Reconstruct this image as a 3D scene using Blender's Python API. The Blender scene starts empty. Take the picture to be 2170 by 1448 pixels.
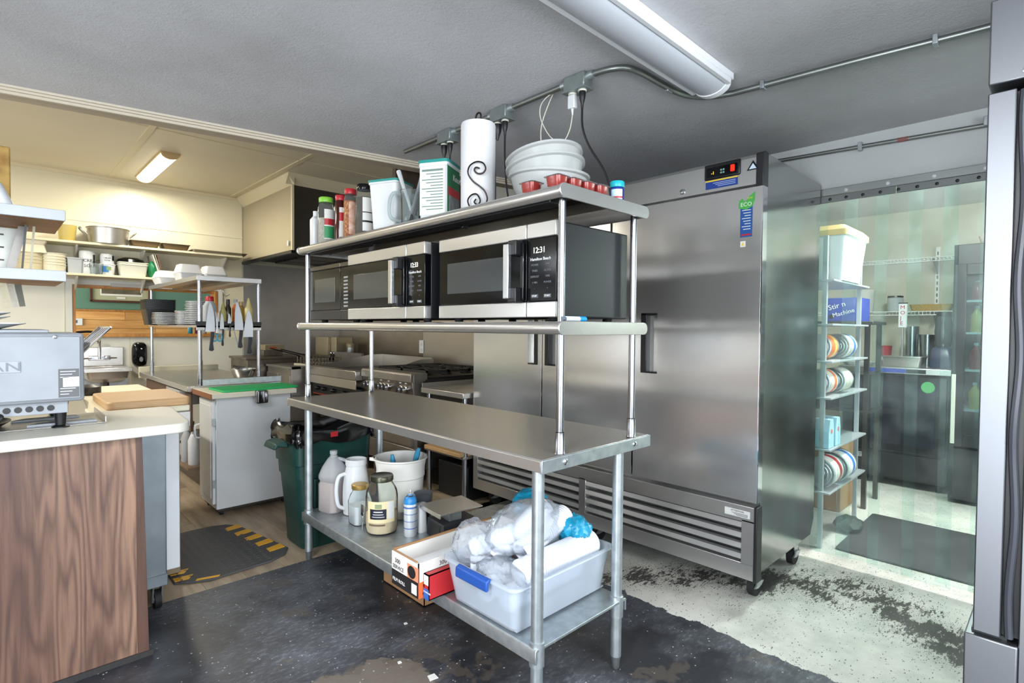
import bpy, bmesh, math, random
from mathutils import Vector, Matrix, Euler
random.seed(11)
SC = bpy.context.scene
COL = SC.collection
pi = math.pi

# ---------------------------------------------------------------- camera, world, big lights, exposure
YAW, PITCH, ROLL, CAM_H = 0.769114, 0.024981, 0.007835, 1.30
_F = Vector((math.sin(YAW), math.cos(YAW), 0)); _R = Vector((math.cos(YAW), -math.sin(YAW), 0)); _U = Vector((0, 0, 1))
F2 = _F * math.cos(PITCH) - _U * math.sin(PITCH); U2 = _U * math.cos(PITCH) + _F * math.sin(PITCH)
R3 = _R * math.cos(ROLL) + U2 * math.sin(ROLL); U3 = U2 * math.cos(ROLL) - _R * math.sin(ROLL)
cam = bpy.data.objects.new('camera', bpy.data.cameras.new('camera'))
cam.data.sensor_width = 36.0; cam.data.lens = 1148.0 / 2170.0 * 36.0; cam.data.clip_start = 0.02
cam.matrix_world = Matrix(((R3.x, U3.x, -F2.x, 0), (R3.y, U3.y, -F2.y, 0), (R3.z, U3.z, -F2.z, CAM_H), (0, 0, 0, 1)))
COL.objects.link(cam); SC.camera = cam

SC.view_settings.view_transform = 'Standard'; SC.view_settings.look = 'None'
SC.view_settings.exposure = -0.02; SC.view_settings.gamma = 1.0; SC.view_settings.use_curve_mapping = False
SC.cycles.use_denoising = True
SC.cycles.use_adaptive_sampling = True; SC.cycles.adaptive_threshold = 0.03
SC.cycles.max_bounces = 8; SC.cycles.diffuse_bounces = 4; SC.cycles.glossy_bounces = 4
SC.cycles.transmission_bounces = 8; SC.cycles.transparent_max_bounces = 24
SC.cycles.sample_clamp_indirect = 8.0; SC.cycles.caustics_reflective = False; SC.cycles.caustics_refractive = False

world = bpy.data.worlds.new('daylight'); SC.world = world; world.use_nodes = True
world.node_tree.nodes['Background'].inputs[0].default_value = (0.80, 0.90, 1.0, 1); world.node_tree.nodes['Background'].inputs[1].default_value = 1.6

def area(name, loc, target, sx, sy, energy, col=(1, 1, 1)):
    l = bpy.data.lights.new(name, 'AREA'); l.shape = 'RECTANGLE'; l.size = sx; l.size_y = sy; l.energy = energy; l.color = col
    o = bpy.data.objects.new(name, l); o.location = loc
    o.rotation_euler = (Vector(target) - Vector(loc)).to_track_quat('-Z', 'Z').to_euler(); COL.objects.link(o); return o
# daylight entering through the two windows of the front room (behind the camera)
area('daylight_left_window', (-2.62, -0.2, 1.5), (0, -0.2, 2.6), 3.2, 1.4, 190, (0.90, 0.96, 1.0))
area('daylight_rear_window', (0.3, -2.42, 1.45), (0.3, 0, 2.7), 3.4, 1.6, 150, (0.91, 0.96, 1.0))
area('kitchen_fill_daylight', (-2.62, 4.3, 1.6), (0, 4.3, 1.7), 1.8, 1.3, 48, (0.95, 0.97, 1.0))  # added light through a made-up side window, brightens the kitchen
# area lights in the dining and store rooms, where no window is modelled
area('dining_area_light', (-1.2, 8.0, 1.5), (3, 8.1, 1.4), 2.0, 1.4, 90, (1.0, 0.97, 0.92))
area('store_area_light', (4.7, -1.18, 1.6), (4.8, 1.0, 1.0), 1.8, 1.2, 110, (0.93, 0.98, 1.0))

# ---------------------------------------------------------------- helpers
ORD = ('topmost', 'second from top', 'third from top', 'fourth from top', 'fifth from top', 'sixth from top', 'seventh from top', 'eighth from top', 'ninth from top', 'tenth from top', 'eleventh from top', 'twelfth from top', 'thirteenth from top')
def lin(c):
    if isinstance(c, str):
        c = c.lstrip('#'); c = [int(c[i:i + 2], 16) / 255 for i in (0, 2, 4)]
    return tuple((x / 12.92 if x <= 0.04045 else ((x + 0.055) / 1.055) ** 2.4) for x in c[:3]) + (1.0,)

MATS = {}
def nodes(m): return m.node_tree.nodes, m.node_tree.links
def mat(name, col, rough=0.5, metal=0.0, var=None, bump=None, spec=None, trans=0, alpha=1, emit=None, es=1, coat=0, aniso=0, col2=None, ior=None, stretch=None, sss=0):
    """principled material; var=(scale, amount) colour mottling toward col2, bump=(scale, strength)"""
    if name in MATS: return MATS[name]
    m = bpy.data.materials.new(name); m.use_nodes = True; N, L = nodes(m); b = N['Principled BSDF']
    b.inputs['Base Color'].default_value = lin(col); b.inputs['Roughness'].default_value = rough; b.inputs['Metallic'].default_value = metal
    if spec is not None: b.inputs['Specular IOR Level'].default_value = spec
    if trans: b.inputs['Transmission Weight'].default_value = trans
    if ior: b.inputs['IOR'].default_value = ior
    if alpha < 1: b.inputs['Alpha'].default_value = alpha
    if coat: b.inputs['Coat Weight'].default_value = coat; b.inputs['Coat Roughness'].default_value = 0.08
    if aniso:
        b.inputs['Anisotropic'].default_value = aniso
        t = N.new('ShaderNodeTangent'); t.direction_type = 'RADIAL'; t.axis = 'Z'; L.new(t.outputs[0], b.inputs['Tangent'])
    if emit: b.inputs['Emission Color'].default_value = lin(emit); b.inputs['Emission Strength'].default_value = es
    if var or bump:
        tc = N.new('ShaderNodeTexCoord'); src = tc.outputs['Object']
        if stretch:
            mp = N.new('ShaderNodeMapping'); mp.inputs['Scale'].default_value = stretch; L.new(src, mp.inputs[0]); src = mp.outputs[0]
    if var:
        n = N.new('ShaderNodeTexNoise'); n.inputs['Scale'].default_value = var[0]; n.inputs['Detail'].default_value = 6; L.new(src, n.inputs['Vector'])
        r = N.new('ShaderNodeValToRGB'); r.color_ramp.elements[0].position = 0.38; r.color_ramp.elements[1].position = 0.68
        c = lin(col); c2 = lin(col2) if col2 else tuple(x * 0.6 for x in c[:3]) + (1,)
        r.color_ramp.elements[0].color = c
        r.color_ramp.elements[1].color = tuple(c[i] * (1 - var[1]) + c2[i] * var[1] for i in range(3)) + (1,)
        L.new(n.outputs[0], r.inputs[0]); L.new(r.outputs[0], b.inputs['Base Color'])
    if bump:
        n2 = N.new('ShaderNodeTexNoise'); n2.inputs['Scale'].default_value = bump[0]; n2.inputs['Detail'].default_value = 5; L.new(src, n2.inputs['Vector'])
        bp = N.new('ShaderNodeBump'); bp.inputs['Strength'].default_value = bump[1]; bp.inputs['Distance'].default_value = 0.01
        L.new(n2.outputs[0], bp.inputs['Height']); L.new(bp.outputs[0], b.inputs['Normal'])
    MATS[name] = m; return m

def film_mat(name, tint, haze=0.1, rough=0.12, hazecol='#e8eef0', gloss=0.12, smear=0.0):
    """thin clear plastic: see-through sheet with a faint haze and sheen"""
    m = bpy.data.materials.new(name); m.use_nodes = True; N, L = nodes(m); N.remove(N['Principled BSDF']); out = N['Material Output']
    t = N.new('ShaderNodeBsdfTransparent'); t.inputs[0].default_value = lin(tint)
    d = N.new('ShaderNodeBsdfTranslucent'); d.inputs[0].default_value = lin(hazecol)
    dd = N.new('ShaderNodeBsdfDiffuse'); dd.inputs[0].default_value = lin(hazecol)
    md = N.new('ShaderNodeMixShader'); md.inputs[0].default_value = 0.5; md.inputs[0].default_value = 0.68; L.new(d.outputs[0], md.inputs[1]); L.new(dd.outputs[0], md.inputs[2])
    g = N.new('ShaderNodeBsdfGlossy'); g.inputs[0].default_value = (1, 1, 1, 1); g.inputs['Roughness'].default_value = rough
    m1 = N.new('ShaderNodeMixShader'); m1.inputs[0].default_value = haze; L.new(t.outputs[0], m1.inputs[1]); L.new(md.outputs[0], m1.inputs[2])
    if smear:
        tc = N.new('ShaderNodeTexCoord'); n = N.new('ShaderNodeTexNoise'); n.inputs['Scale'].default_value = 3.5; n.inputs['Detail'].default_value = 7
        L.new(tc.outputs['Object'], n.inputs['Vector']); mr = N.new('ShaderNodeMapRange'); mr.inputs[1].default_value = 0.42; mr.inputs[2].default_value = 0.8
        mr.inputs[3].default_value = haze; mr.inputs[4].default_value = haze + smear; L.new(n.outputs[0], mr.inputs[0]); L.new(mr.outputs[0], m1.inputs[0])
    m2 = N.new('ShaderNodeMixShader'); lw = N.new('ShaderNodeLayerWeight'); lw.inputs[0].default_value = gloss
    L.new(lw.outputs['Fresnel'], m2.inputs[0]); L.new(m1.outputs[0], m2.inputs[1]); L.new(g.outputs[0], m2.inputs[2]); L.new(m2.outputs[0], out.inputs[0])
    MATS[name] = m; return m

class MB:
    """collects simple solids into one mesh"""
    def __init__(s): s.v = []; s.f = []
    def add(s, vs, fs):
        o = len(s.v); s.v += [tuple(v) for v in vs]; s.f += [tuple(i + o for i in f) for f in fs]; return s
    def box(s, x0, x1, y0, y1, z0, z1, rz=0, c=None):
        vs = [(x, y, z) for z in (z0, z1) for y in (y0, y1) for x in (x0, x1)]
        if rz:
            cx, cy = c or ((x0 + x1) / 2, (y0 + y1) / 2); k, q = math.cos(rz), math.sin(rz)
            vs = [(cx + (x - cx) * k - (y - cy) * q, cy + (x - cx) * q + (y - cy) * k, z) for x, y, z in vs]
        return s.add(vs, [(0, 2, 3, 1), (4, 5, 7, 6), (0, 1, 5, 4), (1, 3, 7, 5), (3, 2, 6, 7), (2, 0, 4, 6)])
    def taper(s, b, t, z0, z1):
        """frustum between rectangles b and t = (x0,x1,y0,y1)"""
        vs = [(b[0], b[2], z0), (b[1], b[2], z0), (b[0], b[3], z0), (b[1], b[3], z0), (t[0], t[2], z1), (t[1], t[2], z1), (t[0], t[3], z1), (t[1], t[3], z1)]
        return s.add(vs, [(0, 2, 3, 1), (4, 5, 7, 6), (0, 1, 5, 4), (1, 3, 7, 5), (3, 2, 6, 7), (2, 0, 4, 6)])
    def loft(s, rings, cap0=True, cap1=True, closed=True):
        n = len(rings[0]); vs = [p for r in rings for p in r]; fs = []
        for k in range(len(rings) - 1):
            for i in range(n if closed else n - 1):
                j = (i + 1) % n; fs.append((k * n + i, k * n + j, (k + 1) * n + j, (k + 1) * n + i))
        if cap0: fs.append(tuple(range(n - 1, -1, -1)))
        if cap1: fs.append(tuple((len(rings) - 1) * n + i for i in range(n)))
        return s.add(vs, fs)
    def cyl(s, a, b, r, r2=None, n=16, caps=True):
        a, b = Vector(a), Vector(b); r2 = r if r2 is None else r2; d = (b - a).normalized()
        u = d.orthogonal().normalized(); w = d.cross(u)
        ring = lambda p, q: [tuple(p + (u * math.cos(2 * pi * i / n) + w * math.sin(2 * pi * i / n)) * q) for i in range(n)]
        return s.loft([ring(a, r), ring(b, r2)], caps, caps)
    def lathe(s, prof, c=(0, 0, 0), n=28, sx=1, sy=1):
        rings = [[(c[0] + max(r, 1e-4) * math.cos(2 * pi * i / n) * sx, c[1] + max(r, 1e-4) * math.sin(2 * pi * i / n) * sy, c[2] + z) for i in range(n)] for r, z in prof]
        return s.loft(rings, True, True)
    def rring(s, hx, hy, r, z, c=(0, 0), n=5):
        """rounded-rectangle ring"""
        pts = []; r = min(r, hx, hy)
        for qx, qy, a0 in ((1, 1, 0), (-1, 1, pi / 2), (-1, -1, pi), (1, -1, 1.5 * pi)):
            for k in range(n):
                a = a0 + pi / 2 * k / (n - 1); pts.append((c[0] + qx * (hx - r) + r * math.cos(a), c[1] + qy * (hy - r) + r * math.sin(a), z))
        return pts
    def rloft(s, prof, c=(0, 0), n=5, cap0=True, cap1=True):
        """prof = (hx, hy, r, z) rings"""
        return s.loft([s.rring(a, b, r, z, c, n) for a, b, r, z in prof], cap0, cap1)
    def tube(s, pts, r, n=8, caps=True):
        P = [Vector(p) for p in pts]; rings = []; u = None
        for i, p in enumerate(P):
            d = (P[min(i + 1, len(P) - 1)] - P[max(i - 1, 0)]).normalized()
            if u is None: u = d.orthogonal().normalized()
            u = (u - d * u.dot(d)); u = u.normalized() if u.length > 1e-6 else d.orthogonal().normalized(); w = d.cross(u)
            rr = r[i] if isinstance(r, (list, tuple)) else r
            rings.append([tuple(p + (u * math.cos(2 * pi * k / n) + w * math.sin(2 * pi * k / n)) * rr) for k in range(n)])
        return s.loft(rings, caps, caps)
    def prism(s, pts, lo, hi, ax='z'):
        """extrude a 2D polygon along an axis; for ax x: pts=(y,z), y: (x,z), z: (x,y)"""
        f = {'x': lambda p, h: (h, p[0], p[1]), 'y': lambda p, h: (p[0], h, p[1]), 'z': lambda p, h: (p[0], p[1], h)}[ax]
        return s.loft([[f(p, lo) for p in pts], [f(p, hi) for p in pts]])
    def xf(s, M, start=0):
        s.v[start:] = [tuple(M @ Vector(v)) for v in s.v[start:]]; return s
    def mesh(s, name, off=(0, 0, 0), angle=40):
        me = bpy.data.meshes.new(name); me.from_pydata([(x - off[0], y - off[1], z - off[2]) for x, y, z in s.v], [], s.f)
        bm = bmesh.new(); bm.from_mesh(me); bmesh.ops.recalc_face_normals(bm, faces=bm.faces); bm.to_mesh(me); bm.free()
        if angle:
            me.polygons.foreach_set('use_smooth', [True] * len(me.polygons)); me.set_sharp_from_angle(angle=math.radians(angle))
        return me

def bez(pts, n=8):
    """smooth curve through points (Catmull-Rom)"""
    P = [Vector(p) for p in pts]; out = []
    for i in range(len(P) - 1):
        a, b, c, d = P[max(i - 1, 0)], P[i], P[i + 1], P[min(i + 2, len(P) - 1)]
        for k in range(n):
            t = k / n; out.append(0.5 * ((2 * b) + (c - a) * t + (2 * a - 5 * b + 4 * c - d) * t * t + (3 * b - a - 3 * c + d) * t ** 3))
    out.append(P[-1]); return out

def tag(o, label=None, cat=None, group=None, kind=None):
    if label: o['label'] = label
    if cat: o['category'] = cat
    if group: o['group'] = group
    if kind: o['kind'] = kind
    return o

def put(name, mb, m, parent=None, off=(0, 0, 0), bev=0, angle=40, seg=2):
    me = mb.mesh(name, off, angle) if isinstance(mb, MB) else mb
    if not me.materials: me.materials.append(m)
    o = bpy.data.objects.new(name, me); COL.objects.link(o)
    if parent is not None: o.parent = parent
    if bev:
        b = o.modifiers.new('bevel', 'BEVEL'); b.width = bev; b.segments = seg; b.limit_method = 'ANGLE'; b.angle_limit = math.radians(40); b.harden_normals = False
    return o

class T:
    """a thing: an Empty at its base that parents its parts. Geometry is given in world coordinates unless local=True"""
    def __init__(s, name, label, cat, loc=(0, 0, 0), rz=0, group=None, local=False):
        s.o = bpy.data.objects.new(name, None); s.o.empty_display_size = 0.05; COL.objects.link(s.o); s.loc = loc
        s.o.location = loc; s.o.rotation_euler = (0, 0, rz); tag(s.o, label, cat, group); s.off = (0, 0, 0) if local else loc
    def part(s, name, mb, m, bev=0, parent=None, angle=40, label=None):
        o = put(name, mb, m, parent or s.o, s.off, bev, angle)
        if label: o['label'] = label
        return o
    def text(s, name, txt, pos, size, m, frame='-X', parent=None, align='LEFT', ext=0.0004, sx=1.0):
        return text(name, txt, pos, size, m, frame, parent or s.o, s.off, align, ext, sx)

def solo(name, label, cat, mb, m, loc=None, bev=0, group=None, angle=40, local=False, rz=0):
    """a thing that is one mesh"""
    vs = mb.v
    if loc is None: loc = (sum(v[0] for v in vs) / len(vs), sum(v[1] for v in vs) / len(vs), min(v[2] for v in vs))
    o = put(name, mb, m, None, (0, 0, 0) if local else loc, bev, angle); o.location = loc; o.rotation_euler = (0, 0, rz)
    return tag(o, label, cat, group)

def struct(name, mb, m, parent=None, bev=0, label=None, angle=40):
    o = put(name, mb, m, parent, (0, 0, 0), bev, angle)
    if parent is None: tag(o, label, name.split('_')[0], None, 'structure')
    return o

FRAMES = {'-X': ((0, -1, 0), (0, 0, 1), (-1, 0, 0)), '-Y': ((1, 0, 0), (0, 0, 1), (0, -1, 0)), '+Z': ((1, 0, 0), (0, 1, 0), (0, 0, 1))}
def text(name, txt, pos, size, m, frame, parent, off=(0, 0, 0), align='LEFT', ext=0.0004, sx=1.0):
    cu = bpy.data.curves.new(name, 'FONT'); cu.body = txt; cu.size = size; cu.extrude = ext; cu.align_x = align; cu.resolution_u = 2
    tmp = bpy.data.objects.new('tmp', cu); me = bpy.data.meshes.new_from_object(tmp); bpy.data.objects.remove(tmp); bpy.data.curves.remove(cu)
    me.name = name; X, Y, Z = [Vector(a) for a in (FRAMES[frame] if isinstance(frame, str) else frame)]
    for v in me.vertices:
        p = Vector(pos) - Vector(off) + X * v.co.x * sx + Y * v.co.y + Z * v.co.z; v.co = p
    me.materials.clear(); me.materials.append(m); me.update()
    return put(name, me, m, parent)

def dup(t, loc, rz=None, label=None, group=None):
    """copy a thing with its parts and sub-parts"""
    src = t.o if isinstance(t, T) else t
    r = src.copy(); COL.objects.link(r); r.location = loc
    if rz is not None: r.rotation_euler = (0, 0, rz)
    if label: r['label'] = label
    if group: r['group'] = group
    for ch in list(src.children):
        c = ch.copy(); COL.objects.link(c); c.parent = r
        for g in list(ch.children):
            d = g.copy(); COL.objects.link(d); d.parent = c
    return r

# ---------------------------------------------------------------- common materials
STEEL = mat('brushed_steel', '#c9c8c6', 0.28, 0.82, var=(2.2, 0.25), col2='#a3a19d', aniso=0.5)
STEEL2 = mat('table_steel', '#c4c1bc', 0.27, 0.8, var=(3, 0.3), col2='#a09b94', bump=(40, 0.012))
TUBE = mat('polished_tube', '#a4a5aa', 0.2, 1)
GALV = mat('galvanised_steel', '#aab2b6', 0.42, 0.85, var=(28, 0.45), col2='#d5dadc')
CONDUIT = mat('conduit_steel', '#8d918e', 0.4, 0.9, var=(9, 0.3))
BOXMET = mat('zinc_box', '#97a09f', 0.45, 0.8, var=(20, 0.4), col2='#6f7a78')
CHROME = mat('chrome', '#dcdce2', 0.08, 1)
GREASE = mat('aged_steel', '#8e867a', 0.36, 1, var=(5, 0.6), col2='#5d5347')
DKSTEEL = mat('dark_steel', '#6b6865', 0.33, 1, var=(2, 0.4), col2='#4a4744')
BLACK = mat('black_plastic', '#101114', 0.38)
BLACKG = mat('black_gloss', '#07080a', 0.12, spec=0.35)
BLACKM = mat('black_matte_metal', '#191a1d', 0.42, 0.0, spec=0.5)
IRON = mat('cast_iron', '#1c1b1a', 0.6, bump=(60, 0.25))
RUBBER = mat('rubber', '#141416', 0.7)
WHITE = mat('white_plastic', '#d6d9dc', 0.35)
MILK = mat('milky_plastic', '#ccd2d6', 0.3, trans=0.35, ior=1.2, spec=0.4)
WPAINT = mat('white_paint', '#dde1e5', 0.45, var=(5, 0.12), col2='#bdbcb4')
CREAM = mat('cream_panel', '#dfd8bd', 0.42, var=(1.3, 0.2), col2='#d0c6a6')
PORC = mat('white_ceramic', '#d6d8d9', 0.15, coat=0.4)
CARD = mat('cardboard', '#a97f57', 0.8, var=(8, 0.25))
PAPER = mat('white_paper', '#dcdbd6', 0.7)
WOODL = mat('light_board_wood', '#cda77a', 0.45, var=(7, 0.5), col2='#b48a58', stretch=(1, 14, 14))
CLEAR = film_mat('clear_plastic', '#f4f8f8', 0.10, 0.08)
GLASSJ = film_mat('jar_glass', '#f7faf8', 0.03, 0.04, gloss=0.1)
FILM = film_mat('bag_film', '#f8fbff', 0.26, 0.1, hazecol='#f4f8ff', gloss=0.16)
RED = mat('red_plastic', '#b3202a', 0.35)
BLUE = mat('blue_plastic', '#2450a4', 0.35)
INK = mat('ink_black', '#15161a', 0.6)
INKW = mat('ink_white', '#e4e4e4', 0.6)
INKB = mat('ink_blue', '#1c3c8c', 0.5)
YEL = mat('ink_yellow', '#e5c53a', 0.5)
LED = mat('display_led', '#ffffff', 0.4, emit='#fdfbe0', es=0.9)
BUTTON = mat('button_print', '#6c7076', 0.6)
# ---------------------------------------------------------------- floor materials
def ramp(N, L, src, a, b, ca=(0, 0, 0, 1), cb=(1, 1, 1, 1)):
    r = N.new('ShaderNodeValToRGB'); r.color_ramp.elements[0].position = a; r.color_ramp.elements[1].position = b
    r.color_ramp.elements[0].color = ca; r.color_ramp.elements[1].color = cb; L.new(src, r.inputs[0]); return r.outputs[0]
def noise(N, L, vec, scale, detail=6, rough=0.6, stretch=None, rz=0):
    if stretch:
        mp = N.new('ShaderNodeMapping'); mp.inputs['Scale'].default_value = stretch; mp.inputs['Rotation'].default_value = (0, 0, rz); L.new(vec, mp.inputs[0]); vec = mp.outputs[0]
    n = N.new('ShaderNodeTexNoise'); n.inputs['Scale'].default_value = scale; n.inputs['Detail'].default_value = detail; n.inputs['Roughness'].default_value = rough
    L.new(vec, n.inputs['Vector']); return n.outputs[0]
def math_(N, L, op, a, b):
    m = N.new('ShaderNodeMath'); m.operation = op
    for i, x in enumerate((a, b)):
        if isinstance(x, (int, float)): m.inputs[i].default_value = x
        elif x is not None: L.new(x, m.inputs[i])
    return m.outputs[0]
def mixc(N, L, f, a, b):
    m = N.new('ShaderNodeMix'); m.data_type = 'RGBA'
    if isinstance(f, (int, float)): m.inputs[0].default_value = f
    else: L.new(f, m.inputs[0])
    for i, x in ((6, a), (7, b)):
        if isinstance(x, tuple): m.inputs[i].default_value = x
        else: L.new(x, m.inputs[i])
    return m.outputs[2]

def floor_material():
    m = bpy.data.materials.new('vinyl_and_worn_paint'); m.use_nodes = True; N, L = nodes(m); b = N['Principled BSDF']
    tc = N.new('ShaderNodeTexCoord'); V = tc.outputs['Object']; sp = N.new('ShaderNodeSeparateXYZ'); L.new(V, sp.inputs[0])
    # torn edge of the dark covering
    e = noise(N, L, V, 5, 8, 0.65); x = math_(N, L, 'ADD', sp.outputs[0], math_(N, L, 'MULTIPLY', math_(N, L, 'SUBTRACT', e, 0.5), 0.17))
    white = math_(N, L, 'GREATER_THAN', x, 2.24)
    # dark covering: dust, scuffs, specks, bare brown patches
    big = ramp(N, L, noise(N, L, V, 1.5, 7, 0.62), 0.44, 0.68)
    fine = ramp(N, L, noise(N, L, V, 26, 8, 0.75, (1, 2.6, 1), 0.6), 0.50, 0.74)
    dark = mixc(N, L, math_(N, L, 'MULTIPLY', big, 0.75), lin('#2c2d32'), lin('#6a6d74'))
    dark = mixc(N, L, math_(N, L, 'MULTIPLY', math_(N, L, 'MULTIPLY', fine, big), 0.9), dark, lin('#a2a8b0'))
    pv = N.new('ShaderNodeMapping'); pv.inputs['Location'].default_value = (-0.93, -1.62, 0); L.new(V, pv.inputs[0])
    ln = N.new('ShaderNodeVectorMath'); ln.operation = 'LENGTH'; L.new(pv.outputs[0], ln.inputs[0])
    pd = math_(N, L, 'ADD', ln.outputs['Value'], math_(N, L, 'MULTIPLY', noise(N, L, V, 6, 6), 0.30))
    brown = ramp(N, L, pd, 0.40, 0.415, (1, 1, 1, 1), (0, 0, 0, 1))
    dark = mixc(N, L, math_(N, L, 'MULTIPLY', brown, 0.75), dark, lin('#7d7368'))
    b2 = ramp(N, L, noise(N, L, V, 2.6, 5), 0.60, 0.615)
    dark = mixc(N, L, math_(N, L, 'MULTIPLY', b2, 0.45), dark, lin('#5e554c'))
    vo = N.new('ShaderNodeTexVoronoi'); vo.inputs['Scale'].default_value = 38; L.new(V, vo.inputs['Vector'])
    speck = math_(N, L, 'MULTIPLY', math_(N, L, 'LESS_THAN', vo.outputs['Distance'], 0.12), ramp(N, L, noise(N, L, V, 7, 2), 0.42, 0.55))
    dark = mixc(N, L, math_(N, L, 'MULTIPLY', speck, 0.85), dark, lin('#b9bdc2'))
    # worn off-white paint: greys, black flecks, heavy wear near the curtain and the freezer
    wb = mixc(N, L, ramp(N, L, noise(N, L, V, 2.4, 8, 0.65), 0.42, 0.68), lin('#dcdbd2'), lin('#b0b1a9'))
    dens = noise(N, L, V, 2.3, 7, 0.7); dn = ramp(N, L, dens, 0.42, 0.70)
    dy = math_(N, L, 'SUBTRACT', sp.outputs[1], 0.72)
    band = math_(N, L, 'SUBTRACT', 3.04, math_(N, L, 'MULTIPLY', math_(N, L, 'MULTIPLY', dy, dy), 0.9))   # scuffed arc in front of the doorway
    off = math_(N, L, 'ABSOLUTE', math_(N, L, 'ADD', math_(N, L, 'SUBTRACT', sp.outputs[0], band), math_(N, L, 'MULTIPLY', math_(N, L, 'SUBTRACT', dens, 0.5), 0.5)), None)
    near = ramp(N, L, off, 0.04, 0.34, (1, 1, 1, 1), (0, 0, 0, 1))
    cl = ramp(N, L, noise(N, L, V, 6, 5, 0.6), 0.30, 0.58)
    prob = math_(N, L, 'ADD', math_(N, L, 'ADD', 0.05, math_(N, L, 'MULTIPLY', dn, 0.16)), math_(N, L, 'MULTIPLY', math_(N, L, 'MULTIPLY', near, cl), 0.75))
    def flecks(scale, sy, rz, rad):
        mp = N.new('ShaderNodeMapping'); mp.inputs['Scale'].default_value = (1, sy, 1); mp.inputs['Rotation'].default_value = (0, 0, rz)
        wob = N.new('ShaderNodeTexNoise'); wob.inputs['Scale'].default_value = scale * .8; L.new(V, wob.inputs['Vector'])
        av = N.new('ShaderNodeVectorMath'); av.operation = 'MULTIPLY_ADD'; L.new(wob.outputs['Color'], av.inputs[0]); av.inputs[1].default_value = (.9 / scale,) * 3; L.new(V, av.inputs[2])
        L.new(av.outputs[0], mp.inputs[0]); v = N.new('ShaderNodeTexVoronoi'); v.inputs['Scale'].default_value = scale; L.new(mp.outputs[0], v.inputs['Vector'])
        sc = N.new('ShaderNodeSeparateColor'); L.new(v.outputs['Color'], sc.inputs[0])
        return math_(N, L, 'MULTIPLY', math_(N, L, 'LESS_THAN', sc.outputs[0], prob), math_(N, L, 'LESS_THAN', v.outputs['Distance'], math_(N, L, 'MULTIPLY', sc.outputs[1], rad)))
    sm = noise(N, L, V, 15, 11, 0.82, (1, 3.5, 1), 0.75)
    smear = math_(N, L, 'GREATER_THAN', sm, math_(N, L, 'SUBTRACT', 0.655, math_(N, L, 'ADD', math_(N, L, 'MULTIPLY', math_(N, L, 'MULTIPLY', near, cl), 0.23), math_(N, L, 'MULTIPLY', dn, 0.075))))
    fleck = math_(N, L, 'MAXIMUM', math_(N, L, 'MAXIMUM', smear, flecks(60, 3.4, .5, .42)), flecks(110, 1.8, 1.1, .5))
    wb = mixc(N, L, math_(N, L, 'MULTIPLY', near, 0.45), wb, lin('#94928a'))
    scr = ramp(N, L, noise(N, L, V, 9, 9, 0.8, (1, 5, 1), 1.0), 0.60, 0.70)
    wb = mixc(N, L, math_(N, L, 'MULTIPLY', scr, 0.55), wb, lin('#6f6c64'))
    wb = mixc(N, L, math_(N, L, 'MULTIPLY', fleck, 0.9), wb, lin('#2a2827'))
    L.new(mixc(N, L, white, dark, wb), b.inputs['Base Color'])
    r1 = math_(N, L, 'ADD', 0.30, math_(N, L, 'MULTIPLY', big, 0.28)); L.new(r1, b.inputs['Roughness'])
    bp = N.new('ShaderNodeBump'); bp.inputs['Strength'].default_value = 0.15; bp.inputs['Distance'].default_value = 0.004
    L.new(fine, bp.inputs['Height']); L.new(bp.outputs[0], b.inputs['Normal']); return m
FLOORM = floor_material()

def plank_mat(name, c1, c2, axis_stretch, sc=3.0, rough=0.42):
    m = bpy.data.materials.new(name); m.use_nodes = True; N, L = nodes(m); b = N['Principled BSDF']; b.inputs['Roughness'].default_value = rough
    tc = N.new('ShaderNodeTexCoord'); oi = N.new('ShaderNodeObjectInfo'); V = tc.outputs['Object']
    ad = N.new('ShaderNodeVectorMath'); ad.operation = 'ADD'; L.new(V, ad.inputs[0])
    cm = N.new('ShaderNodeCombineXYZ'); k = math_(N, L, 'MULTIPLY', oi.outputs['Random'], 40); L.new(k, cm.inputs[0]); L.new(k, cm.inputs[1]); L.new(k, cm.inputs[2]); L.new(cm.outputs[0], ad.inputs[1])
    n = noise(N, L, ad.outputs[0], sc, 7, 0.62, axis_stretch); c = mixc(N, L, ramp(N, L, n, 0.35, 0.70), lin(c1), lin(c2))
    hv = N.new('ShaderNodeHueSaturation'); L.new(math_(N, L, 'ADD', 0.82, math_(N, L, 'MULTIPLY', oi.outputs['Random'], 0.34)), hv.inputs['Value']); L.new(c, hv.inputs['Color'])
    L.new(hv.outputs[0], b.inputs['Base Color']); return m
OAK = plank_mat('pale_oak_plank', '#b3a28b', '#8d7b66', (6, 0.8, 6))
PINE = plank_mat('knotty_pine', '#dfae6c', '#c08644', (0.9, 8, 8), 2.6)

def plaster(name, c1, c2, bs=0.25):
    m = bpy.data.materials.new(name); m.use_nodes = True; N, L = nodes(m); b = N['Principled BSDF']; b.inputs['Roughness'].default_value = 0.75
    tc = N.new('ShaderNodeTexCoord'); V = tc.outputs['Object']
    c = mixc(N, L, ramp(N, L, noise(N, L, V, 0.9, 6, 0.6), 0.36, 0.70), lin(c1), lin(c2)); L.new(c, b.inputs['Base Color'])
    n2 = noise(N, L, V, 70, 8, 0.75); bp = N.new('ShaderNodeBump'); bp.inputs['Strength'].default_value = bs; bp.inputs['Distance'].default_value = 0.012
    L.new(n2, bp.inputs['Height']); L.new(bp.outputs[0], b.inputs['Normal']); return m
CEIL = plaster('grey_ceiling_plaster', '#d6d6da', '#b9b8b9', 0.6)
WALLG = plaster('pale_grey_paint', '#c9cdcd', '#bcc0c0', 0.15)
WALLW = plaster('cool_white_paint', '#d6d8d6', '#c9ccca', 0.1)
STORE = plaster('store_cream_paint', '#d3d0c2', '#c6c2b1', 0.12)
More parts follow.
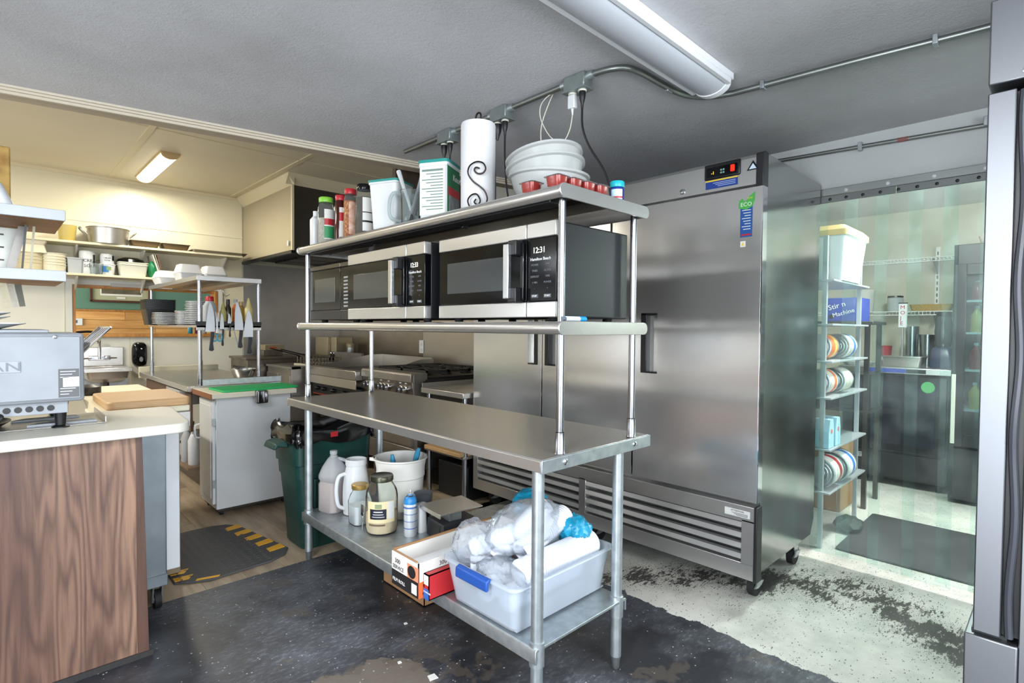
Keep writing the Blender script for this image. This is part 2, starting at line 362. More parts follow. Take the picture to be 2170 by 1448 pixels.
GREENW = plaster('green_paint', '#5f8573', '#577c6a', 0.1)
DKWOOD = plank_mat('dark_brown_wood', '#43352a', '#2c211a', (8, 8, 0.8), 3)

# ---------------------------------------------------------------- floors
fl = struct('floor', MB().box(-2.6, 6.2, -2.4, 2.93, -0.06, 0).box(2.53, 6.2, 2.93, 3.0, -0.06, 0), FLOORM, label='dark scuffed floor worn to white paint by the fridge')
fk = struct('floor_kitchen', MB().box(-2.6, 3.38, 2.93, 6.8, -0.06, -0.004), mat('underlay', '#55483c', 0.8), label='pale wood plank floor of the cooking area')
pm = {}
for i in range(20):
    x0 = -0.38 + 0.19 * i
    y = 2.93 - random.random() * 0.9
    while y < 6.8:
        y0, y1 = max(y, 2.93), min(y + 1.22, 6.8); y += 1.22
        if y1 - y0 < 0.05 or x0 + 0.188 > 3.38: continue
        w = round(y1 - y0, 2)
        if w not in pm:
            q = MB().box(0, 0.1885, 0, w - 0.002, -0.004, 0).mesh('plank'); q.materials.append(OAK); pm[w] = q
        o = bpy.data.objects.new('plank', pm[w]); COL.objects.link(o); o.parent = fk; o.location = (x0, y0, 0)

# ---------------------------------------------------------------- front room ceiling, header beam with moulding
bY = lambda x: 3.30 - 0.188 * (x - 0.05)
struct('ceiling', MB().prism([(-2.6, -2.4), (3.38, -2.4), (3.38, bY(3.38) + .02), (-2.6, bY(-2.6) + .02)], 2.35, 2.45), CEIL, label='grey textured plaster ceiling of the front room')
TRIMC = mat('cream_trim', '#cbc1b0', 0.5)
hd = struct('beam', MB().prism([(-2.6, bY(-2.6) + .015), (3.38, bY(3.38) + .015), (3.38, bY(3.38) + .15), (-2.6, bY(-2.6) + .15)], 2.335, 2.85), mat('beam_paint', '#b7aa97', 0.6), label='painted header beam between front room and kitchen')
bd = math.atan(-0.188)
mo = MB()
for d0, d1, z0, z1 in ((0.0, .016, 2.318, 2.352), (-.014, .004, 2.33, 2.352), (-.028, -.012, 2.34, 2.352)):
    mo.prism([(-2.6, bY(-2.6) + d0), (3.38, bY(3.38) + d0), (3.38, bY(3.38) + d1), (-2.6, bY(-2.6) + d1)], z0, z1)
struct('trim_1', mo, TRIMC, label='stepped cream moulding along the ceiling edge')
struct('trim_2', MB().box(1.955, 2.56, 3.14, 3.18, 1.85, 2.36), DKWOOD, label='dark brown wood board hanging below the header beam')

# ---------------------------------------------------------------- kitchen ceiling of sheet panels
FCEIL = mat('yellowed_ceiling_panel', '#e2d8c0', 0.5, var=(1.4, 0.35), col2='#d2c4a6', bump=(1.6, 0.25))
kc = struct('ceiling_kitchen', MB().box(-2.6, 3.46, 2.7, 6.9, 2.80, 2.88), FCEIL, label='yellowed panel ceiling of the kitchen')
xs = [-2.6, -1.365, -0.23, 0.905, 2.04, 3.38]; ys = [2.9, 4.84, 6.8]
for i in range(5):
    for j in range(2):
        dz = random.uniform(0, .004); g = .004
        struct('panel', MB().box(xs[i] + g, xs[i + 1] - g, ys[j] + g, ys[j + 1] - g, 2.786 + dz, 2.80), FCEIL, kc)
BAT = mat('batten', '#ded2b2', 0.5)
for x in xs[1:-1]: struct('batten', MB().box(x - .022, x + .022, 2.9, 6.8, 2.781, 2.79), BAT, kc)
for i in range(5): struct('batten', MB().box(xs[i] + .022, xs[i + 1] - .022, 4.84 - .008, 4.84 + .008, 2.782, 2.79), BAT, kc)

# ---------------------------------------------------------------- back wall with the pass-through window
O0, O1, Z0, Z1 = 0.60, 1.885, 1.208, 1.69
wb = struct('wall_back', MB().box(-2.6, O0, 6.8, 6.9, 0, 2.85).box(O1, 3.46, 6.8, 6.9, 0, 2.85).box(O0, O1, 6.8, 6.9, 0, Z0).box(O0, O1, 6.8, 6.9, Z1, 2.85), CREAM, label='cream panelled back wall of the kitchen')
LOWP = mat('grey_cream_panel', '#d4d3c6', 0.4, var=(1.2, 0.15))
for x0, x1 in ((-2.6, -1.36), (-1.356, -.15), (-.146, 1.06), (1.066, 2.16)):
    struct('panel', MB().box(x0 + .002, x1 - .002, 6.794, 6.8, 2.33, 2.77), CREAM, wb)
    struct('panel', MB().box(x0 + .002, x1 - .002, 6.794, 6.8, 1.755, 2.325), CREAM, wb)
for x0, x1 in ((-2.6, -1.36), (-1.356, -.15), (-.146, .54)):
    struct('panel', MB().box(x0 + .002, x1 - .002, 6.794, 6.8, .02, 1.75), LOWP, wb)
for x0, x1 in ((.545, 1.06), (1.066, 2.16)):
    struct('panel', MB().box(x0 + .002, x1 - .002, 6.794, 6.8, .02, 1.165), LOWP, wb)
struct('batten', MB().box(-2.6, 2.16, 6.789, 6.797, 2.318, 2.336), CREAM, wb)
for x in (-.148, 1.063): struct('batten', MB().box(x - .01, x + .01, 6.789, 6.797, 2.336, 2.77), CREAM, wb)
struct('batten', MB().box(-2.6, 2.16, 6.78, 6.8, 2.755, 2.787), BAT, wb)
w1 = struct('window_1', MB().box(O0 - .055, O0 - .004, 6.775, 6.80, 1.165, Z1 + .055).box(O0 - .055, O1 + .055, 6.776, 6.80, Z1 + .004, Z1 + .055).box(O1 + .004, O1 + .055, 6.775, 6.80, 1.165, Z1 + .055), mat('casing_white', '#cfd0c9', 0.45), bev=.002, label='pass-through opening cased in white and pine')
PINET = plank_mat('pine_trim', '#b9803e', '#8f5c24', (8, 8, 0.9), 3)
struct('jamb', MB().box(O0 - .004, O0 + .022, 6.785, 6.94, Z0, Z1), PINET, w1, .002)
struct('jamb', MB().box(O1 - .03, O1 + .004, 6.77, 6.94, Z0, Z1), PINET, w1, .002)
struct('head', MB().box(O0 + .022, O1 - .03, 6.785, 6.94, Z1 - .022, Z1 + .004), PINET, w1, .002)
struct('sill', MB().box(O0 - .05, O1 + .05, 6.765, 6.96, Z0 - .032, Z0), PINET, w1, .003)
struct('roller_blind', MB().box(.90, 1.8, 6.755, 6.785, Z1 - .005, Z1 + .028), mat('blind_grey', '#b9b7b2', 0.5), w1, .004)

# dining room beyond
wd = struct('wall_dining', MB().box(-2.5, 5.5, 9.3, 9.4, 0, 2.85), GREENW, label='dark green dining room wall above pine boards')
struct('floor_dining', MB().box(-2.5, 5.5, 6.9, 9.3, -.06, 0), mat('dining_floor', '#6b5a48', 0.5), label='dining room floor')
struct('ceiling_dining', MB().box(-2.5, 5.5, 6.9, 9.3, 2.8, 2.88), WALLW, label='dining room ceiling')
for r in range(9):
    z0 = 1.484 - .118 * (r + 1); x = -2.4 + (r * 0.83) % 1.3
    while x < 4.8:
        x1 = x + 1.9
        struct('plank', MB().box(x, x1 - .004, 9.285, 9.30, z0 + .003, z0 + .118), PINE, wd, .003); x = x1
struct('trim_3', MB().box(-2.5, 5.4, 9.27, 9.3, 1.484, 1.51), PINET, label='pine cap rail on the dining room boards')

# ---------------------------------------------------------------- right-hand wall: strip curtain doorway, stainless sheets behind the cooking line
YC0, YC1, ZC = -0.35, 1.14, 2.085
wr = struct('wall_right', MB().box(3.38, 3.46, -2.5, YC0, 0, 2.85).box(3.38, 3.46, YC1, 6.9, 0, 2.85).box(3.38, 3.46, YC0, YC1, ZC, 2.85), WALLG, label='pale grey wall with the strip curtain doorway')
SHEETT = mat('tan_steel_sheet', '#a99e8e', 0.33, 1, var=(1.6, 0.6), col2='#71685c', aniso=0.3)
SHEETB = mat('bright_steel_sheet', '#c8c2b9', 0.36, 1, var=(1.2, 0.3), col2='#a79d92')
SHEETD = mat('grey_steel_sheet', '#b9b7b4', 0.4, 0.85, var=(1.8, 0.5), col2='#807d7b', bump=(1.5, 0.06))
struct('sheet', MB().box(3.373, 3.38, 4.86, 6.79, .02, 2.0), SHEETT, wr)
struct('sheet', MB().box(3.369, 3.38, 3.05, 4.855, .02, 1.9), SHEETB, wr)
struct('sheet', MB().box(2.17, 3.372, 6.793, 6.8, .02, 2.03), SHEETD, wb)
op = T('wall_outlet', 'white outlet plate on the steel sheet above the range', 'outlet', (3.365, 4.87, 1.08))
pl_ = op.part('plate', MB().box(3.361, 3.369, 4.84, 4.92, 1.02, 1.16), WHITE, .002)
for z in (1.055, 1.115): op.part('socket', MB().box(3.358, 3.362, 4.862, 4.898, z - .018, z + .018), mat('socket_grey', '#c9c9c4', .4), .001)

# hood
HOODC = mat('hood_cream', '#b3a88f', 0.35, 0.3, var=(1.1, .35), col2='#8f856f')
struct('trim_4', MB().prism([(2.166, 2.69), (2.166, 2.79), (2.10, 2.79), (2.105, 2.765), (2.145, 2.71)], 5.30, 6.79, 'y').prism([(5.355, 2.69), (5.355, 2.79), (5.285, 2.79), (5.29, 2.765), (5.335, 2.71)], 2.10, 3.38, 'x'), BAT, label='cream crown moulding around the hood box')
hb = T('range_hood', 'box hood with cream front and stainless end over the fryer corner', 'range hood', (2.8, 6.1, 2.03))
hb.part('front_panel', MB().box(2.166, 2.176, 5.365, 6.79, 2.05, 2.735), HOODC)
hb.part('end_panel', MB().box(2.17, 3.365, 5.355, 5.365, 2.03, 2.735), DKSTEEL)
hb.part('corner_strip', MB().box(2.158, 2.18, 5.347, 5.37, 2.03, 2.735), BAT)
hb.part('canopy', MB().box(2.176, 3.365, 5.365, 6.785, 2.075, 2.10), mat('hood_dark', '#17171a', .45, .6))
hb.part('lip', MB().box(2.15, 2.19, 5.345, 6.785, 2.02, 2.05), mat('hood_lip', '#26262a', .3, .8))
for k in range(4):
    fq = hb.part('grease_filter', MB().box(2.5, 2.9, 5.45 + .32 * k, 5.74 + .32 * k, 2.055, 2.075), DKSTEEL)
hb.part('tag', MB().box(2.150, 2.156, 5.42, 5.45, 2.10, 2.15), WHITE)

# ---------------------------------------------------------------- walls behind the camera, with the windows that light the room
struct('wall_left', MB().box(-2.7, -2.6, -2.5, -1.85, 0, 2.85).box(-2.7, -2.6, 1.45, 3.4, 0, 2.85).box(-2.7, -2.6, 5.2, 6.9, 0, 2.85).box(-2.7, -2.6, 3.4, 5.2, 0, .95).box(-2.7, -2.6, 3.4, 5.2, 2.25, 2.85).box(-2.7, -2.6, -1.85, 1.45, 0, .78).box(-2.7, -2.6, -1.85, 1.45, 2.22, 2.85), WALLW, label='white wall with a wide window')
struct('wall_front', MB().box(-2.7, -1.45, -2.5, -2.4, 0, 2.85).box(2.05, 3.46, -2.5, -2.4, 0, 2.85).box(-1.45, 2.05, -2.5, -2.4, 0, .62).box(-1.45, 2.05, -2.5, -2.4, 2.28, 2.85), WALLW, label='white wall with a large window')
wn = struct('window_2', MB().box(-2.6, -2.57, -1.9, -1.85, .73, 2.27).box(-2.6, -2.57, 1.45, 1.5, .73, 2.27).box(-2.6, -2.57, -1.85, 1.45, .73, .78).box(-2.6, -2.57, -1.85, 1.45, 2.22, 2.27).box(-2.6, -2.575, -.22, -.18, .78, 2.22), WPAINT, label='wide window frame')
struct('window_4', MB().box(-2.6, -2.57, 3.35, 3.4, .9, 2.3).box(-2.6, -2.57, 5.2, 5.25, .9, 2.3).box(-2.6, -2.57, 3.4, 5.2, .9, .95).box(-2.6, -2.57, 3.4, 5.2, 2.25, 2.3), WPAINT, label='frame of an added kitchen side window, out of view')  # side window added out of view to bring more light into the kitchen
wn = struct('window_3', MB().box(-1.5, -1.45, -2.4, -2.37, .57, 2.33).box(2.05, 2.1, -2.4, -2.37, .57, 2.33).box(-1.45, 2.05, -2.4, -2.37, .57, .62).box(-1.45, 2.05, -2.4, -2.37, 2.28, 2.33).box(.28, .32, -2.4, -2.375, .62, 2.28), WPAINT, label='large window frame')

# ---------------------------------------------------------------- store room behind the curtain
struct('wall_store_back', MB().box(6.1, 6.2, -1.3, 2.1, 0, 2.5), STORE, label='cream far wall of the store room')
struct('wall_store_left', MB().box(3.46, 6.1, 2.0, 2.1, 0, 2.5), STORE, label='cream side wall of the store room')
struct('wall_store_right', MB().box(3.46, 6.1, -1.3, -1.2, 0, 2.5), STORE, label='side wall of the store room')
struct('ceiling_store', MB().box(3.46, 6.2, -1.3, 2.1, 2.4, 2.5), WALLW, label='store room ceiling')
# ================================================================ main stainless worktable
LEGX, LEGY = (1.272, 1.715), (1.187, 2.93)
wt = T('worktable', 'long stainless steel worktable with galvanised legs and undershelf', 'table', (1.54, 2.1, 0))
tt = wt.part('table_top', MB().prism([(1.228, .848), (1.228, .884), (1.234, .89), (1.843, .89), (1.849, .884), (1.849, .848), (1.843, .848), (1.843, .878), (1.236, .878), (1.236, .848)], 1.137, 3.112, 'y'), STEEL2, .0015)
wt.part('end_cap', MB().box(1.228, 1.849, 1.131, 1.139, .845, .888), GALV, .002, tt)
wt.part('end_cap', MB().box(1.228, 1.849, 3.11, 3.117, .845, .888), STEEL2, .002, tt)
for x in (1.34, 1.74): wt.part('bolt', MB().lathe([(.011, 0), (.011, .003), (.006, .006)], n=12).xf(Matrix.Translation((x, 1.131, .868)) @ Matrix.Rotation(pi / 2, 4, 'X')), CHROME, 0, tt)
wt.part('channel', MB().box(1.40, 1.68, 1.2, 3.05, .845, .878), GALV)
for x in LEGX:
    for y in LEGY:
        lg = wt.part('leg', MB().cyl((x, y, .05), (x, y, .85), .0205, n=20), GALV)
        wt.part('collar', MB().lathe([(.0205, .20), (.0255, .203), (.0255, .282), (.0205, .285)], (x, y, 0), 20), GALV, 0, lg)
        wt.part('foot', MB().lathe([(.010, .0), (.014, .006), (.016, .035), (.0195, .05)], (x, y, 0), 16), mat('foot_grey', '#6d7072', .5, .6), 0, lg)
wt.part('undershelf', MB().prism([(1.243, .222), (1.243, .264), (1.248, .27), (1.744, .27), (1.749, .264), (1.749, .222), (1.742, .222), (1.742, .26), (1.25, .26), (1.25, .222)], 1.165, 2.955, 'y'), GALV, .0015)

# ================================================================ double overshelf
PX, PY = (1.34, 1.752), (1.156, 3.095)
ov = T('overshelf', 'two-tier stainless overshelf standing on the long worktable', 'shelf', (1.54, 2.1, .89))
for x in PX:
    for y in PY:
        p_ = ov.part('post', MB().cyl((x, y, .89), (x, y, 1.735), .0128, n=16), TUBE)
        ov.part('socket', MB().lathe([(.020, .8905), (.017, .895), (.0165, .96), (.0128, .963)], (x, y, 0), 16), TUBE, 0, p_)
def shelf_profile(z):
    r = .021; pts = [(1.292 + r - r * math.cos(a), z - r + r * math.sin(a)) for a in [-pi / 2 + pi * k / 10 for k in range(11)]]
    a = [(1.313 - r * math.sin(t), z - r - r * math.cos(t)) for t in [pi * k / 10 for k in range(11)]]
    b = [(1.775 + r * math.sin(t), z - r + r * math.cos(t)) for t in [pi * k / 10 for k in range(11)]]
    return a + b[0:] + [(1.77, z - .036), (1.77, z - .008), (1.318, z - .008), (1.318, z - .036)]
for z in (1.758, 1.322):
    sh = ov.part('shelf', MB().prism(shelf_profile(z), 1.128, 3.122, 'y'), STEEL2, 0, angle=35)
    for y0, y1 in ((1.120, 1.129), (3.121, 3.129)):
        pts = [(1.311 + .023 * math.cos(a), z - .021 + .023 * math.sin(a)) for a in [pi / 2 + pi * k / 10 for k in range(11)]] + [(1.777 + .023 * math.cos(a), z - .021 + .023 * math.sin(a)) for a in [-pi / 2 + pi * k / 10 for k in range(11)]]
        ov.part('end_plate', MB().prism(pts, y0, y1, 'y'), STEEL2 if z < 1.5 else STEEL, .002, sh)
    ov.part('hat_channel', MB().box(1.48, 1.60, 1.15, 3.1, z - .03, z - .008), DKSTEEL, .002, sh)
    if z > 1.5:
        for yy in (1.75, 2.45): ov.part('clip', MB().box(1.40, 1.43, yy - .008, yy + .008, z - .05, z - .008), BLACK, .002, sh)
        ov.part('wire_channel', MB().box(1.33, 1.40, 1.2, 3.05, z - .045, z - .012), BLACKM, .003, sh)

# ================================================================ microwaves
def microwave(label, xf, y0, y1, z0, z1, dep, clock, dark=False):
    """front faces -X; control panel at the low-Y side"""
    m = T('microwave', label, 'microwave', (xf + dep / 2, (y0 + y1) / 2, 1.322)); st = STEEL if not dark else mat('smoked_steel', '#5b5854', .3, 1)
    cp = .135 if not dark else .13; yc = y0 + cp
    m.part('body', MB().box(xf + .035, xf + dep, y0 + .004, y1 - .004, z0, z1), BLACKM, .006)
    d = m.part('door', MB().box(xf + .012, xf + .036, yc + .003, y1, z0, z1), BLACKM, .004)
    h = z1 - z0; t0, t1 = (.165, .16) if not dark else (.17, .08)
    m.part('lower_strip', MB().box(xf, xf + .014, yc + .003, y1, z0, z0 + h * t0), st if not dark else BLACK, .003, d)
    m.part('upper_strip', MB().box(xf, xf + .014, yc + .003, y1, z1 - h * t1, z1), st, .003, d)
    m.part('window_glass', MB().box(xf + .003, xf + .014, yc + .003, y1, z0 + h * t0 + .002, z1 - h * t1 - .002), BLACKG, .002, d)
    iw = mat('oven_window', '#3a3d3f', .16, spec=.7)
    m.part('inner_window', MB().box(xf + .0015, xf + .005, yc + (.12 if not dark else .06), y1 - .055, z0 + h * t0 + .045, z1 - h * t1 - .05), iw, .001, d)
    c = m.part('control_panel', MB().box(xf + .003, xf + .036, y0, yc - .001, z0 + h * t0 + .002, z1 - h * t1 - .002), BLACKG, .002)
    m.part('panel_lower_strip', MB().box(xf, xf + .036, y0, yc - .001, z0, z0 + h * t0), st if not dark else BLACK, .003, c)
    m.part('panel_upper_strip', MB().box(xf, xf + .036, y0, yc - .001, z1 - h * t1, z1), st, .003, c)
    if not dark:
        hy = yc + .052
        hd = m.part('handle', MB().box(xf - .052, xf - .034, hy - .012, hy + .014, z0 + h * .20, z1 - h * .21), mat('handle_satin', '#d7d8dc', .25, 1), .003)
        for zz in (z0 + h * .24, z1 - h * .25):
            m.part('handle_mount', MB().box(xf - .036, xf + .004, hy - .034, hy + .006, zz - .026, zz + .026), BLACK, .003, hd)
        m.part('handle_rail', MB().box(xf - .012, xf + .004, hy - .047, hy - .030, z0 + h * .19, z1 - h * .20), BLACKG, .004, hd)
        m.text('clock_digits', clock, (xf + .002, y0 + cp * .80, z1 - h * .32), h * .088, LED, parent=c, sx=.95)
        m.text('brand_lettering', 'Hamilton Beach', (xf + .002, y0 + cp * .88, z1 - h * .40), h * .046, INKW, parent=c)
        rows = (('POWER', 'TIME'), ('TIMER', 'CLOCK'), ('DEFROST', 'TIME'), ('1 MIN', 'POWER'), ('-', '+'))
        for r, pr in enumerate(rows):
            for k, tx in enumerate(pr):
                m.text('key', tx, (xf + .002, y0 + cp * (.72 - .44 * k), z0 + h * (.545 - .062 * r)), h * .03, BUTTON, parent=c, align='CENTER')
        for k, tx in enumerate(('STOP', 'START')):
            yy = y0 + cp * (.72 - .44 * k)
            m.part('key', MB().box(xf + .0015, xf + .0028, yy - .017, yy + .017, z0 + h * .205, z0 + h * .245), mat('key_grey', '#43474c', .5), .0008, c)
            m.text('key', tx, (xf + .001, yy, z0 + h * .217), h * .028, INKW, parent=c, align='CENTER')
    else:
        for r in range(9):
            m.part('key', MB().box(xf + .001, xf + .0032, y0 + .045, y0 + .09, z0 + h * (.22 + .062 * r), z0 + h * (.25 + .062 * r)), mat('key_dim', '#8d8f90', .5), 0, c)
    for yy in (y0 + .06, y1 - .06):
        for xx in (xf + .06, xf + dep - .05): m.part('foot', MB().lathe([(.014, 1.322), (.018, 1.326), (.018, z0)], (xx, yy, 0), 12), RUBBER)
    return m
microwave('steel and black microwave reading 12:31, nearest the open table end', 1.348, 1.188, 1.832, 1.337, 1.66, .42, '12:31')
microwave('steel and black microwave reading 12:33 in the middle of the shelf', 1.312, 1.885, 2.553, 1.337, 1.66, .42, '12:33')
microwave('all-black microwave at the far end of the shelf, no lit clock', 1.345, 2.575, 3.07, 1.337, 1.64, .40, '', True)
mk = T('marker_pen', 'blue capped marker pen on the shelf beside the microwaves', 'marker', (1.345, 1.142, 1.322))
mk.part('barrel', MB().cyl((1.345, 1.143, 1.3315), (1.415, 1.143, 1.3315), .0088, n=12), mat('pen_grey', '#c7d0d8', .4))
mk.part('cap', MB().cyl((1.415, 1.143, 1.3315), (1.448, 1.143, 1.3315), .0092, n=12), mat('pen_blue', '#1f8fd0', .35))
mk.part('tail', MB().cyl((1.33, 1.143, 1.3315), (1.346, 1.143, 1.3315), .0075, n=12), mat('pen_tail', '#5c6670', .4))

# ================================================================ items on the top shelf (surface z = 1.758)
ZT = 1.758
def rot_at(c, rz): return Matrix.Translation(Vector(c)) @ Matrix.Rotation(rz, 4, 'Z') @ Matrix.Translation(-Vector(c))
def labelwrap(r, z0, z1, a0, a1, c=(0, 0, 0), n=14, t=.0006):
    """a paper label curved round a cylinder; angles in radians"""
    mb = MB(); rings = []
    for k in range(n + 1):
        a = a0 + (a1 - a0) * k / n; ca, sa = math.cos(a), math.sin(a)
        rings.append([(c[0] + (r - .0005) * ca, c[1] + (r - .0005) * sa, c[2] + z0), (c[0] + (r + t) * ca, c[1] + (r + t) * sa, c[2] + z0), (c[0] + (r + t) * ca, c[1] + (r + t) * sa, c[2] + z1), (c[0] + (r - .0005) * ca, c[1] + (r - .0005) * sa, c[2] + z1)])
    return mb.loft(rings)
TOCAM = lambda x, y: math.atan2(-y, -x)
def shaker(name, label, x, y, h, r, cap, body, fill, fillh, caph=.028, lab=None, lab2=None, bands=()):
    s = T(name, label, 'spice jar', (x, y, ZT), group='spice jars on the top shelf', local=True); hb = h - caph
    s.part('body', MB().lathe([(r * .9, 0), (r, .006), (r, hb * .45), (r * .96, hb * .5), (r * .97, hb * .86), (r * .8, hb * .97), (r * .76, hb)], n=24), body)
    if fill: s.part('contents', MB().lathe([(r * .88, .004), (r * .96, .01), (r * .94, hb * fillh)], n=20), fill)
    s.part('cap', MB().lathe([(r * .82, hb), (r * .84, hb + .002), (r * .84, h - .003), (r * .8, h)], n=24), cap)
    a = TOCAM(x, y)
    if lab:
        l_ = s.part('label', labelwrap(r + .001, hb * .12, hb * .82, a - .2, a + 1.5), lab)
        for (b0, b1, mm) in bands: s.part('label_band', labelwrap(r + .0017, hb * b0, hb * b1, a - .2, a + 1.5), mm, 0, l_)
    return s
SPGLASS = film_mat('shaker_plastic', '#f6f6f2', .08, .1, gloss=.08)
GREEN = mat('lime_green', '#7fc23a', .4)
b1 = T('bottle', 'small white plastic bottle at the far end of the top shelf', 'bottle', (1.372, 3.06, ZT), local=True)
b1.part('body', MB().rloft([(.022, .03, .012, 0), (.024, .032, .012, .004), (.024, .032, .012, .16), (.014, .016, .01, .178)]), WHITE)
b1.part('cap', MB().lathe([(.012, .176), (.014, .18), (.014, .206), (.012, .208)]), WHITE)
shaker('spice_jar', 'clear jar of pale grey seasoning with lime green lid', 1.372, 2.925, .262, .046, GREEN, SPGLASS, mat('salt_grey', '#b9b5ab', .9, var=(120, .5), col2='#6b645c'), .62, lab=PAPER, bands=((.45, .6, RED), (.14, .42, mat('leaf_green', '#2f8a55', .5))))
shaker('spice_jar', 'dark brown sauce bottle with red lid beside the green-lidded jar', 1.392, 2.79, .255, .034, RED, mat('dark_syrup', '#3a100c', .15), None, 0, lab=PAPER, bands=((.5, .7, RED),))
shaker('spice_jar', 'jar of red pepper flakes with red lid and diamond label', 1.392, 2.68, .27, .036, RED, SPGLASS, mat('pepper_flakes', '#8f3a1c', .9, var=(90, .9), col2='#d8a050'), .85, lab=mat('flake_label', '#c08a6d', .6, var=(30, .5), col2='#f0e6da'))
shaker('spice_jar', 'tall jar of ground black pepper with black lid', 1.40, 2.545, .27, .045, BLACKG, SPGLASS, mat('ground_pepper', '#4b443c', .9, var=(150, .6), col2='#2a2520'), .84, lab=PAPER, bands=((.3, .34, INK), (.5, .52, INK)))
ct = T('storage_container', 'white square plastic container with thin teal lid', 'container', (1.44, 2.355, ZT), rz=.42, local=True)
ct.part('body', MB().rloft([(.058, .062, .015, 0), (.062, .066, .015, .008), (.074, .080, .018, .232), (.078, .084, .018, .234), (.078, .084, .018, .242)]), mat('frosted_white', '#dcdfdf', .35, var=(6, .25), col2='#b9bdbd'))
ct.part('lid', MB().rloft([(.080, .086, .018, .242), (.080, .086, .018, .252), (.074, .08, .018, .255)]), mat('teal_lid', '#2f8f86', .4))
mg = T('pitcher', 'clear plastic pitcher holding serving spoons', 'pitcher', (1.43, 2.165, ZT), local=True)
mg.part('body', MB().lathe([(.040, 0), (.042, .004), (.048, .17), (.052, .178), (.046, .176), (.040, .008)], n=24), CLEAR)
a = 2.2
mg.part('handle', MB().tube(bez([(.046 * math.cos(a), .046 * math.sin(a), .165), (.085 * math.cos(a), .085 * math.sin(a), .172), (.105 * math.cos(a), .105 * math.sin(a), .13), (.10 * math.cos(a), .10 * math.sin(a), .06), (.045 * math.cos(a), .045 * math.sin(a), .035)]), .009, 8), film_mat('clear_handle', '#dfe6e6', .25, .08))
def spoon(name, label, base, tip, w, m, bowl_up=False):
    s = T(name, label, 'spoon', base); b, t = Vector(base), Vector(tip); d = (t - b).normalized()
    s.part('handle', MB().tube([b, b.lerp(t, .5), t], [.006, .008, .0115], 8), m)
    s.part('bowl', MB().lathe([(.002, -.004), (w * .7, .0), (w, .012), (w * .93, .013), (w * .6, .004)], n=16).xf(Matrix.Translation(b + d * .0) @ d.to_track_quat('X', 'Z').to_matrix().to_4x4()), m); return s
SPW = mat('grey_utensil', '#8d9093', .35); SPL = mat('pale_utensil', '#c9ccce', .3)
spoon('serving_spoon', 'pale grey spoon handle leaning left in the pitcher', (1.44, 2.15, 1.80), (1.42, 2.255, 2.045), .02, SPL)
spoon('serving_spoon', 'dark grey spoon leaning against the pitcher rim', (1.425, 2.17, 1.80), (1.45, 2.085, 2.03), .022, SPW)
spoon('serving_spoon', 'steel ladle lying outside the pitcher, bowl down', (1.385, 2.085, 1.785), (1.44, 2.05, 2.02), .026, mat('ladle_grey', '#6e7174', .3, .7))
bk = T('knife_block', 'black fabric-topped holder behind the soup mix tub', 'holder', (1.60, 2.22, ZT), local=True)
bk.part('body', MB().rloft([(.052, .052, .02, 0), (.054, .054, .02, .30), (.05, .05, .03, .345), (.03, .03, .02, .352)]), mat('black_fabric', '#0c0c0e', .85, bump=(40, .3)))
# soup base tub
kb = T('soup_base_tub', 'tall white soup base tub with green and red label and teal lid', 'tub', (1.425, 1.935, ZT), rz=.5, local=True)
kb.part('body', MB().rloft([(.062, .062, .016, 0), (.065, .065, .016, .01), (.067, .067, .016, .225), (.070, .070, .016, .228), (.070, .070, .016, .242)]), WHITE)
kb.part('lid', MB().rloft([(.072, .072, .016, .242), (.072, .072, .016, .254), (.066, .066, .016, .257)]), mat('teal_lid2', '#1f8a84', .35))
KG = mat('label_green', '#166a3e', .45); KR = mat('label_red', '#b5262c', .45); KF = mat('label_food', '#8d8f90', .6, var=(40, .6), col2='#5a5c5e')
lx = -.0675
la = kb.part('label', MB().box(-.066, .0, -.0682, -.067, .02, .232), KG)
la = kb.part('front_label', MB().box(-.058, .060, -.0688, -.0672, .14, .234), KG)
kb.part('red_band', MB().box(-.058, .060, -.0690, -.0672, .105, .14), KR, 0, la)
kb.part('picture', MB().box(-.05, .060, -.0690, -.0672, .015, .105), KF, 0, la)
kb.text('brand_lettering', 'Knorr', (-.012, -.0694, .175), .038, INKW, '-Y', la)
ls = kb.part('side_label', MB().box(-.0688, -.0672, -.058, .060, .02, .225), mat('label_mint', '#d6e2d8', .5))
for k in range(14):
    z = .205 - .0125 * k; kb.part('print_line', MB().box(-.0693, -.0686, -.048, .05 - .02 * (k % 3), z, z + (.004 if k else .009)), mat('print_grey', '#6f7f78', .6), 0, ls)
# paper towels on a scrolled wire holder
pt = T('paper_towel_roll', 'white paper towel roll standing on the top shelf', 'paper towel', (1.445, 1.70, ZT), local=True)
pt.part('paper', MB().lathe([(.020, .012), (.068, .012), (.0695, .016), (.071, .36), (.069, .367), (.022, .367), (.020, .36)], n=40), mat('towel_paper', '#d6d6d8', .85, bump=(60, .1)))
pt.part('core', MB().lathe([(.0195, .012), (.0195, .366)], n=16), CARD)
th = T('towel_holder', 'dark scrolled wire holder around the paper towel roll', 'towel holder', (1.445, 1.70, ZT), local=True)
WIRE = mat('bronze_wire', '#2b2320', .4, .7)
th.part('base', MB().lathe([(.075, 0), (.078, .003), (.075, .007), (.005, .008)], n=24), WIRE)
th.part('rod', MB().tube([(0, 0, .006), (0, 0, .385)], .0045), WIRE)
th.part('loop', MB().tube([(0, .016 * math.sin(t), .40 - .016 * math.cos(t)) for t in [2 * pi * k / 16 for k in range(17)]], .0038), WIRE)
ca = TOCAM(1.445, 1.70); ux, uy = math.cos(ca), math.sin(ca); tx, ty = -uy, ux   # tangent (image left = +t?)
def sp(s, z): return (ux * .084 - tx * s * 1.15, uy * .084 - ty * s * 1.15, z * .92)
S = []
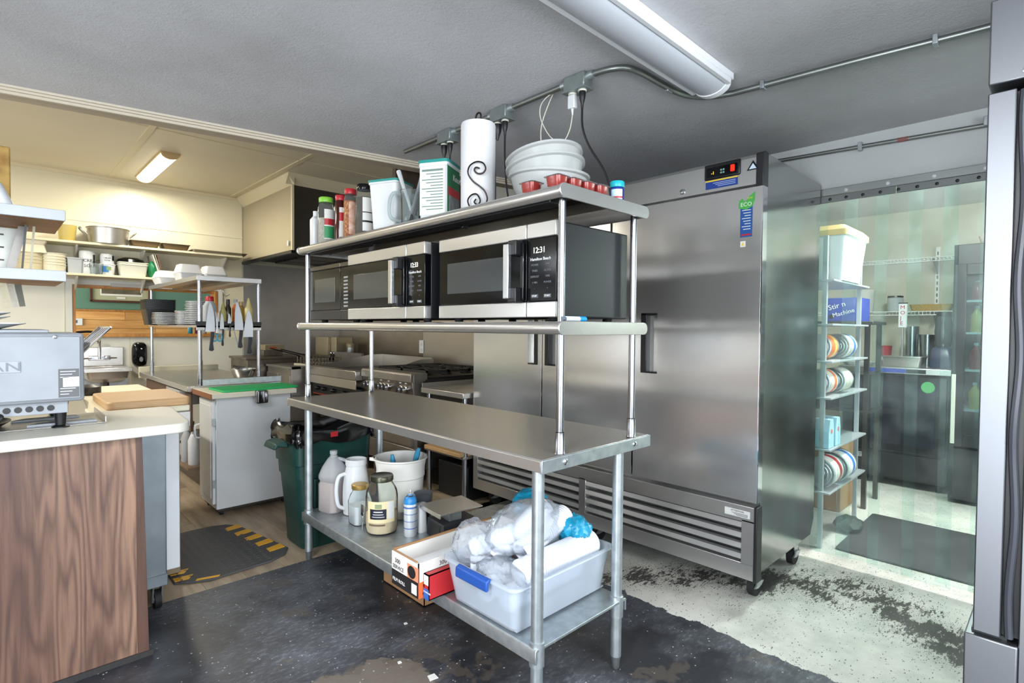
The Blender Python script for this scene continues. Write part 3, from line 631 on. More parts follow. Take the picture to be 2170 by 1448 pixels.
for k in range(22):   # upper spiral
    t = k / 21; a = -.4 + t * 5.2; r = .008 + .020 * t; S.append(sp(-(r * math.cos(a)) + .0, .178 + r * math.sin(a)))
S = [sp(.012, .175), sp(.012, .19), sp(-.006, .196), sp(-.018, .184), sp(-.020, .166), sp(-.008, .152), sp(.008, .15)]
up = [sp(-.006, .182), sp(.008, .186), sp(.012, .172), sp(.0, .160), sp(-.018, .164), sp(-.026, .184), sp(-.016, .206), sp(.006, .210), sp(.028, .192), sp(.034, .160), sp(.018, .128), sp(-.006, .106), sp(-.024, .084), sp(-.032, .05), sp(-.018, .02), sp(.004, .006)]
lo = [sp(.006, .052), sp(.012, .038), sp(.0, .028), sp(-.008, .046), sp(.004, .072), sp(.022, .068), sp(.034, .046), sp(.028, .02), sp(.012, .006)]
th.part('scroll', MB().tube(bez([(-(0) + p[0], p[1], p[2]) for p in up], 5), .0033, 6), WIRE)
th.part('scroll', MB().tube(bez(lo, 5), .0033, 6), WIRE)
# nested bowls, tilted
BOWLW = film_mat('bowl_plastic', '#dfe3e2', .62, .18, hazecol='#e2e4e3', gloss=.15)
for k, (dz, til) in enumerate(((0, .03), (.034, -.14), (.066, -.20))):
    R0 = .152 - .003 * k
    mb = MB().lathe([(R0 * .62, 0), (R0 * .66, .002), (R0 * .86, .055), (R0 * .95, .098), (R0 * 1.02, .102), (R0 * 1.02, .110), (R0 * .98, .110), (R0 * .93, .10), (R0 * .84, .057), (R0 * .62, .006)], n=40)
    mb.xf(Matrix.Translation((1.535, 1.395, ZT + dz + abs(math.sin(til)) * R0 * .6)) @ Matrix.Rotation(til, 4, 'X') @ Matrix.Rotation(til * .1, 4, 'Y'))
    solo('mixing_bowl', ('frosted plastic bowl at the bottom of the nested stack', 'middle frosted plastic bowl of the nested stack', 'topmost frosted plastic bowl, tilted on the nested stack')[k], 'bowl', mb, BOWLW, group='nested plastic bowls')
# jelly cups with foil-film lids
JELLY = mat('red_jelly', '#8c2f2a', .25, coat=.3); FOIL = film_mat('cup_film', '#f0e6e6', .2, .1)
jl = ('sealed red jelly cup at the shelf front corner', 'sealed red jelly cup behind the corner one', 'sealed red jelly cup third along the shelf end', 'sealed red jelly cup nearest the blue jar', 'lone dark jelly cup set in front of the bowls')
for k, (x, y) in enumerate(((1.335, 1.175), (1.40, 1.168), (1.465, 1.163), (1.53, 1.158), (1.335, 1.29))):
    j = T('jelly_cup', jl[k], 'condiment cup', (x, y, ZT), group='jelly cups', local=True)
    j.part('cup', MB().rloft([(.022, .024, .012, 0), (.024, .026, .012, .003), (.028, .030, .014, .032)]), JELLY)
    j.part('film_lid', MB().rloft([(.031, .034, .008, .032), (.031, .034, .008, .0345)]), FOIL)
vj = T('ointment_jar', 'small blue jar with turquoise lid at the shelf end', 'jar', (1.655, 1.165, ZT), local=True)
vj.part('body', MB().lathe([(.022, 0), (.025, .003), (.025, .05), (.021, .055)]), mat('cobalt', '#27348c', .2, coat=.4))
vj.part('cap', MB().lathe([(.0255, .055), (.0265, .057), (.0265, .074), (.024, .077)]), mat('turquoise', '#17a6b4', .35))
a = TOCAM(1.655, 1.165); l_ = vj.part('label', labelwrap(.0255, .010, .046, a - .9, a + .8), mat('pale_label', '#bcd8ec', .5))
vj.part('label_stripe', labelwrap(.0258, .014, .02, a - .9, a + .8), RED, 0, l_)

# ================================================================ three-door refrigerator
fr = T('refrigerator', 'tall three-door stainless steel reach-in refrigerator on casters', 'refrigerator', (2.94, 2.0, 0))
FX0, FX1, FY0, FY1 = 2.53, 3.35, .985, 3.018; DST = mat('fridge_door_steel', '#cfcdca', .20, .82, var=(1.4, .18), col2='#aaa8a4', aniso=.45, bump=(3, .012))
SIDE = mat('fridge_side_steel', '#aeb0b0', .16, 1, var=(2, .25), col2='#8f9090')
body = fr.part('body', MB().prism([(2.60, .16), (3.285, .16), (3.335, .24), (3.335, 2.11), (2.575, 2.11), (2.575, .13)], FY0 + .004, FY1, 'y'), SIDE, .002)
dyw = (FY1 - FY0) / 3
for k in range(3):
    y0, y1 = FY0 + dyw * k, FY0 + dyw * (k + 1)
    # handles: right door (k=0) and middle door at their high-Y side / low... seen positions
    hy0, hy1 = ((1.515, 1.615), (2.225, 2.315), (2.375, 2.465))[k]; hz0, hz1 = 1.065, 1.385
    dm = MB()
    dm.box(FX0, FX0 + .05, y0 + .006, hy0, .50, 1.955).box(FX0, FX0 + .05, hy1, y1 - .006, .50, 1.955).box(FX0, FX0 + .05, hy0, hy1, .50, hz0).box(FX0, FX0 + .05, hy0, hy1, hz1, 1.955)
    d = fr.part('door', dm, DST, .0)
    fr.part('gasket', MB().box(FX0 + .05, FX0 + .066, y0 + .012, y1 - .012, .505, 1.95), RUBBER, 0, d)
    fr.part('handle_recess', MB().box(FX0 + .036, FX0 + .05, hy0, hy1, hz0, hz1), DST, 0, d)
    hi = hy1 if k != 2 else hy0
    fr.part('handle', MB().box(FX0 - .003, FX0 + .04, (hi - .034) if k != 2 else hi, hi if k != 2 else hi + .034, hz0, hz1).box(FX0 - .003, FX0 + .04, hy0, hy1, hz1 - .012, hz1).box(FX0 - .003, FX0 + .02, hy0, hy1, hz0, hz0 + .006), BLACK, .004, d)
    fr.part('hinge_edge', MB().box(FX0 + .001, FX0 + .05, y0 + .001, y0 + .006, .50, 1.955), CHROME, 0, d)
hp = fr.part('top_panel', MB().prism([(FX0 + .004, 1.968), (FX0 + .004, 2.09), (FX0 + .02, 2.108), (FX0 + .06, 2.108), (FX0 + .06, 1.968)], FY0 + .035, FY1, 'y'), STEEL)
fr.part('panel_end', MB().prism([(FX0 + .0, 1.955), (FX0 + .0, 2.105), (FX0 + .02, 2.115), (FX0 + .06, 2.115), (FX0 + .06, 1.955)], FY0 + .002, FY0 + .036, 'y'), BLACKM, .003, hp)
fr.part('lock', MB().lathe([(.014, 0), (.014, .004), (.008, .006)], n=14).xf(Matrix.Translation((FX0 + .003, 1.385, 1.995)) @ Matrix.Rotation(-pi / 2, 4, 'Y')), CHROME, 0, hp)
cp = fr.part('controller', MB().box(FX0 - .004, FX0 + .01, 1.092, 1.268, 2.025, 2.10), BLACK, .006, hp)
fr.part('controller_screen', MB().box(FX0 - .0055, FX0 - .003, 1.104, 1.256, 2.036, 2.082), BLACKG, .001, cp)
cs = fr.o
fr.text('temperature_digits', '-1', (FX0 - .006, 1.232, 2.048), .02, mat('amber_led', '#ffb040', .4, emit='#ffae3c', es=2.5), parent=hp)
for i in range(2):
    for j in range(2): fr.part('key', MB().box(FX0 - .0065, FX0 - .005, 1.182 - .012 * i - .004, 1.182 - .012 * i + .004, 2.046 + .013 * j, 2.054 + .013 * j), mat('key_green', '#7fa79a', .5), 0, cp)
fr.part('power_switch', MB().box(FX0 - .009, FX0 - .004, 1.118, 1.136, 2.046, 2.076), mat('red_led', '#ff2010', .3, emit='#ff1d0c', es=2.2), .001, cp)
st = fr.part('badge', MB().prism([(1.062, 2.035), (1.008, 2.035), (1.034, 2.078)], FX0 - .001, FX0 + .003, 'x'), mat('badge_black', '#10131a', .3), 0, hp)
fr.part('badge_peak', MB().prism([(1.052, 2.039), (1.018, 2.039), (1.034, 2.064)], FX0 - .002, FX0 + .002, 'x'), mat('badge_ice', '#cfe3f0', .4), 0, hp)
lb = fr.part('notice_label', MB().box(FX0 + .001, FX0 + .004, 1.105, 1.262, 1.982, 2.016), INKB, 0, hp)
fr.part('notice_stripe', MB().box(FX0 + .0003, FX0 + .003, 1.105, 1.262, 2.016, 2.023), YEL, 0, hp)
for k in range(3): fr.part('print_line', MB().box(FX0 + .0003, FX0 + .002, 1.115, 1.225 - .012 * k, 2.006 - .008 * k, 2.0085 - .008 * k), mat('print_pale', '#aebbe0', .6), 0, lb)
# eco sticker on the right door
ec = fr.part('energy_sticker', MB().box(FX0 - .0012, FX0, 1.032, 1.088, 1.73, 1.87), mat('sticker_blue', '#1d4f93', .4))
for k in range(8): fr.part('print_line', MB().box(FX0 - .0017, FX0 - .001, 1.04, 1.08 - .006 * (k % 3), 1.852 - .0125 * k, 1.855 - .0125 * k), INKW, 0, ec)
fr.part('sticker_foot', MB().box(FX0 - .0018, FX0 - .001, 1.036, 1.084, 1.737, 1.744), RED, 0, ec)
leaf = [(1.096, 1.866), (1.062, 1.856), (1.034, 1.868), (1.022, 1.895), (1.022, 1.935), (1.045, 1.918), (1.068, 1.892), (1.08, 1.91), (1.094, 1.90), (1.098, 1.88)]
lf = fr.part('leaf_emblem', MB().prism(leaf, FX0 - .0016, FX0, 'x'), mat('eco_green', '#4aa64a', .4))
fr.text('eco_lettering', 'ECO', (FX0 - .002, 1.088, 1.872), .026, INKW, parent=lf)
fr.text('eco_small_lettering', 'R290', (FX0 - .002, 1.056, 1.904), .011, YEL, parent=lf)
ws = fr.part('warning_sticker', MB().box(FX0 - .001, FX0, 1.062, 1.086, 1.685, 1.712), PAPER)
fr.part('warning_triangle', MB().prism([(1.082, 1.692), (1.066, 1.692), (1.074, 1.708)], FX0 - .0016, FX0, 'x'), YEL, 0, ws)
# louvred base grille
gr = fr.part('base_grille', MB().box(FX0 + .006, FX0 + .06, FY0 + .002, FY1, .40, .475).box(FX0 + .006, FX0 + .06, FY0 + .002, FY1, .13, .205)
    .box(FX0 + .006, FX0 + .06, FY0 + .002, FY0 + .075, .2, .41).box(FX0 + .006, FX0 + .06, FY1 - .05, FY1, .2, .41).box(FX0 + .006, FX0 + .06, 1.985, 2.035, .2, .41), STEEL, .002)
fr.part('grille_cap', MB().box(FX0, FX0 + .06, FY0, FY0 + .016, .125, .48), BLACKM, .003, gr)
for k in range(4):
    z = .2225 + .050 * k
    for y0, y1 in ((FY0 + .075, 1.985), (2.035, FY1 - .05)):
        fr.part('louver', MB().prism([(FX0 + .004, z), (FX0 + .008, z - .004), (FX0 + .035, z + .012), (FX0 + .030, z + .026), (FX0 + .012, z + .022)], y0, y1, 'y'), STEEL, 0, gr)
fr.part('grille_back', MB().box(FX0 + .05, FX0 + .064, FY0 + .06, FY1 - .04, .2, .41), BLACKM, 0, gr)
at = fr.part('attention_label', MB().box(FX0 + .004, FX0 + .007, 1.02, 1.14, .418, .452), mat('plate_grey', '#c6c7c6', .4))
fr.text('attention_lettering', 'ATTENTION', (FX0 + .0035, 1.11, .440), .011, INK, parent=at)
for k in range(3): fr.part('print_line', MB().box(FX0 + .003, FX0 + .0045, 1.03, 1.105 - .01 * k, .433 - .005 * k, .4345 - .005 * k), INK, 0, at)
for xx in (2.66, 3.18):
    for yy in (1.055, 2.0, 2.94):
        cs = fr.part('caster', MB().cyl((xx + .03, yy - .016, .055), (xx + .03, yy + .016, .055), .055, n=24), RUBBER)
        fr.part('fork', MB().prism([(xx - .035, .15), (xx + .05, .15), (xx + .045, .05), (xx + .015, .05)], yy - .024, yy - .018, 'y').prism([(xx - .035, .15), (xx + .05, .15), (xx + .045, .05), (xx + .015, .05)], yy + .018, yy + .024, 'y').box(xx - .04, xx + .055, yy - .03, yy + .03, .148, .16), mat('caster_zinc', '#b9bdc0', .35, .8), 0, cs)
        fr.part('brake', MB().prism([(xx - .04, .06), (xx + .01, .085), (xx + .065, .075), (xx + .04, .06), (xx + .0, .052)], yy - .032, yy - .025, 'y'), mat('caster_zinc', '', 0), 0, cs)

# ================================================================ strip curtain
STRIP = film_mat('strip_vinyl', '#f5fbf9', .012, .12, hazecol='#e6f0f2', gloss=.04, smear=.10)
sc_ = T('strip_curtain', 'clear vinyl strip curtain hanging in the store room doorway', 'strip curtain', (3.385, .45, 0))
rail = sc_.part('mounting_rail', MB().box(3.352, 3.372, YC0 - .02, YC1 + .03, 2.045, 2.085), mat('rail_steel', '#8e9291', .4, .9), .002)
for k in range(3):
    y0 = 1.14 - .5 * k
    sc_.part('clamp_bar', MB().box(3.345, 3.353, y0 - .497, y0, 2.005, 2.043), mat('clamp_steel', '#6f7372', .4, .9), .002)
for k in range(18):
    y = 1.10 - .078 * k; sc_.part('rivet', MB().lathe([(.008, 0), (.008, .002), (.004, .005)], n=10).xf(Matrix.Translation((3.345, y, 2.022)) @ Matrix.Rotation(-pi / 2, 4, 'Y')), mat('rivet_dark', '#3a3c3c', .4, .8))
for k in range(8):
    y = 1.06 - .19 * k; sc_.part('screw', MB().lathe([(.010, 0), (.010, .002), (.005, .006)], n=10).xf(Matrix.Translation((3.352, y, 2.063)) @ Matrix.Rotation(-pi / 2, 4, 'Y')), WHITE)
y = 1.16; k = 0
while y > -.32:
    w = .20; x = 3.372 + (.007 if k % 2 else 0.0); mb = MB(); rings = []
    lean = random.uniform(-.012, .012); zb = .035 + random.uniform(0, .02); bow = random.uniform(-.004, .004)
    for q in range(9):
        t = q / 8; z = 2.03 * (1 - t) + zb * t; wv = .004 * math.sin(t * 5 + k)
        rings.append([(x + wv + bow * math.sin(pi * u) - .0035 * math.sin(pi * u), y + lean * t - w * u, z) for u in [i / 6 for i in range(7)]] + [(x + wv + bow * math.sin(pi * u) - .0035 * math.sin(pi * u) + .002, y + lean * t - w * u, z) for u in [1 - i / 6 for i in range(7)]])
    sc_.part('vinyl_strip', mb.loft(rings), STRIP, 0, angle=60); y -= .142; k += 1

# ================================================================ upright freezer at the right edge
uf = T('upright_freezer', 'stainless upright freezer seen edge-on at the right side', 'freezer', (2.3, -.3, 0))
UST = mat('freezer_steel', '#85878b', .4, 1, var=(1.2, .2), col2='#74767a')
uf.part('cabinet', MB().box(1.905, 2.62, -.62, .078, .12, 2.17), UST, .003)
uf.part('header', MB().box(1.897, 2.62, .078, .168, 1.945, 2.165), UST, .004)
ud = uf.part('door', MB().box(1.9, 2.61, .112, .168, .495, 1.925), mat('freezer_door_steel', '#7f8186', .42, 1, var=(1, .2), col2='#7c7e84'), .003)
gk = []
for k in range(40): z = .50 + 1.42 * k / 39; gk.append((1.905 + .004 * math.sin(k * .7) * (1 if k > 12 else .3), .096 + .004 * math.sin(k * .55), z))
uf.part('gasket', MB().box(1.93, 2.6, .079, .112, .495, 1.925), BLACK, 0, ud); uf.part('gasket_seal', MB().tube(gk, .009, 8), mat('gasket_grey', '#3a3c44', .35), 0, ud)
uf.part('kick_panel', MB().box(1.895, 2.62, .078, .185, .10, .485), UST, .004)
uf.part('hinge_plate', MB().box(1.92, 1.99, .10, .172, .485, .495), BLACK, 0)
uf.part('screw', MB().lathe([(.008, 0), (.008, .002), (.004, .004)], n=10).xf(Matrix.Translation((1.897, .095, 1.965)) @ Matrix.Rotation(-pi / 2, 4, 'Y')), CHROME)
for yy in (-.5, .1): uf.part('foot', MB().cyl((1.97, yy, 0), (1.97, yy, .12), .02), DKSTEEL); uf.part('foot', MB().cyl((2.55, yy, 0), (2.55, yy, .12), .02), DKSTEEL)

# ================================================================ ceiling light of the front room, conduit, outlets, cords
lx = T('ceiling_light', 'white wraparound ceiling light, unlit, in the grey ceiling', 'ceiling light', (1.55, 1.07, 2.35))
LW = mat('fixture_white', '#eceef2', .4)
lx.part('housing', MB().box(.86, 2.205, .985, 1.155, 2.322, 2.35), LW, .003)
lx.part('rim', MB().box(.86, 2.18, .985, 1.003, 2.300, 2.322).box(.86, 2.18, 1.137, 1.155, 2.300, 2.322), LW, .002)
pr = [(1.07 + .068 * math.cos(a), 2.318 - .040 * math.sin(a)) for a in [pi * k / 12 for k in range(13)]]
lx.part('diffuser', MB().prism(pr, .86, 2.18, 'x'), mat('diffuser_grey', '#c3c7cf', .35))
lx.part('end_cap', MB().prism([(1.07 + .072 * math.cos(a), 2.318 - .044 * math.sin(a)) for a in [pi * k / 12 for k in range(13)]], 2.175, 2.21, 'x'), LW, .002)
for lx0, ly0, lab_ in ((-1.5, .35, 'unseen lit ceiling light added as fill near the wide window'), (.1, -1.25, 'unseen lit ceiling light added as fill by the front window')):  # both fixtures are added out of view as fill light
    l2 = T('ceiling_light', lab_, 'ceiling light', (lx0 + .6, ly0, 2.35)); l2.part('housing', MB().box(lx0, lx0 + 1.2, ly0 - .085, ly0 + .085, 2.322, 2.35), LW, .003)
    l2.part('diffuser', MB().prism([(ly0 + .068 * math.cos(a), 2.318 - .040 * math.sin(a)) for a in [pi * k / 12 for k in range(13)]], lx0 + .02, lx0 + 1.18, 'x'), mat('fill_diffuser_cool', '#ffffff', .4, emit='#f2f6ff', es=6.0))
    q_ = area('front_fill_lamp', (lx0 + .6, ly0, 2.26), (lx0 + .6, ly0, 0), 1.1, .14, 78, (.95, .98, 1.0)); q_.parent = l2.o; q_.matrix_parent_inverse = Matrix.Translation(-Vector(l2.loc))
cd = T('conduit', 'galvanised conduit run bending across the grey ceiling', 'conduit', (1.9, 1.2, 2.33))
ZC_ = 2.332
cd.part('pipe', MB().tube(bez([(1.776, 2.75, ZC_), (1.776, 2.2, ZC_), (1.776, 1.75, ZC_), (1.776, 1.45, ZC_), (1.782, 1.33, ZC_), (1.82, 1.255, ZC_), (1.90, 1.232, ZC_), (2.06, 1.226, ZC_), (2.2, 1.215, ZC_), (2.29, 1.165, ZC_), (2.34, 1.08, ZC_), (2.36, .97, ZC_), (2.40, .6, ZC_), (2.45, .22, ZC_), (2.49, -.2, ZC_)], 10), .0125, 12), CONDUIT)
for px_, py_ in ((2.365, .93), (2.11, 1.226), (2.43, .36)): cd.part('strap', MB().box(px_ - .02, px_ + .02, py_ - .008, py_ + .008, 2.315, 2.349), GALV, .002)
BXY = (1.455, 1.92, 2.345)
for k, y in enumerate(BXY):
    b = T('junction_box', ('zinc junction box with a white charger, nearest the ceiling light', 'zinc junction box above the paper towel roll, middle of three', 'zinc junction box furthest from the ceiling light')[k], 'junction box', (1.776, y, 2.28), group='junction boxes on the conduit')
    b.part('box', MB().box(1.748, 1.806, y - .055, y + .055, 2.290, 2.349), BOXMET, .004)
    b.part('cover', MB().box(1.744, 1.81, y - .060, y + .060, 2.284, 2.292), BOXMET, .001)
    for s in (-1, 1):
        if not (k == 2 and s == 1): b.part('connector', MB().cyl((1.776, y + s * .055, ZC_), (1.776, y + s * .085, ZC_), .0165, n=12), GALV)
    for s in (-.026, .026): b.part('receptacle', MB().lathe([(.018, 2.278), (.018, 2.285)], (1.776, y + s, 0), 14), mat('receptacle_ivory', '#dcd9cc', .4))
def cord(label, pts, r, m, plug, cat='cord', plugdim=(.012, .03)):
    c = T('power_cord', label, cat, pts[0]); x, y, z = pts[0]
    c.part('plug', MB().lathe([(plugdim[0] * 1.15, 0), (plugdim[0] * 1.2, -.01), (plugdim[0], -plugdim[1]), (plugdim[0] * .55, -plugdim[1] - .02), (r * 1.1, -plugdim[1] - .04)], (x, y, z), 14), plug)
    c.part('cable', MB().tube(bez([(x, y, z - plugdim[1] - .03)] + pts[1:], 8), r, 8), m); return c
BC = mat('cord_black', '#0b0b0c', .4)
cord('black power cord dropping from the box with the white charger', [(1.776, 1.429, 2.278), (1.776, 1.425, 2.13), (1.79, 1.40, 2.05), (1.815, 1.335, 1.93), (1.815, 1.305, 1.80), (1.808, 1.30, 1.62), (1.785, 1.30, 1.50)], .0045, BC, BLACK)
cord('black power cord hanging beside the paper towel roll', [(1.776, 1.894, 2.278), (1.776, 1.893, 2.1), (1.785, 1.885, 1.95), (1.808, 1.86, 1.78), (1.81, 1.86, 1.6), (1.74, 1.9, 1.5)], .0045, BC, BLACK)
cord('short black right-angle plug cord beside the roll', [(1.776, 1.946, 2.278), (1.776, 1.97, 2.215), (1.80, 2.0, 2.2), (1.812, 2.0, 2.0), (1.812, 2.0, 1.75)], .0045, BC, BLACK, plugdim=(.018, .035))
cord('thin black cord from the furthest junction box', [(1.776, 2.319, 2.278), (1.776, 2.317, 2.1), (1.80, 2.31, 1.9), (1.812, 2.3, 1.7), (1.74, 2.5, 1.5)], .0035, BC, BLACK)
cord('white cord with black plug on the furthest junction box', [(1.776, 2.371, 2.278), (1.776, 2.372, 2.12), (1.80, 2.37, 1.95), (1.812, 2.4, 1.78)], .003, mat('cord_white', '#d8d4c6', .4), BLACK, plugdim=(.015, .035))
ch_ = T('phone_charger', 'white phone charger with a looping thin cable', 'charger', (1.776, 1.481, 2.21))
ch_.part('adapter', MB().box(1.764, 1.788, 1.463, 1.499, 2.222, 2.278), WHITE, .004)
ch_.part('strain_relief', MB().cyl((1.776, 1.481, 2.222), (1.776, 1.48, 2.196), .006, .003, n=8), WHITE)
ch_.part('cable', MB().tube(bez([(1.776, 1.48, 2.2), (1.776, 1.495, 2.138), (1.776, 1.534, 2.098), (1.776, 1.602, 2.134), (1.776, 1.659, 2.221), (1.776, 1.666, 2.28), (1.776, 1.632, 2.312), (1.79, 1.57, 2.336), (1.795, 1.60, 2.336), (1.79, 1.64, 2.27), (1.79, 1.671, 2.203), (1.785, 1.667, 2.13), (1.78, 1.64, 2.05), (1.78, 1.58, 1.95), (1.79, 1.5, 1.85)], 8), .0022, 6), mat('cord_white', '#d8d4c6', .4))
wc = T('wall_conduit', 'thin steel conduit along the wall above the strip curtain', 'conduit', (3.37, .6, 2.28))
wc.part('pipe', MB().tube([(3.367, 2.2, 2.318), (3.367, 1.2, 2.298), (3.367, .3, 2.266), (3.367, -.6, 2.235)], .011, 10), CONDUIT)
for y in (.81, .30): wc.part('strap', MB().box(3.35, 3.38, y - .01, y + .01, 2.262, 2.306), GALV, .002)
wc.part('tag', MB().cyl((3.367, .645, 2.2785), (3.367, .60, 2.277), .0116, n=10), mat('faded_red', '#8c5a55', .6))
# ================================================================ things on the undershelf (surface z = .27)
ZU = .27
jg = T('jug', 'gallon jug a third full of amber liquid by the table leg', 'jug', (1.385, 2.86, ZU), rz=.3, local=True)
JP = film_mat('jug_plastic', '#eef0f4', .5, .15, hazecol='#f3f5f9', gloss=.08)
body = [(.060, .060, .03, 0), (.066, .066, .03, .008), (.066, .066, .03, .155), (.060, .060, .03, .17), (.066, .066, .03, .185), (.066, .066, .03, .205), (.052, .052, .03, .25), (.028, .028, .02, .295), (.019, .019, .019, .305), (.019, .019, .019, .322)]
jg.part('body', MB().rloft(body), JP)
jg.part('liquid', MB().rloft([(.058, .058, .028, .003), (.063, .063, .028, .01), (.063, .063, .028, .152), (.058, .058, .028, .16)]), mat('amber_liquid', '#8a5638', .2))
jg.part('neck_ring', MB().lathe([(.022, .302), (.022, .308)], n=20), MILK)
jg.part('cap', MB().lathe([(.021, .318), (.021, .335), (.018, .337)], n=20), MILK)
jg.part('handle', MB().tube(bez([(.012, -.02, .292), (.045, -.05, .275), (.062, -.062, .24), (.060, -.060, .205)]), .010, 8), MILK)
wj = T('jug', 'empty white wide-mouth jug with a loop handle and no lid', 'jug', (1.455, 2.735, ZU), local=True)
wj.part('body', MB().lathe([(.060, 0), (.068, .006), (.072, .09), (.070, .16), (.062, .22), (.053, .262), (.053, .268), (.057, .270), (.057, .30), (.054, .302), (.050, .30), (.050, .266), (.058, .22), (.062, .01)], n=32), WHITE)
a = 2.95; ca_, sa_ = math.cos(a), math.sin(a)
wj.part('handle', MB().tube(bez([(.058 * ca_, .058 * sa_, .225), (.095 * ca_, .095 * sa_, .21), (.108 * ca_, .108 * sa_, .14), (.098 * ca_, .098 * sa_, .06), (.066 * ca_, .066 * sa_, .035)]), .0105, 10), WHITE)
gj = T('jar', 'small clear jar with a gold lid beside the white jug', 'jar', (1.392, 2.575, ZU), local=True)
gj.part('glass', MB().rloft([(.044, .044, .02, 0), (.048, .048, .02, .006), (.050, .050, .02, .12), (.044, .044, .03, .155), (.038, .038, .036, .17), (.038, .038, .036, .19)]), CLEAR)
gj.part('contents', MB().rloft([(.042, .042, .02, .004), (.046, .046, .02, .01), (.046, .046, .02, .10)]), mat('white_powder', '#d3d6d9', .8))
gj.part('lid', MB().lathe([(.041, .183), (.043, .186), (.043, .206), (.040, .209), (.002, .2085)], n=28), mat('gold_lid', '#c2a15f', .35, .7))
bjr = T('jar', 'big glass jar half full of beige powder with a dark metal lid', 'jar', (1.418, 2.40, ZU), local=True)
bjr.part('glass', MB().lathe([(.062, 0), (.074, .006), (.080, .03), (.080, .185), (.074, .215), (.056, .245), (.052, .252), (.052, .268)], n=36), GLASSJ)
bjr.part('contents', MB().lathe([(.060, .004), (.072, .009), (.077, .03), (.077, .10), (.06, .112), (.03, .105)], n=32), mat('beige_powder', '#d6c2a4', .95, bump=(60, .3)))
bjr.part('lid', MB().lathe([(.055, .258), (.058, .261), (.058, .280), (.055, .286), (.048, .284), (.002, .283)], n=32), mat('lid_olive', '#4a4a3c', .3, .7))
a = TOCAM(1.418, 2.40)
l_ = bjr.part('label', labelwrap(.0805, .066, .172, a - .95, a + .85), mat('label_cream', '#e2d2a8', .6))
lb = bjr.part('label_panel', labelwrap(.0812, .085, .135, a - .75, a + .28), mat('label_navy', '#1b1f2e', .5))
bjr.part('label_seal', labelwrap(.0811, .138, .160, a - .42, a + .0), mat('label_sage', '#8d9a74', .6), 0, l_)
bjr.part('label_side', labelwrap(.0811, .085, .168, a + .36, a + .82), PAPER, 0, l_)
for k in range(3): bjr.part('print_line', labelwrap(.0816, .096 + .012 * k, .0985 + .012 * k + .002 * (k == 2), a - .6 + .05 * k, a + .15 - .05 * k), INKW, 0, l_)
bjr.part('label_strip', labelwrap(.0812, .052, .060, a - .85, a + .2), mat('label_brown', '#6d5b46', .6), 0, l_)
fk_ = T('fork', 'steel fork leaning between the two jars', 'fork', (1.352, 2.475, ZU))
fk_.part('handle', MB().box(1.350, 1.354, 2.47, 2.48, .272, .345), CHROME, .001)
for k in range(4): fk_.part('tine', MB().box(1.350, 1.353, 2.464 + .007 * k, 2.467 + .007 * k, .36, .40), CHROME)
fk_.part('head', MB().box(1.350, 1.353, 2.462, 2.489, .343, .362), CHROME, .001)
sy = T('spray_can', 'white and blue aerosol can without a cap', 'spray can', (1.492, 2.255, ZU), local=True)
sy.part('can', MB().lathe([(.030, 0), (.032, .003), (.032, .172), (.030, .176)], n=28), mat('can_white', '#d8dde2', .35, .3))
sy.part('shoulder', MB().lathe([(.0325, .160), (.0325, .176), (.026, .192), (.016, .200), (.015, .206)], n=28), mat('can_blue', '#2f86c8', .35))
sy.part('dome', MB().lathe([(.024, .193), (.014, .203), (.012, .206), (.004, .207)], n=20), CHROME)
sy.part('nozzle', MB().lathe([(.003, .206), (.003, .222), (.0015, .226)], n=10), CHROME)
for z, h in ((.04, .004), (.075, .003), (.11, .003), (.14, .008)): sy.part('print_band', labelwrap(.0324, z, z + h, -pi, pi - .01, n=24), mat('can_print', '#4a6fae', .5))
bu = T('bucket', 'white plastic bucket with two blue-handled tools inside', 'bucket', (1.63, 2.56, ZU), local=True)
BK = mat('bucket_white', '#eceae4', .4)
bu.part('shell', MB().lathe([(.108, 0), (.112, .004), (.126, .21), (.131, .215), (.131, .26), (.140, .305), (.147, .310), (.147, .318), (.138, .318), (.124, .22), (.104, .012)], n=44), BK)
bu.part('spout', MB().prism([(-.03, .13), (.03, .13), (.0, .168)], .300, .318).xf(Matrix.Rotation(1.0, 4, 'Z')), BK, .002)
bu.part('water', MB().lathe([(.122, .235), (.122, .238)], n=36), mat('grey_water', '#b8bdc0', .1))
for lab, c0, c1 in (('blue-handled brush standing in the bucket, hooked end up', (1.665, 2.52, .47), (1.70, 2.485, .635)), ('blue paddle handle standing in the white bucket', (1.60, 2.56, .42), (1.585, 2.575, .60))):
    h = T('cleaning_brush', lab, 'brush', c0, group='brushes in the bucket'); v0, v1 = Vector(c0), Vector(c1)
    h.part('handle', MB().tube([v0, v0.lerp(v1, .4), v0.lerp(v1, .8), v1], [.006, .013, .016, .009], 8), mat('tool_blue', '#2f8fb8', .4))
    h.part('shaft', MB().tube([v0 + Vector((0, 0, -.12)), v0], .005, 6), GALV)
cu = T('plastic_cup', 'smoky clear plastic measuring cup behind the spray can', 'cup', (1.625, 2.335, ZU), local=True)
cu.part('cup', MB().lathe([(.036, 0), (.038, .003), (.048, .165), (.050, .168), (.046, .166), (.035, .008)], n=28), film_mat('smoky_plastic', '#aab0b8', .25, .1, hazecol='#a9aeb6'))
kt = T('measuring_pitcher', 'small white plastic pitcher tilted beside the black scale', 'pitcher', (1.562, 2.27, ZU), local=True)
kt.part('body', MB().rloft([(.026, .034, .02, 0), (.028, .036, .02, .004), (.024, .03, .02, .11), (.030, .016, .01, .14)]), WHITE)
ss = T('kitchen_scale', 'black portion scale with a steel platform', 'scale', (1.62, 2.10, ZU), rz=-.12, local=True)
ss.part('body', MB().taper((-.085, .11, -.085, .085), (-.085, .11, -.075, .075), .008, .098), mat('scale_black', '#24262a', .45), .005)
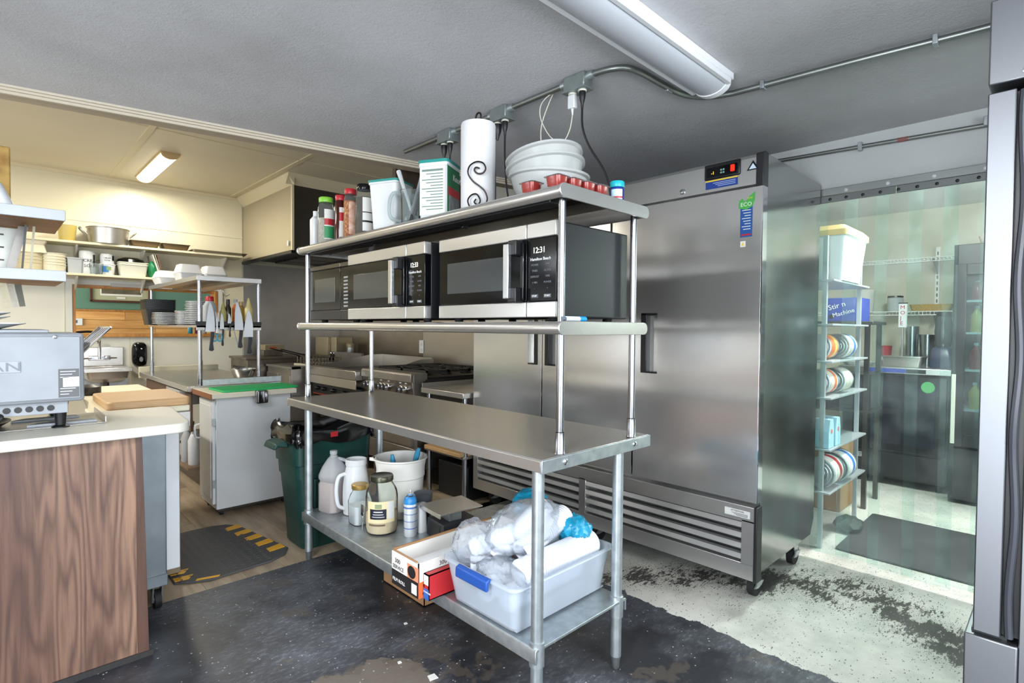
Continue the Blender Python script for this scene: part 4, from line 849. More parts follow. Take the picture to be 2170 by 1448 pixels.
ss.part('stand', MB().box(-.035, .035, -.05, .05, .098, .145), GALV, .002)
ss.part('platform', MB().prism([(-.115, .140), (-.115, .160), (.125, .160), (.125, .154), (-.108, .154), (-.108, .140)], -.10, .10, 'y'), STEEL2, .001)
ss.part('dial_plate', MB().box(-.0875, -.085, -.05, .05, .02, .085), BLACK, .001)
for x in (-.07, .09):
    for y in (-.06, .06): ss.part('foot', MB().cyl((x, y, 0), (x, y, .01), .01), RUBBER)
# boxes of film
def carton(name, label, x0, x1, y0, y1, z0, z1, main, cat='box', open_top=False, rz=0):
    c = T(name, label, cat, ((x0 + x1) / 2, (y0 + y1) / 2, z0), rz=rz); t = .004
    m = MB().box(x0, x1, y0, y1, z0, z0 + t).box(x0, x0 + t, y0, y1, z0, z1).box(x1 - t, x1, y0, y1, z0, z1).box(x0, x1, y0, y0 + t, z0, z1).box(x0, x1, y1 - t, y1, z0, z1)
    if not open_top: m.box(x0, x1, y0, y1, z1 - t, z1)
    c.part('carton', m, main); return c
SALMON = mat('carton_salmon', '#d78e6c', .7); CWHITE = mat('carton_white', '#e6e3de', .7); CBLACK = mat('carton_black', '#1d1a1c', .6); CORANGE = mat('carton_orange', '#d9622f', .6)
fb = carton('film_roll_box', 'long open film wrap box, orange and black, jutting off the undershelf', 1.155, 1.745, 1.69, 1.875, .274, .408, CWHITE, open_top=True)
X0 = 1.155
fb.part('end_band', MB().box(X0 - .0008, X0, 1.69, 1.875, .274, .335), CBLACK)
fb.part('end_band', MB().box(X0 - .0008, X0, 1.69, 1.765, .335, .39), SALMON)
fp = fb.part('end_panel', MB().box(X0 - .0009, X0, 1.765, 1.875, .335, .406), CWHITE)
fb.part('emblem', MB().prism([(1.735 + .027 * math.cos(a), .362 + .024 * math.sin(a)) for a in [2 * pi * k / 20 for k in range(20)]], X0 - .0014, X0, 'x'), CBLACK)
fb.text('service_lettering', 'SERVICE', (X0 - .0016, 1.868, .342), .022, INK)
fb.text('count_lettering', '300', (X0 - .0016, 1.852, .366), .026, INK)
fb.text('film_lettering', 'FILM ROLL', (X0 - .0016, 1.868, .292), .019, INKW)
fb.part('barcode', MB().box(X0 - .0014, X0, 1.70, 1.735, .283, .322), PAPER)
fb.part('side_band', MB().box(1.155, 1.745, 1.6892, 1.69, .274, .335), CORANGE); fb.part('side_band', MB().box(1.25, 1.745, 1.6892, 1.69, .335, .406), SALMON)
fs = fb.part('side_panel', MB().box(1.19, 1.40, 1.6886, 1.69, .340, .406), PAPER)
fb.text('side_service_lettering', 'SERVICE', (1.225, 1.6882, .348), .026, INK, '-Y', fs); fb.text('side_count_lettering', '300', (1.25, 1.6882, .376), .024, INK, '-Y', fs)
fb.text('number_lettering', '3', (1.17, 1.6886, .285), .06, CBLACK, '-Y')
fb.part('torn_flap', MB().box(1.16, 1.745, 1.868, 1.88, .405, .412), CARD, .002); fb.part('torn_flap', MB().box(1.155, 1.162, 1.70, 1.875, .405, .412), CARD, .002)
solo('film_roll', 'white roll of cling film lying in the open box', 'film roll', MB().cyl((1.18, 1.78, .335), (1.72, 1.78, .335), .048, n=24), mat('film_white', '#e7e9ec', .25))
sb = carton('wrap_box', 'small red and blue carton squeezed between film box and tote', 1.175, 1.60, 1.652, 1.684, .274, .37, KR)
sb.part('end_panel', MB().box(1.1742, 1.175, 1.654, 1.682, .33, .366), PAPER); sb.part('end_band', MB().box(1.1742, 1.175, 1.652, 1.684, .274, .315), mat('carton_blue', '#2d63b5', .6))
sb.text('standard_lettering', 'STANDARD', (1.1736, 1.683, .300), .0085, INKW)
cb = carton('cardboard_box', 'brown cardboard box on the floor under the worktable', 1.44, 1.78, 2.06, 2.42, .002, .215, CARD)
dm = cb.part('printed_diamond', MB().prism([(2.24, .04), (2.33, .11), (2.24, .19), (2.15, .11)], 1.4388, 1.44, 'x').prism([(2.24, .055), (2.31, .11), (2.24, .175), (2.17, .11)], 1.438, 1.439, 'x'), mat('print_brown', '#2e2622', .7))
cb.part('tape', MB().box(1.44, 1.78, 2.215, 2.265, .2148, .2156), mat('tape_tan', '#b99b74', .3))
cb.part('side_print', MB().box(1.50, 1.66, 2.059, 2.06, .05, .12), mat('print_brown2', '#4a3a30', .7))
# tote with cup sleeves
to = T('storage_tote', 'clear plastic tote with blue handles, full of bagged cups', 'tote', (1.50, 1.44, ZU))
TOTE = film_mat('tote_plastic', '#f2f7fc', .42, .16, hazecol='#eef6ff', gloss=.08)
cx, cy = 1.50, 1.438
to.part('tub', MB().rloft([(.235, .160, .03, .273), (.245, .170, .03, .279), (.272, .188, .03, .43), (.283, .199, .035, .432), (.283, .199, .035, .442), (.272, .189, .03, .442), (.242, .167, .03, .284)], (cx, cy), 6), TOTE)
for s in (-1, 1):
    yy = cx
    to.part('handle', MB().prism([(cx + s * .285, .448), (cx + s * .302, .440), (cx + s * .303, .405), (cx + s * .290, .405), (cx + s * .287, .43), (cx + s * .270, .438)], cy - .085, cy + .085, 'y'), mat('handle_blue', '#27509f', .35), .004)
to.part('rib', MB().box(cx - .24, cx + .24, cy - .170, cy - .160, .279, .284), TOTE)
CUPW = mat('foam_white', '#d9dde4', .5, bump=(8, .05))
def sleeve(label, p0, p1, r, n=16):
    """a sleeve of nested cups: ridged cylinder along p0-p1"""
    a, b = Vector(p0), Vector(p1); L = (b - a).length; prof = []
    for k in range(n): t = k / n * L; prof += [(r * .93, t), (r, t + .003), (r, t + L / n * .45), (r * .94, t + L / n * .5)]
    prof += [(r * .92, L), (r * .75, L + .001), (r * .7, L - .02), (.002, L - .02)]
    mb = MB().lathe([(.002, 0)] + prof, n=22); mb.xf(Matrix.Translation(a) @ (b - a).to_track_quat('Z', 'Y').to_matrix().to_4x4())
    return solo('cup_sleeve', label, 'cup sleeve', mb, CUPW, group='sleeves of white cups in the tote', angle=50)
sleeve('sleeve of white lids lying along the tote edge', (1.34, 1.335, .432), (1.72, 1.315, .452), .050, 40)
sleeve('sleeve of white cups pointing at the film box', (1.42, 1.45, .525), (1.335, 1.585, .455), .038, 10)
sleeve('long sleeve of white cups rising to the tote middle', (1.60, 1.45, .595), (1.36, 1.495, .43), .042, 26)
sleeve('sleeve of white cups sunk in the tote front', (1.30, 1.56, .40), (1.42, 1.46, .40), .036, 10)
sleeve('upper sleeve of white cups leaning on the pile', (1.66, 1.40, .555), (1.40, 1.39, .475), .042, 26)
sleeve('sleeve of white cups at the tote bottom', (1.30, 1.36, .345), (1.70, 1.38, .345), .045, 26)
sleeve('second sleeve of white cups at the tote bottom', (1.30, 1.48, .335), (1.70, 1.50, .335), .045, 26)
def crumple(label, c, s, m, seed, name='plastic_bag', rough=.22, n=3, cat='plastic bag'):
    """crumpled bag: noisy closed blob, creased"""
    rnd = random.Random(seed); bm = bmesh.new(); bmesh.ops.create_icosphere(bm, subdivisions=n, radius=1)
    dirs = [(Vector((rnd.gauss(0, 1), rnd.gauss(0, 1), rnd.gauss(0, 1))).normalized(), rnd.uniform(2, 9), rnd.uniform(0, 6)) for _ in range(14)]
    for v in bm.verts:
        p = v.co.normalized(); d = sum(abs(math.sin(f * p.dot(q) + ph)) for q, f, ph in dirs) / len(dirs) - .6
        k = 1 + rough * d * 3 + rnd.uniform(-.04, .04); v.co = Vector((p.x * s[0] * k, p.y * s[1] * k, p.z * s[2] * k))
    me = bpy.data.meshes.new(name); bm.to_mesh(me); bm.free(); me.polygons.foreach_set('use_smooth', [True] * len(me.polygons)); me.set_sharp_from_angle(angle=math.radians(28))
    o = put(name, me, m); o.location = c; return tag(o, label, cat)
crumple('clear crumpled plastic bag at the tote corner by the film box', (1.335, 1.575, .475), (.085, .085, .085), FILM, 3, n=4)
crumple('large clear plastic bag around the cup sleeves', (1.50, 1.46, .53), (.185, .115, .095), FILM, 8, n=4, rough=.14)
crumple('clear bag with loose white cups at the tote front', (1.33, 1.41, .405), (.085, .11, .055), FILM, 5, n=4)
TEAL = mat('teal_film', '#1c9cc4', .3, trans=.2, spec=.6)
crumple('teal plastic bag rising behind the cup sleeves', (1.69, 1.62, .535), (.07, .085, .065), TEAL, 12, n=4)
crumple('teal plastic bag tucked at the far rim of the tote', (1.665, 1.36, .50), (.06, .07, .06), TEAL, 15, n=4)

# ================================================================ trash can
tc = T('trash_can', 'dark green plastic trash can with black liner behind the worktable', 'trash can', (1.47, 3.17, 0))
TG = mat('can_green', '#123a36', .42, var=(9, .35), col2='#2a4d49', bump=(25, .08))
cx, cy = 1.475, 3.185
tc.part('bin', MB().rloft([(.175, .125, .05, .002), (.185, .135, .05, .02), (.205, .150, .05, .42), (.222, .163, .05, .425), (.226, .166, .05, .50), (.236, .174, .05, .505), (.240, .178, .05, .63), (.250, .186, .05, .64), (.250, .186, .05, .685), (.240, .176, .05, .685), (.180, .13, .05, .03)], (cx, cy), 7), TG)
tc.part('handle', MB().prism([(cx - .245, .645), (cx - .31, .63), (cx - .325, .60), (cx - .31, .595), (cx - .295, .612), (cx - .24, .60)], cy - .07, cy + .09, 'y'), TG, .006)
tc.part('handle', MB().prism([(cx + .245, .645), (cx + .30, .63), (cx + .315, .60), (cx + .30, .595), (cx + .285, .612), (cx + .24, .60)], cy - .08, cy + .08, 'y'), TG, .006)
for s in (-.12, .12): tc.part('rib', MB().box(cx + s - .012, cx + s + .012, cy - .172, cy - .125, .03, .42), TG, .004)
rnd = random.Random(4); rings = []
base = MB().rring(.252, .188, .05, 0, (cx, cy), 12); base = [tuple((Vector(base[i]).lerp(Vector(base[(i + 1) % len(base)]), t))) for i in range(len(base)) for t in ((0, .25, .5, .75) if (Vector(base[i]) - Vector(base[(i + 1) % len(base)])).length > .1 else (0,))]; N_ = len(base)
jz = [rnd.uniform(-1, 1) for _ in range(N_)]
for k, (sc1, z, am) in enumerate(((1.012, .625, .022), (1.03, .645, .012), (1.02, .665, .008), (1.03, .685, .01), (1.015, .70, .012), (.98, .718, .024), (.94, .715, .028), (.90, .69, .03), (.87, .64, .03), (.84, .56, .02), (.80, .45, .01))):
    rings.append([(cx + (p[0] - cx) * (sc1 + .011 * math.sin(i * 1.7 + k) + .012 * jz[(i * 5 + k * 7) % N_]), cy + (p[1] - cy) * (sc1 + .012 * math.sin(i * 2.1 + k * 2) + .014 * jz[(i * 7 + k * 3) % N_]), z + am * jz[(i * 3 + k) % N_]) for i, p in enumerate(base)])
tc.part('liner', MB().loft(rings, False, True), mat('liner_black', '#0a0a0c', .16, coat=.5), 0, angle=25)
tc.part('recycle_tag', MB().box(1.43, 1.475, cy - .196, cy - .193, .655, .685), RED, .004)
# ================================================================ counter with walnut panel
WAL = bpy.data.materials.new('walnut_laminate'); WAL.use_nodes = True
N, L = nodes(WAL); b = N['Principled BSDF']; b.inputs['Roughness'].default_value = .42
tcx = N.new('ShaderNodeTexCoord'); V = tcx.outputs['Object']
mp = N.new('ShaderNodeMapping'); mp.inputs['Scale'].default_value = (5.5, 1, 0.55); L.new(V, mp.inputs[0])
n1 = N.new('ShaderNodeTexNoise'); n1.inputs['Scale'].default_value = 1.3; n1.inputs['Detail'].default_value = 2; L.new(mp.outputs[0], n1.inputs['Vector'])
k1 = math_(N, L, 'FRACT', math_(N, L, 'MULTIPLY', n1.outputs[0], 15.0), None)
k1 = math_(N, L, 'ABSOLUTE', math_(N, L, 'SUBTRACT', k1, 0.5), None)
k2 = noise(N, L, V, 3.0, 8, .7, (26, 1, 1.2)); k3 = noise(N, L, V, 1.1, 4, .5, (3.2, 1, .5))
c = mixc(N, L, ramp(N, L, k3, .35, .68), lin('#987864'), lin('#63493f'))
c = mixc(N, L, math_(N, L, 'MULTIPLY', ramp(N, L, k1, .12, .48), .62), c, lin('#46312b'))
c = mixc(N, L, math_(N, L, 'MULTIPLY', ramp(N, L, k2, .45, .72), .6), c, lin('#33262a'))
L.new(c, b.inputs['Base Color'])
LAM = mat('counter_laminate', '#cfccc2', .35, var=(4, .15), col2='#c8c4b4')
ct = T('counter', 'white laminate counter faced with a walnut panel', 'counter', (-.9, 2.75, 0))
r = .06; pts = [(-2.55, 2.455), (.59 - r, 2.455)] + [(.59 - r + r * math.sin(a), 2.455 + r - r * math.cos(a)) for a in [pi / 2 * k / 6 for k in range(1, 7)]] + [(.625, 3.0 - .03), (.60, 3.03), (-2.55, 3.03)]
ct.part('worktop', MB().prism(pts, .872, .91), LAM, .004)
fp = ct.part('front_panel', MB().box(-2.55, .405, 2.50, 2.520, .02, .872), WAL)
ct.part('edge_strip', MB().prism([(.405, .02), (.443, .02), (.425, .872), (.405, .872)], 2.496, 2.525, 'y'), plank_mat('walnut_edge', '#5d443a', '#452f28', (8, 8, .8), 3), .001, fp)
ct.part('kick_strip', MB().box(-2.55, .455, 2.492, 2.50, .0, .022), mat('kick_grey', '#2c2a2a', .6), 0, fp)
ct.part('side_panel', MB().box(-2.55, -2.53, 2.52, 3.0, .02, .872), LAM)
ct.part('end_post', MB().box(.583, .640, 2.90, 2.99, .16, .872), WPAINT, .003)
mc = T('metal_cart', 'grey steel undercounter cabinet on casters below the white counter', 'cabinet', (.38, 2.95, 0))
CG = mat('cart_grey', '#7f878d', .38, .75, var=(6, .35), col2='#aab2b8')
mc.part('body', MB().box(.05, .578, 2.86, 3.02, .115, .868), CG, .004)
mc.part('base_rail', MB().box(.05, .58, 2.850, 3.02, .112, .165), CG, .003)
for x in (.12, .545):
    cs = mc.part('caster', MB().cyl((x - .013, 2.90, .042), (x + .013, 2.90, .042), .042, n=24), RUBBER)
    mc.part('fork', MB().prism([(2.87, .112), (2.94, .112), (2.91, .03), (2.89, .03)], x - .021, x - .015, 'x').prism([(2.87, .112), (2.94, .112), (2.91, .03), (2.89, .03)], x + .015, x + .021, 'x'), GALV, 0, cs)
    mc.part('hub', MB().cyl((x - .0145, 2.90, .042), (x + .0145, 2.90, .042), .018, n=14), GALV, 0, cs)

# ================================================================ conveyor toaster
ALU = mat('scratched_aluminium', '#9ca1a8', .55, .12, var=(7, .35), col2='#7f848b', bump=(30, .03))
to_ = T('conveyor_toaster', 'scratched aluminium conveyor toaster on black legs', 'toaster', (-.02, 2.82, .91))
TX0, TX1, TY0, TY1, TZ0, TZ1 = -.42, .262, 2.60, 3.02, 1.012, 1.268
to_.part('housing', MB().box(TX0, TX1, TY0, TY1, TZ0, TZ1), ALU, .012)
to_.part('front_plate', MB().box(TX0 + .01, TX1 - .012, TY0 - .006, TY0, TZ0 + .012, TZ1 - .012), ALU, .004)
to_.part('top_edge', MB().box(TX0, TX1 - .1, TY0 + .02, TY1, TZ1, TZ1 + .012), ALU, .003)
ch = to_.part('vent_chin', MB().box(TX0, .215, TY0 + .03, TY1 - .03, .968, TZ0), ALU, .002)
for k in range(14):
    x = .165 - .030 * k; to_.part('vent_hole', MB().cyl((x, TY0 + .0285, .990), (x, TY0 + .034, .990), .011, n=14), BLACKM, 0, ch)
for x in (.195, -.36):
    for y in (2.665, 2.96):
        to_.part('leg', MB().lathe([(.028, 0), (.028, .004), (.016, .010), (.019, .06), (.027, .106)], (x, y, .91), 16), BLACK)
lg = to_.part('name_badge', MB().box(-.17, .083, TY0 - .0085, TY0 - .006, 1.128, 1.168), mat('badge_alu', '#a4a9b0', .5), .006)
to_.text('brand_lettering', 'HOLMAN', (-.168, TY0 - .0092, 1.134), .044, mat('embossed_dark', '#7b7f88', .5), '-Y', lg, ext=.001, sx=1.35)
dp = to_.part('data_plate', MB().box(.185, .245, TY0 - .0075, TY0 - .006, 1.03, 1.135), mat('plate_grey2', '#5d5f62', .5))
to_.part('sticker', MB().box(.198, .245, TY0 - .0082, TY0 - .007, 1.068, 1.105), PAPER, 0, dp)
for k in range(9):
    if not 3 <= k <= 5: to_.part('print_line', MB().box(.190, .235 - .01 * (k % 3), TY0 - .0082, TY0 - .007, 1.124 - .0105 * k, 1.127 - .0105 * k), mat('print_pale2', '#c5c7c9', .6), 0, dp)
to_.part('screw', MB().lathe([(.007, 0), (.007, .002), (.003, .004)], n=10).xf(Matrix.Translation((.178, TY0 - .006, 1.254)) @ Matrix.Rotation(pi / 2, 4, 'X')), CHROME)
for k in range(6):
    y = 2.66 + .055 * k; to_.part('chute_wire', MB().tube([(.255, y, 1.19), (.345, y, 1.285)], .0028, 6), CHROME)
to_.part('chute_rail', MB().tube([(.255, 2.65, 1.185), (.35, 2.65, 1.29)], .005, 6).tube([(.255, 2.945, 1.185), (.35, 2.945, 1.29)], .005, 6).tube([(.35, 2.65, 1.29), (.35, 2.945, 1.29)], .004, 6), CHROME)
to_.part('power_cord', MB().tube(bez([(-.10, 2.64, .985), (-.02, 2.60, .985), (.03, 2.605, .97), (-.05, 2.59, .93), (-.2, 2.6, .916)]), .008, 8), BLACK)
tp = T('drip_tray', 'bare metal crumb tray on the counter under the toaster', 'tray', (.10, 2.78, .91))
tp.part('pan', MB().box(-.40, .335, 2.66, 2.98, .911, .914).box(.331, .335, 2.66, 2.98, .914, .938), STEEL2, .001)
tp.part('guide', MB().prism([(.10, 2.70), (.31, 2.70), (.30, 2.75), (.14, 2.75)], .914, .922), ALU, .001); tp.part('guide', MB().prism([(.06, 2.86), (.27, 2.86), (.26, 2.91), (.10, 2.91)], .914, .922), ALU, .001)
dp_ = solo('baking_pan', 'shallow dark metal pan beside the toaster leg', 'pan', MB().rloft([(.16, .10, .09, .915), (.19, .13, .11, .936), (.184, .124, .11, .936), (.155, .095, .09, .918)], (-.13, 2.80), 8), DKSTEEL)
# plates on top of the toaster
for k, (x, y, z, w, lab) in enumerate(((-.10, 2.78, 1.281, .17, 'bottom white square plate on the toaster'), (-.11, 2.79, 1.306, .14, 'middle white plate on the toaster pile'), (-.11, 2.79, 1.320, .14, 'top white plate on the toaster pile'))):
    solo('plate', lab, 'plate', MB().rloft([(w * .6, w * .6, .03, z), (w * .7, w * .7, .03, z + .006), (w, w, .04, z + .020), (w, w, .04, z + .023), (w * .68, w * .68, .03, z + .009)], (x + .03, y)), PORC, group='plates on the toaster')

# ================================================================ refrigerated sandwich counter behind, with boards
sw = T('prep_counter', 'low white prep counter behind the toaster', 'counter', (.2, 3.7, 0))
sw.part('body', MB().box(-1.5, .70, 3.16, 4.42, .03, .78), mat('counter_brown', '#8b7a66', .6), .004)  # body in one even brown
sw.part('steel_edge', MB().box(-1.5, .745, 3.14, 4.46, .78, .862), STEEL2, .004)
sw.part('top_board', MB().box(.36, .745, 3.68, 4.46, .862, .893), mat('cutting_white', '#e3dcc2', .5, var=(3, .15)), .006)
sw.part('front_board', MB().box(.33, .742, 3.14, 3.672, .862, .893), mat('cutting_white', '', 0), .006)
sw.part('lid', MB().prism([(3.2, .862), (3.2, .875), (3.6, .94), (4.4, .94), (4.4, .862)], -1.4, .345, 'x'), STEEL, .003)
wbp = [(p[0], p[1]) for p in MB().rring(.175, .255, .035, 0, (.573, 3.40), 6)]
cbw = solo('cutting_board', 'thick light wooden cutting board on the prep counter edge', 'cutting board', MB().prism(wbp, .8935, .932), WOODL, bev=.006)
solo('dark_pot', 'small dark pot lid beyond the toaster', 'pot', MB().lathe([(.05, .894), (.055, .90), (.055, .94), (.02, .955), (.0, .956)], (.42, 3.95, 0), 20), mat('pot_dark', '#3a3634', .4, .4))

# ================================================================ hanging wood shelves above the toaster
SHW = mat('shelf_wood', '#a5713f', .55, var=(3, .6), col2='#7a4b22', stretch=(1, 8, 8)); SHP = mat('shelf_edge_paint', '#b6babf', .5, var=(10, .3), col2='#94989e')
for z, x1, lab in ((1.685, .212, 'upper hanging wood shelf with a white painted edge above the toaster'), (1.462, .212, 'lower hanging wood shelf with a white painted edge above the toaster')):
    s = T('hanging_shelf', lab, 'shelf', (-.8, 2.82, z))
    s.part('board', MB().box(-1.8, x1, 2.607, 3.03, z, z + .034), SHW, .003)
    s.part('edge', MB().box(-1.8, x1, 2.597, 2.607, z - .003, z + .036), SHP, .002)
    s.part('top_paint', MB().box(-1.8, x1, 2.607, 3.03, z + .034, z + .037), SHP)
    s.part('hanger', MB().box(-.03, .0, 2.60, 3.0, z - .008, z), BLACKM); s.part('rail', MB().box(-1.2, -1.17, 2.6, 3.0, z - .008, z), BLACKM)
dv = T('shelf_divider', 'steel bracket panel joining the two hanging shelves', 'bracket', (-.2, 2.9, 1.50))
dv.part('panel', MB().prism([(-.9, 1.500), (.055, 1.500), (.095, 1.682), (-.9, 1.682)], 2.94, 2.955, 'y'), mat('bracket_grey', '#b9bcb6', .4, .3), .002)
for z in (1.55, 1.60, 1.65): dv.part('slot', MB().box(.02, .05, 2.938, 2.942, z, z + .006), BLACKM)
dv.part('strut', MB().prism([(.09, 1.682), (.12, 1.682), (.075, 1.50), (.05, 1.50)], 2.86, 2.875, 'y'), DKSTEEL)
hr = T('hanger_post', 'dark steel hanger holding the shelves from the ceiling', 'hanger', (-.5, 3.0, 1.46)); hr.part('rod', MB().cyl((-.5, 3.045, 1.44), (-.5, 3.045, 2.36), .01), DKSTEEL); hr.part('rod', MB().cyl((-1.6, 3.045, 1.44), (-1.6, 3.045, 2.36), .01), DKSTEEL)
for k, (x, m_, lab) in enumerate(((.045, 'ticket_cream', 'cream order slip hanging under the lower shelf'), (.068, 'ticket_white', 'white order slip hanging between two others'), (.09, 'ticket_grey', 'grey printed order slip hanging nearest the shelf end'))):
    solo('order_ticket', lab, 'paper', MB().prism([(x - .012, 1.46), (x + .010, 1.46), (x + .022, 1.365 + .004 * k), (x + .004, 1.362 + .004 * k)], 2.90 + .03 * k, 2.902 + .03 * k, 'y'), mat(m_, ('#e3dcc0', '#e9e7dd', '#8d9086')[k], .8, var=(90, .3)), group='hanging order tickets')
for k, x in enumerate((.10, .125)):
    solo('receipt_strip', ('dark paper strip clipped above the lower shelf', 'pale paper strip clipped above the lower shelf')[k], 'paper', MB().prism([(x - .006, 1.502), (x + .0, 1.502), (x + .014, 1.682), (x + .006, 1.682)], 2.80 + .03 * k, 2.802 + .03 * k, 'y'), mat('strip_%d' % k, ('#585a58', '#c9c7b0')[k], .7), group='paper strips on the shelf end')
cn = T('bus_tub', 'white plastic tub on the upper hanging shelf', 'tub', (-.10, 2.78, 1.722), local=True)
cn.part('tub', MB().rloft([(.17, .11, .03, 0), (.175, .115, .03, .012), (.145, .10, .03, .085), (.13, .09, .03, .095), (.125, .085, .03, .12)]), WHITE)
solo('salad_spinner_lid', 'lime green ring lid standing in the white tub', 'lid', MB().tube([(-.10 + .125 * math.cos(t), 2.80, 1.80 + .095 * math.sin(t)) for t in [pi * k / 20 for k in range(21)]], .009, 8), GREEN)
solo('lid', 'green disc lid behind the green ring', 'lid', MB().cyl((-.06, 2.86, 1.80), (-.06, 2.872, 1.80), .11, n=32), mat('lid_green', '#6fb32f', .4))
solo('mixing_dome', 'translucent dome inside the green ring', 'dome', MB().lathe([(.11, 1.805), (.10, 1.85), (.07, 1.885), (.03, 1.90), (.002, 1.902)], (-.10, 2.77, 0), 24), mat('dome_white', '#dfe9e4', .3, trans=.3))
solo('wood_plaque', 'carved pale wood block hanging at the picture edge', 'plaque', MB().box(-.3, .084, 3.42, 3.46, 1.86, 2.115), mat('carved_wood', '#c7a25c', .7, var=(14, .8), col2='#8a6428', bump=(18, .6)), bev=.006)
solo('wire', 'thin wire holding the wood plaque from the ceiling', 'wire', MB().cyl((-.1, 3.44, 2.115), (-.1, 3.44, 2.79), .003), DKSTEEL)
# ================================================================ kitchen ceiling lights
def tube_light(label, x, y0, y1, z, energy):
    l = T('ceiling_light', label, 'ceiling light', (x, (y0 + y1) / 2, z + .05))
    l.part('housing', MB().box(x - .075, x + .075, y0, y1, z + .035, z + .05), mat('fixture_tan', '#c9ad7c', .5), .003)
    pr = [(x + .066 * math.cos(a), z + .036 - .042 * math.sin(a)) for a in [pi * k / 10 for k in range(11)]]
    l.part('diffuser', MB().prism(pr, y0 + .02, y1 - .02, 'y'), mat('lit_diffuser', '#ffffff', .4, emit='#fff6e4', es=4.0))
    for a, b in ((y0 - .004, y0 + .022), (y1 - .022, y1 + .004)): l.part('end_cap', MB().prism([(x + .07 * math.cos(t), z + .037 - .046 * math.sin(t)) for t in [pi * k / 10 for k in range(11)]], a, b, 'y'), mat('fixture_tan', '', 0))
    la = area('kitchen_lamp', (x, (y0 + y1) / 2, z - .02), (x, (y0 + y1) / 2, 0), .13, y1 - y0 - .06, energy, (1.0, .94, .80)); la.parent = l.o; la.matrix_parent_inverse = l.o.matrix_world.inverted() if False else Matrix.Translation(-Vector(l.loc)); return l
tube_light('lit fluorescent ceiling light in the kitchen, near the back wall', 1.15, 5.43, 6.54, 2.74, 30)
tube_light('unseen lit ceiling light added further left in the kitchen', -.9, 4.1, 5.2, 2.74, 85)  # second fixture, added out of view to raise the kitchen brightness

# ================================================================ white cabinet on casters with green board
wc_ = T('rolling_cabinet', 'white painted cabinet on casters with a side door', 'cabinet', (1.36, 4.2, 0))
wc_.part('body', MB().box(1.10, 1.60, 4.0, 4.36, .05, .815), WPAINT, .003)
wc_.part('plinth', MB().box(1.115, 1.585, 4.02, 4.34, .03, .05), mat('plinth_dark', '#3b3430', .7))
wt_ = wc_.part('worktop', MB().box(1.055, 1.615, 3.925, 4.372, .815, .848), mat('top_offwhite', '#e1dbc6', .45, var=(5, .2)), .002)
wc_.part('worktop_edge', MB().box(1.049, 1.055, 3.925, 4.372, .813, .846), mat('raw_edge', '#8b5a3a', .7), 0, wt_)
dr = wc_.part('door', MB().box(1.082, 1.10, 4.02, 4.33, .085, .79), WPAINT, .003)
wc_.part('door_panel', MB().box(1.078, 1.083, 4.055, 4.295, .12, .755), WPAINT, .002, dr)
wc_.part('handle', MB().tube(bez([(1.082, 4.30, .60), (1.05, 4.30, .59), (1.045, 4.30, .55), (1.05, 4.30, .51), (1.082, 4.30, .50)]), .007, 8), WHITE, 0, dr)
for z in (.2, .62): wc_.part('hinge', MB().box(1.079, 1.10, 4.005, 4.02, z, z + .05), GALV, .001, dr)
for x in (1.14, 1.56):
    for y in (4.04, 4.32): wc_.part('caster', MB().cyl((x - .01, y, .019), (x + .01, y, .019), .019, n=16).box(x - .012, x + .012, y - .012, y + .012, .019, .035), RUBBER)
pts = MB().rring(.262, .155, .02, 0, (1.385, 4.115), 4)
gb = solo('cutting_board', 'bright green plastic cutting board on the white cabinet', 'cutting board', MB().prism([(p[0], p[1]) for p in pts], .8485, .862).xf(rot_at((1.385, 4.115, 0), .05)), mat('green_board', '#20a860', .5), bev=.003)
cl = T('clip_dispenser', 'chrome can opener base clamped to the cabinet front edge', 'clamp', (1.36, 3.91, .77))
cl.part('block', MB().rloft([(.036, .022, .012, .765), (.040, .026, .014, .772), (.040, .026, .014, .846), (.036, .022, .012, .852)], (1.362, 3.905)), mat('dull_chrome', '#8d8f94', .22, 1))
cl.part('sleeve', MB().rloft([(.026, .028, .01, .775), (.026, .028, .01, .848)], (1.35, 3.903)), CHROME)

# ================================================================ prep table with two-tier overshelf
pt_ = T('prep_table', 'stainless prep table against the pass-through, with backsplash lip', 'table', (1.32, 5.2, 0))
pt_.part('table_top', MB().box(1.02, 1.68, 4.385, 6.09, .822, .86), STEEL2, .003)
pt_.part('lip', MB().box(1.12, 1.68, 4.380, 4.392, .86, .905), GALV, .002)
pt_.part('back_board', MB().box(1.02, 1.70, 6.095, 6.13, .80, .905), mat('back_board_cream', '#d8d0b4', .5), .002)
pt_.part('side_panel', MB().box(1.06, 1.075, 4.47, 6.0, .52, .80), mat('panel_brown', '#5e4431', .6), .002)
for x in (1.27, 1.64):
    for y in (4.44, 6.04): pt_.part('leg', MB().cyl((x, y, 0), (x, y, .825), .02), GALV)
pt_.part('undershelf', MB().box(1.03, 1.67, 4.42, 6.06, .245, .265), mat('shelf_brown', '#7d6652', .6), .002)
pt_.part('drawer', MB().box(1.018, 1.5, 4.62, 5.02, .70, .815), STEEL2, .003)
pt_.part('drawer_pull', MB().box(1.0, 1.02, 4.68, 4.96, .775, .80), CHROME, .003)
po = T('overshelf', 'two-tier stainless overshelf on the far prep table', 'shelf', (1.3, 5.2, .86))
for x in (1.11, 1.523):
    for y in (4.425, 6.03):
        p_ = po.part('post', MB().cyl((x, y, .861), (x, y, 1.63), .0125), TUBE); po.part('socket', MB().cyl((x, y, .862), (x, y, .95), .0165), TUBE, 0, p_)
po.part('shelf', MB().box(1.085, 1.535, 4.40, 6.02, 1.285, 1.302).box(1.085, 1.535, 4.40, 4.415, 1.265, 1.302), STEEL2, .002)
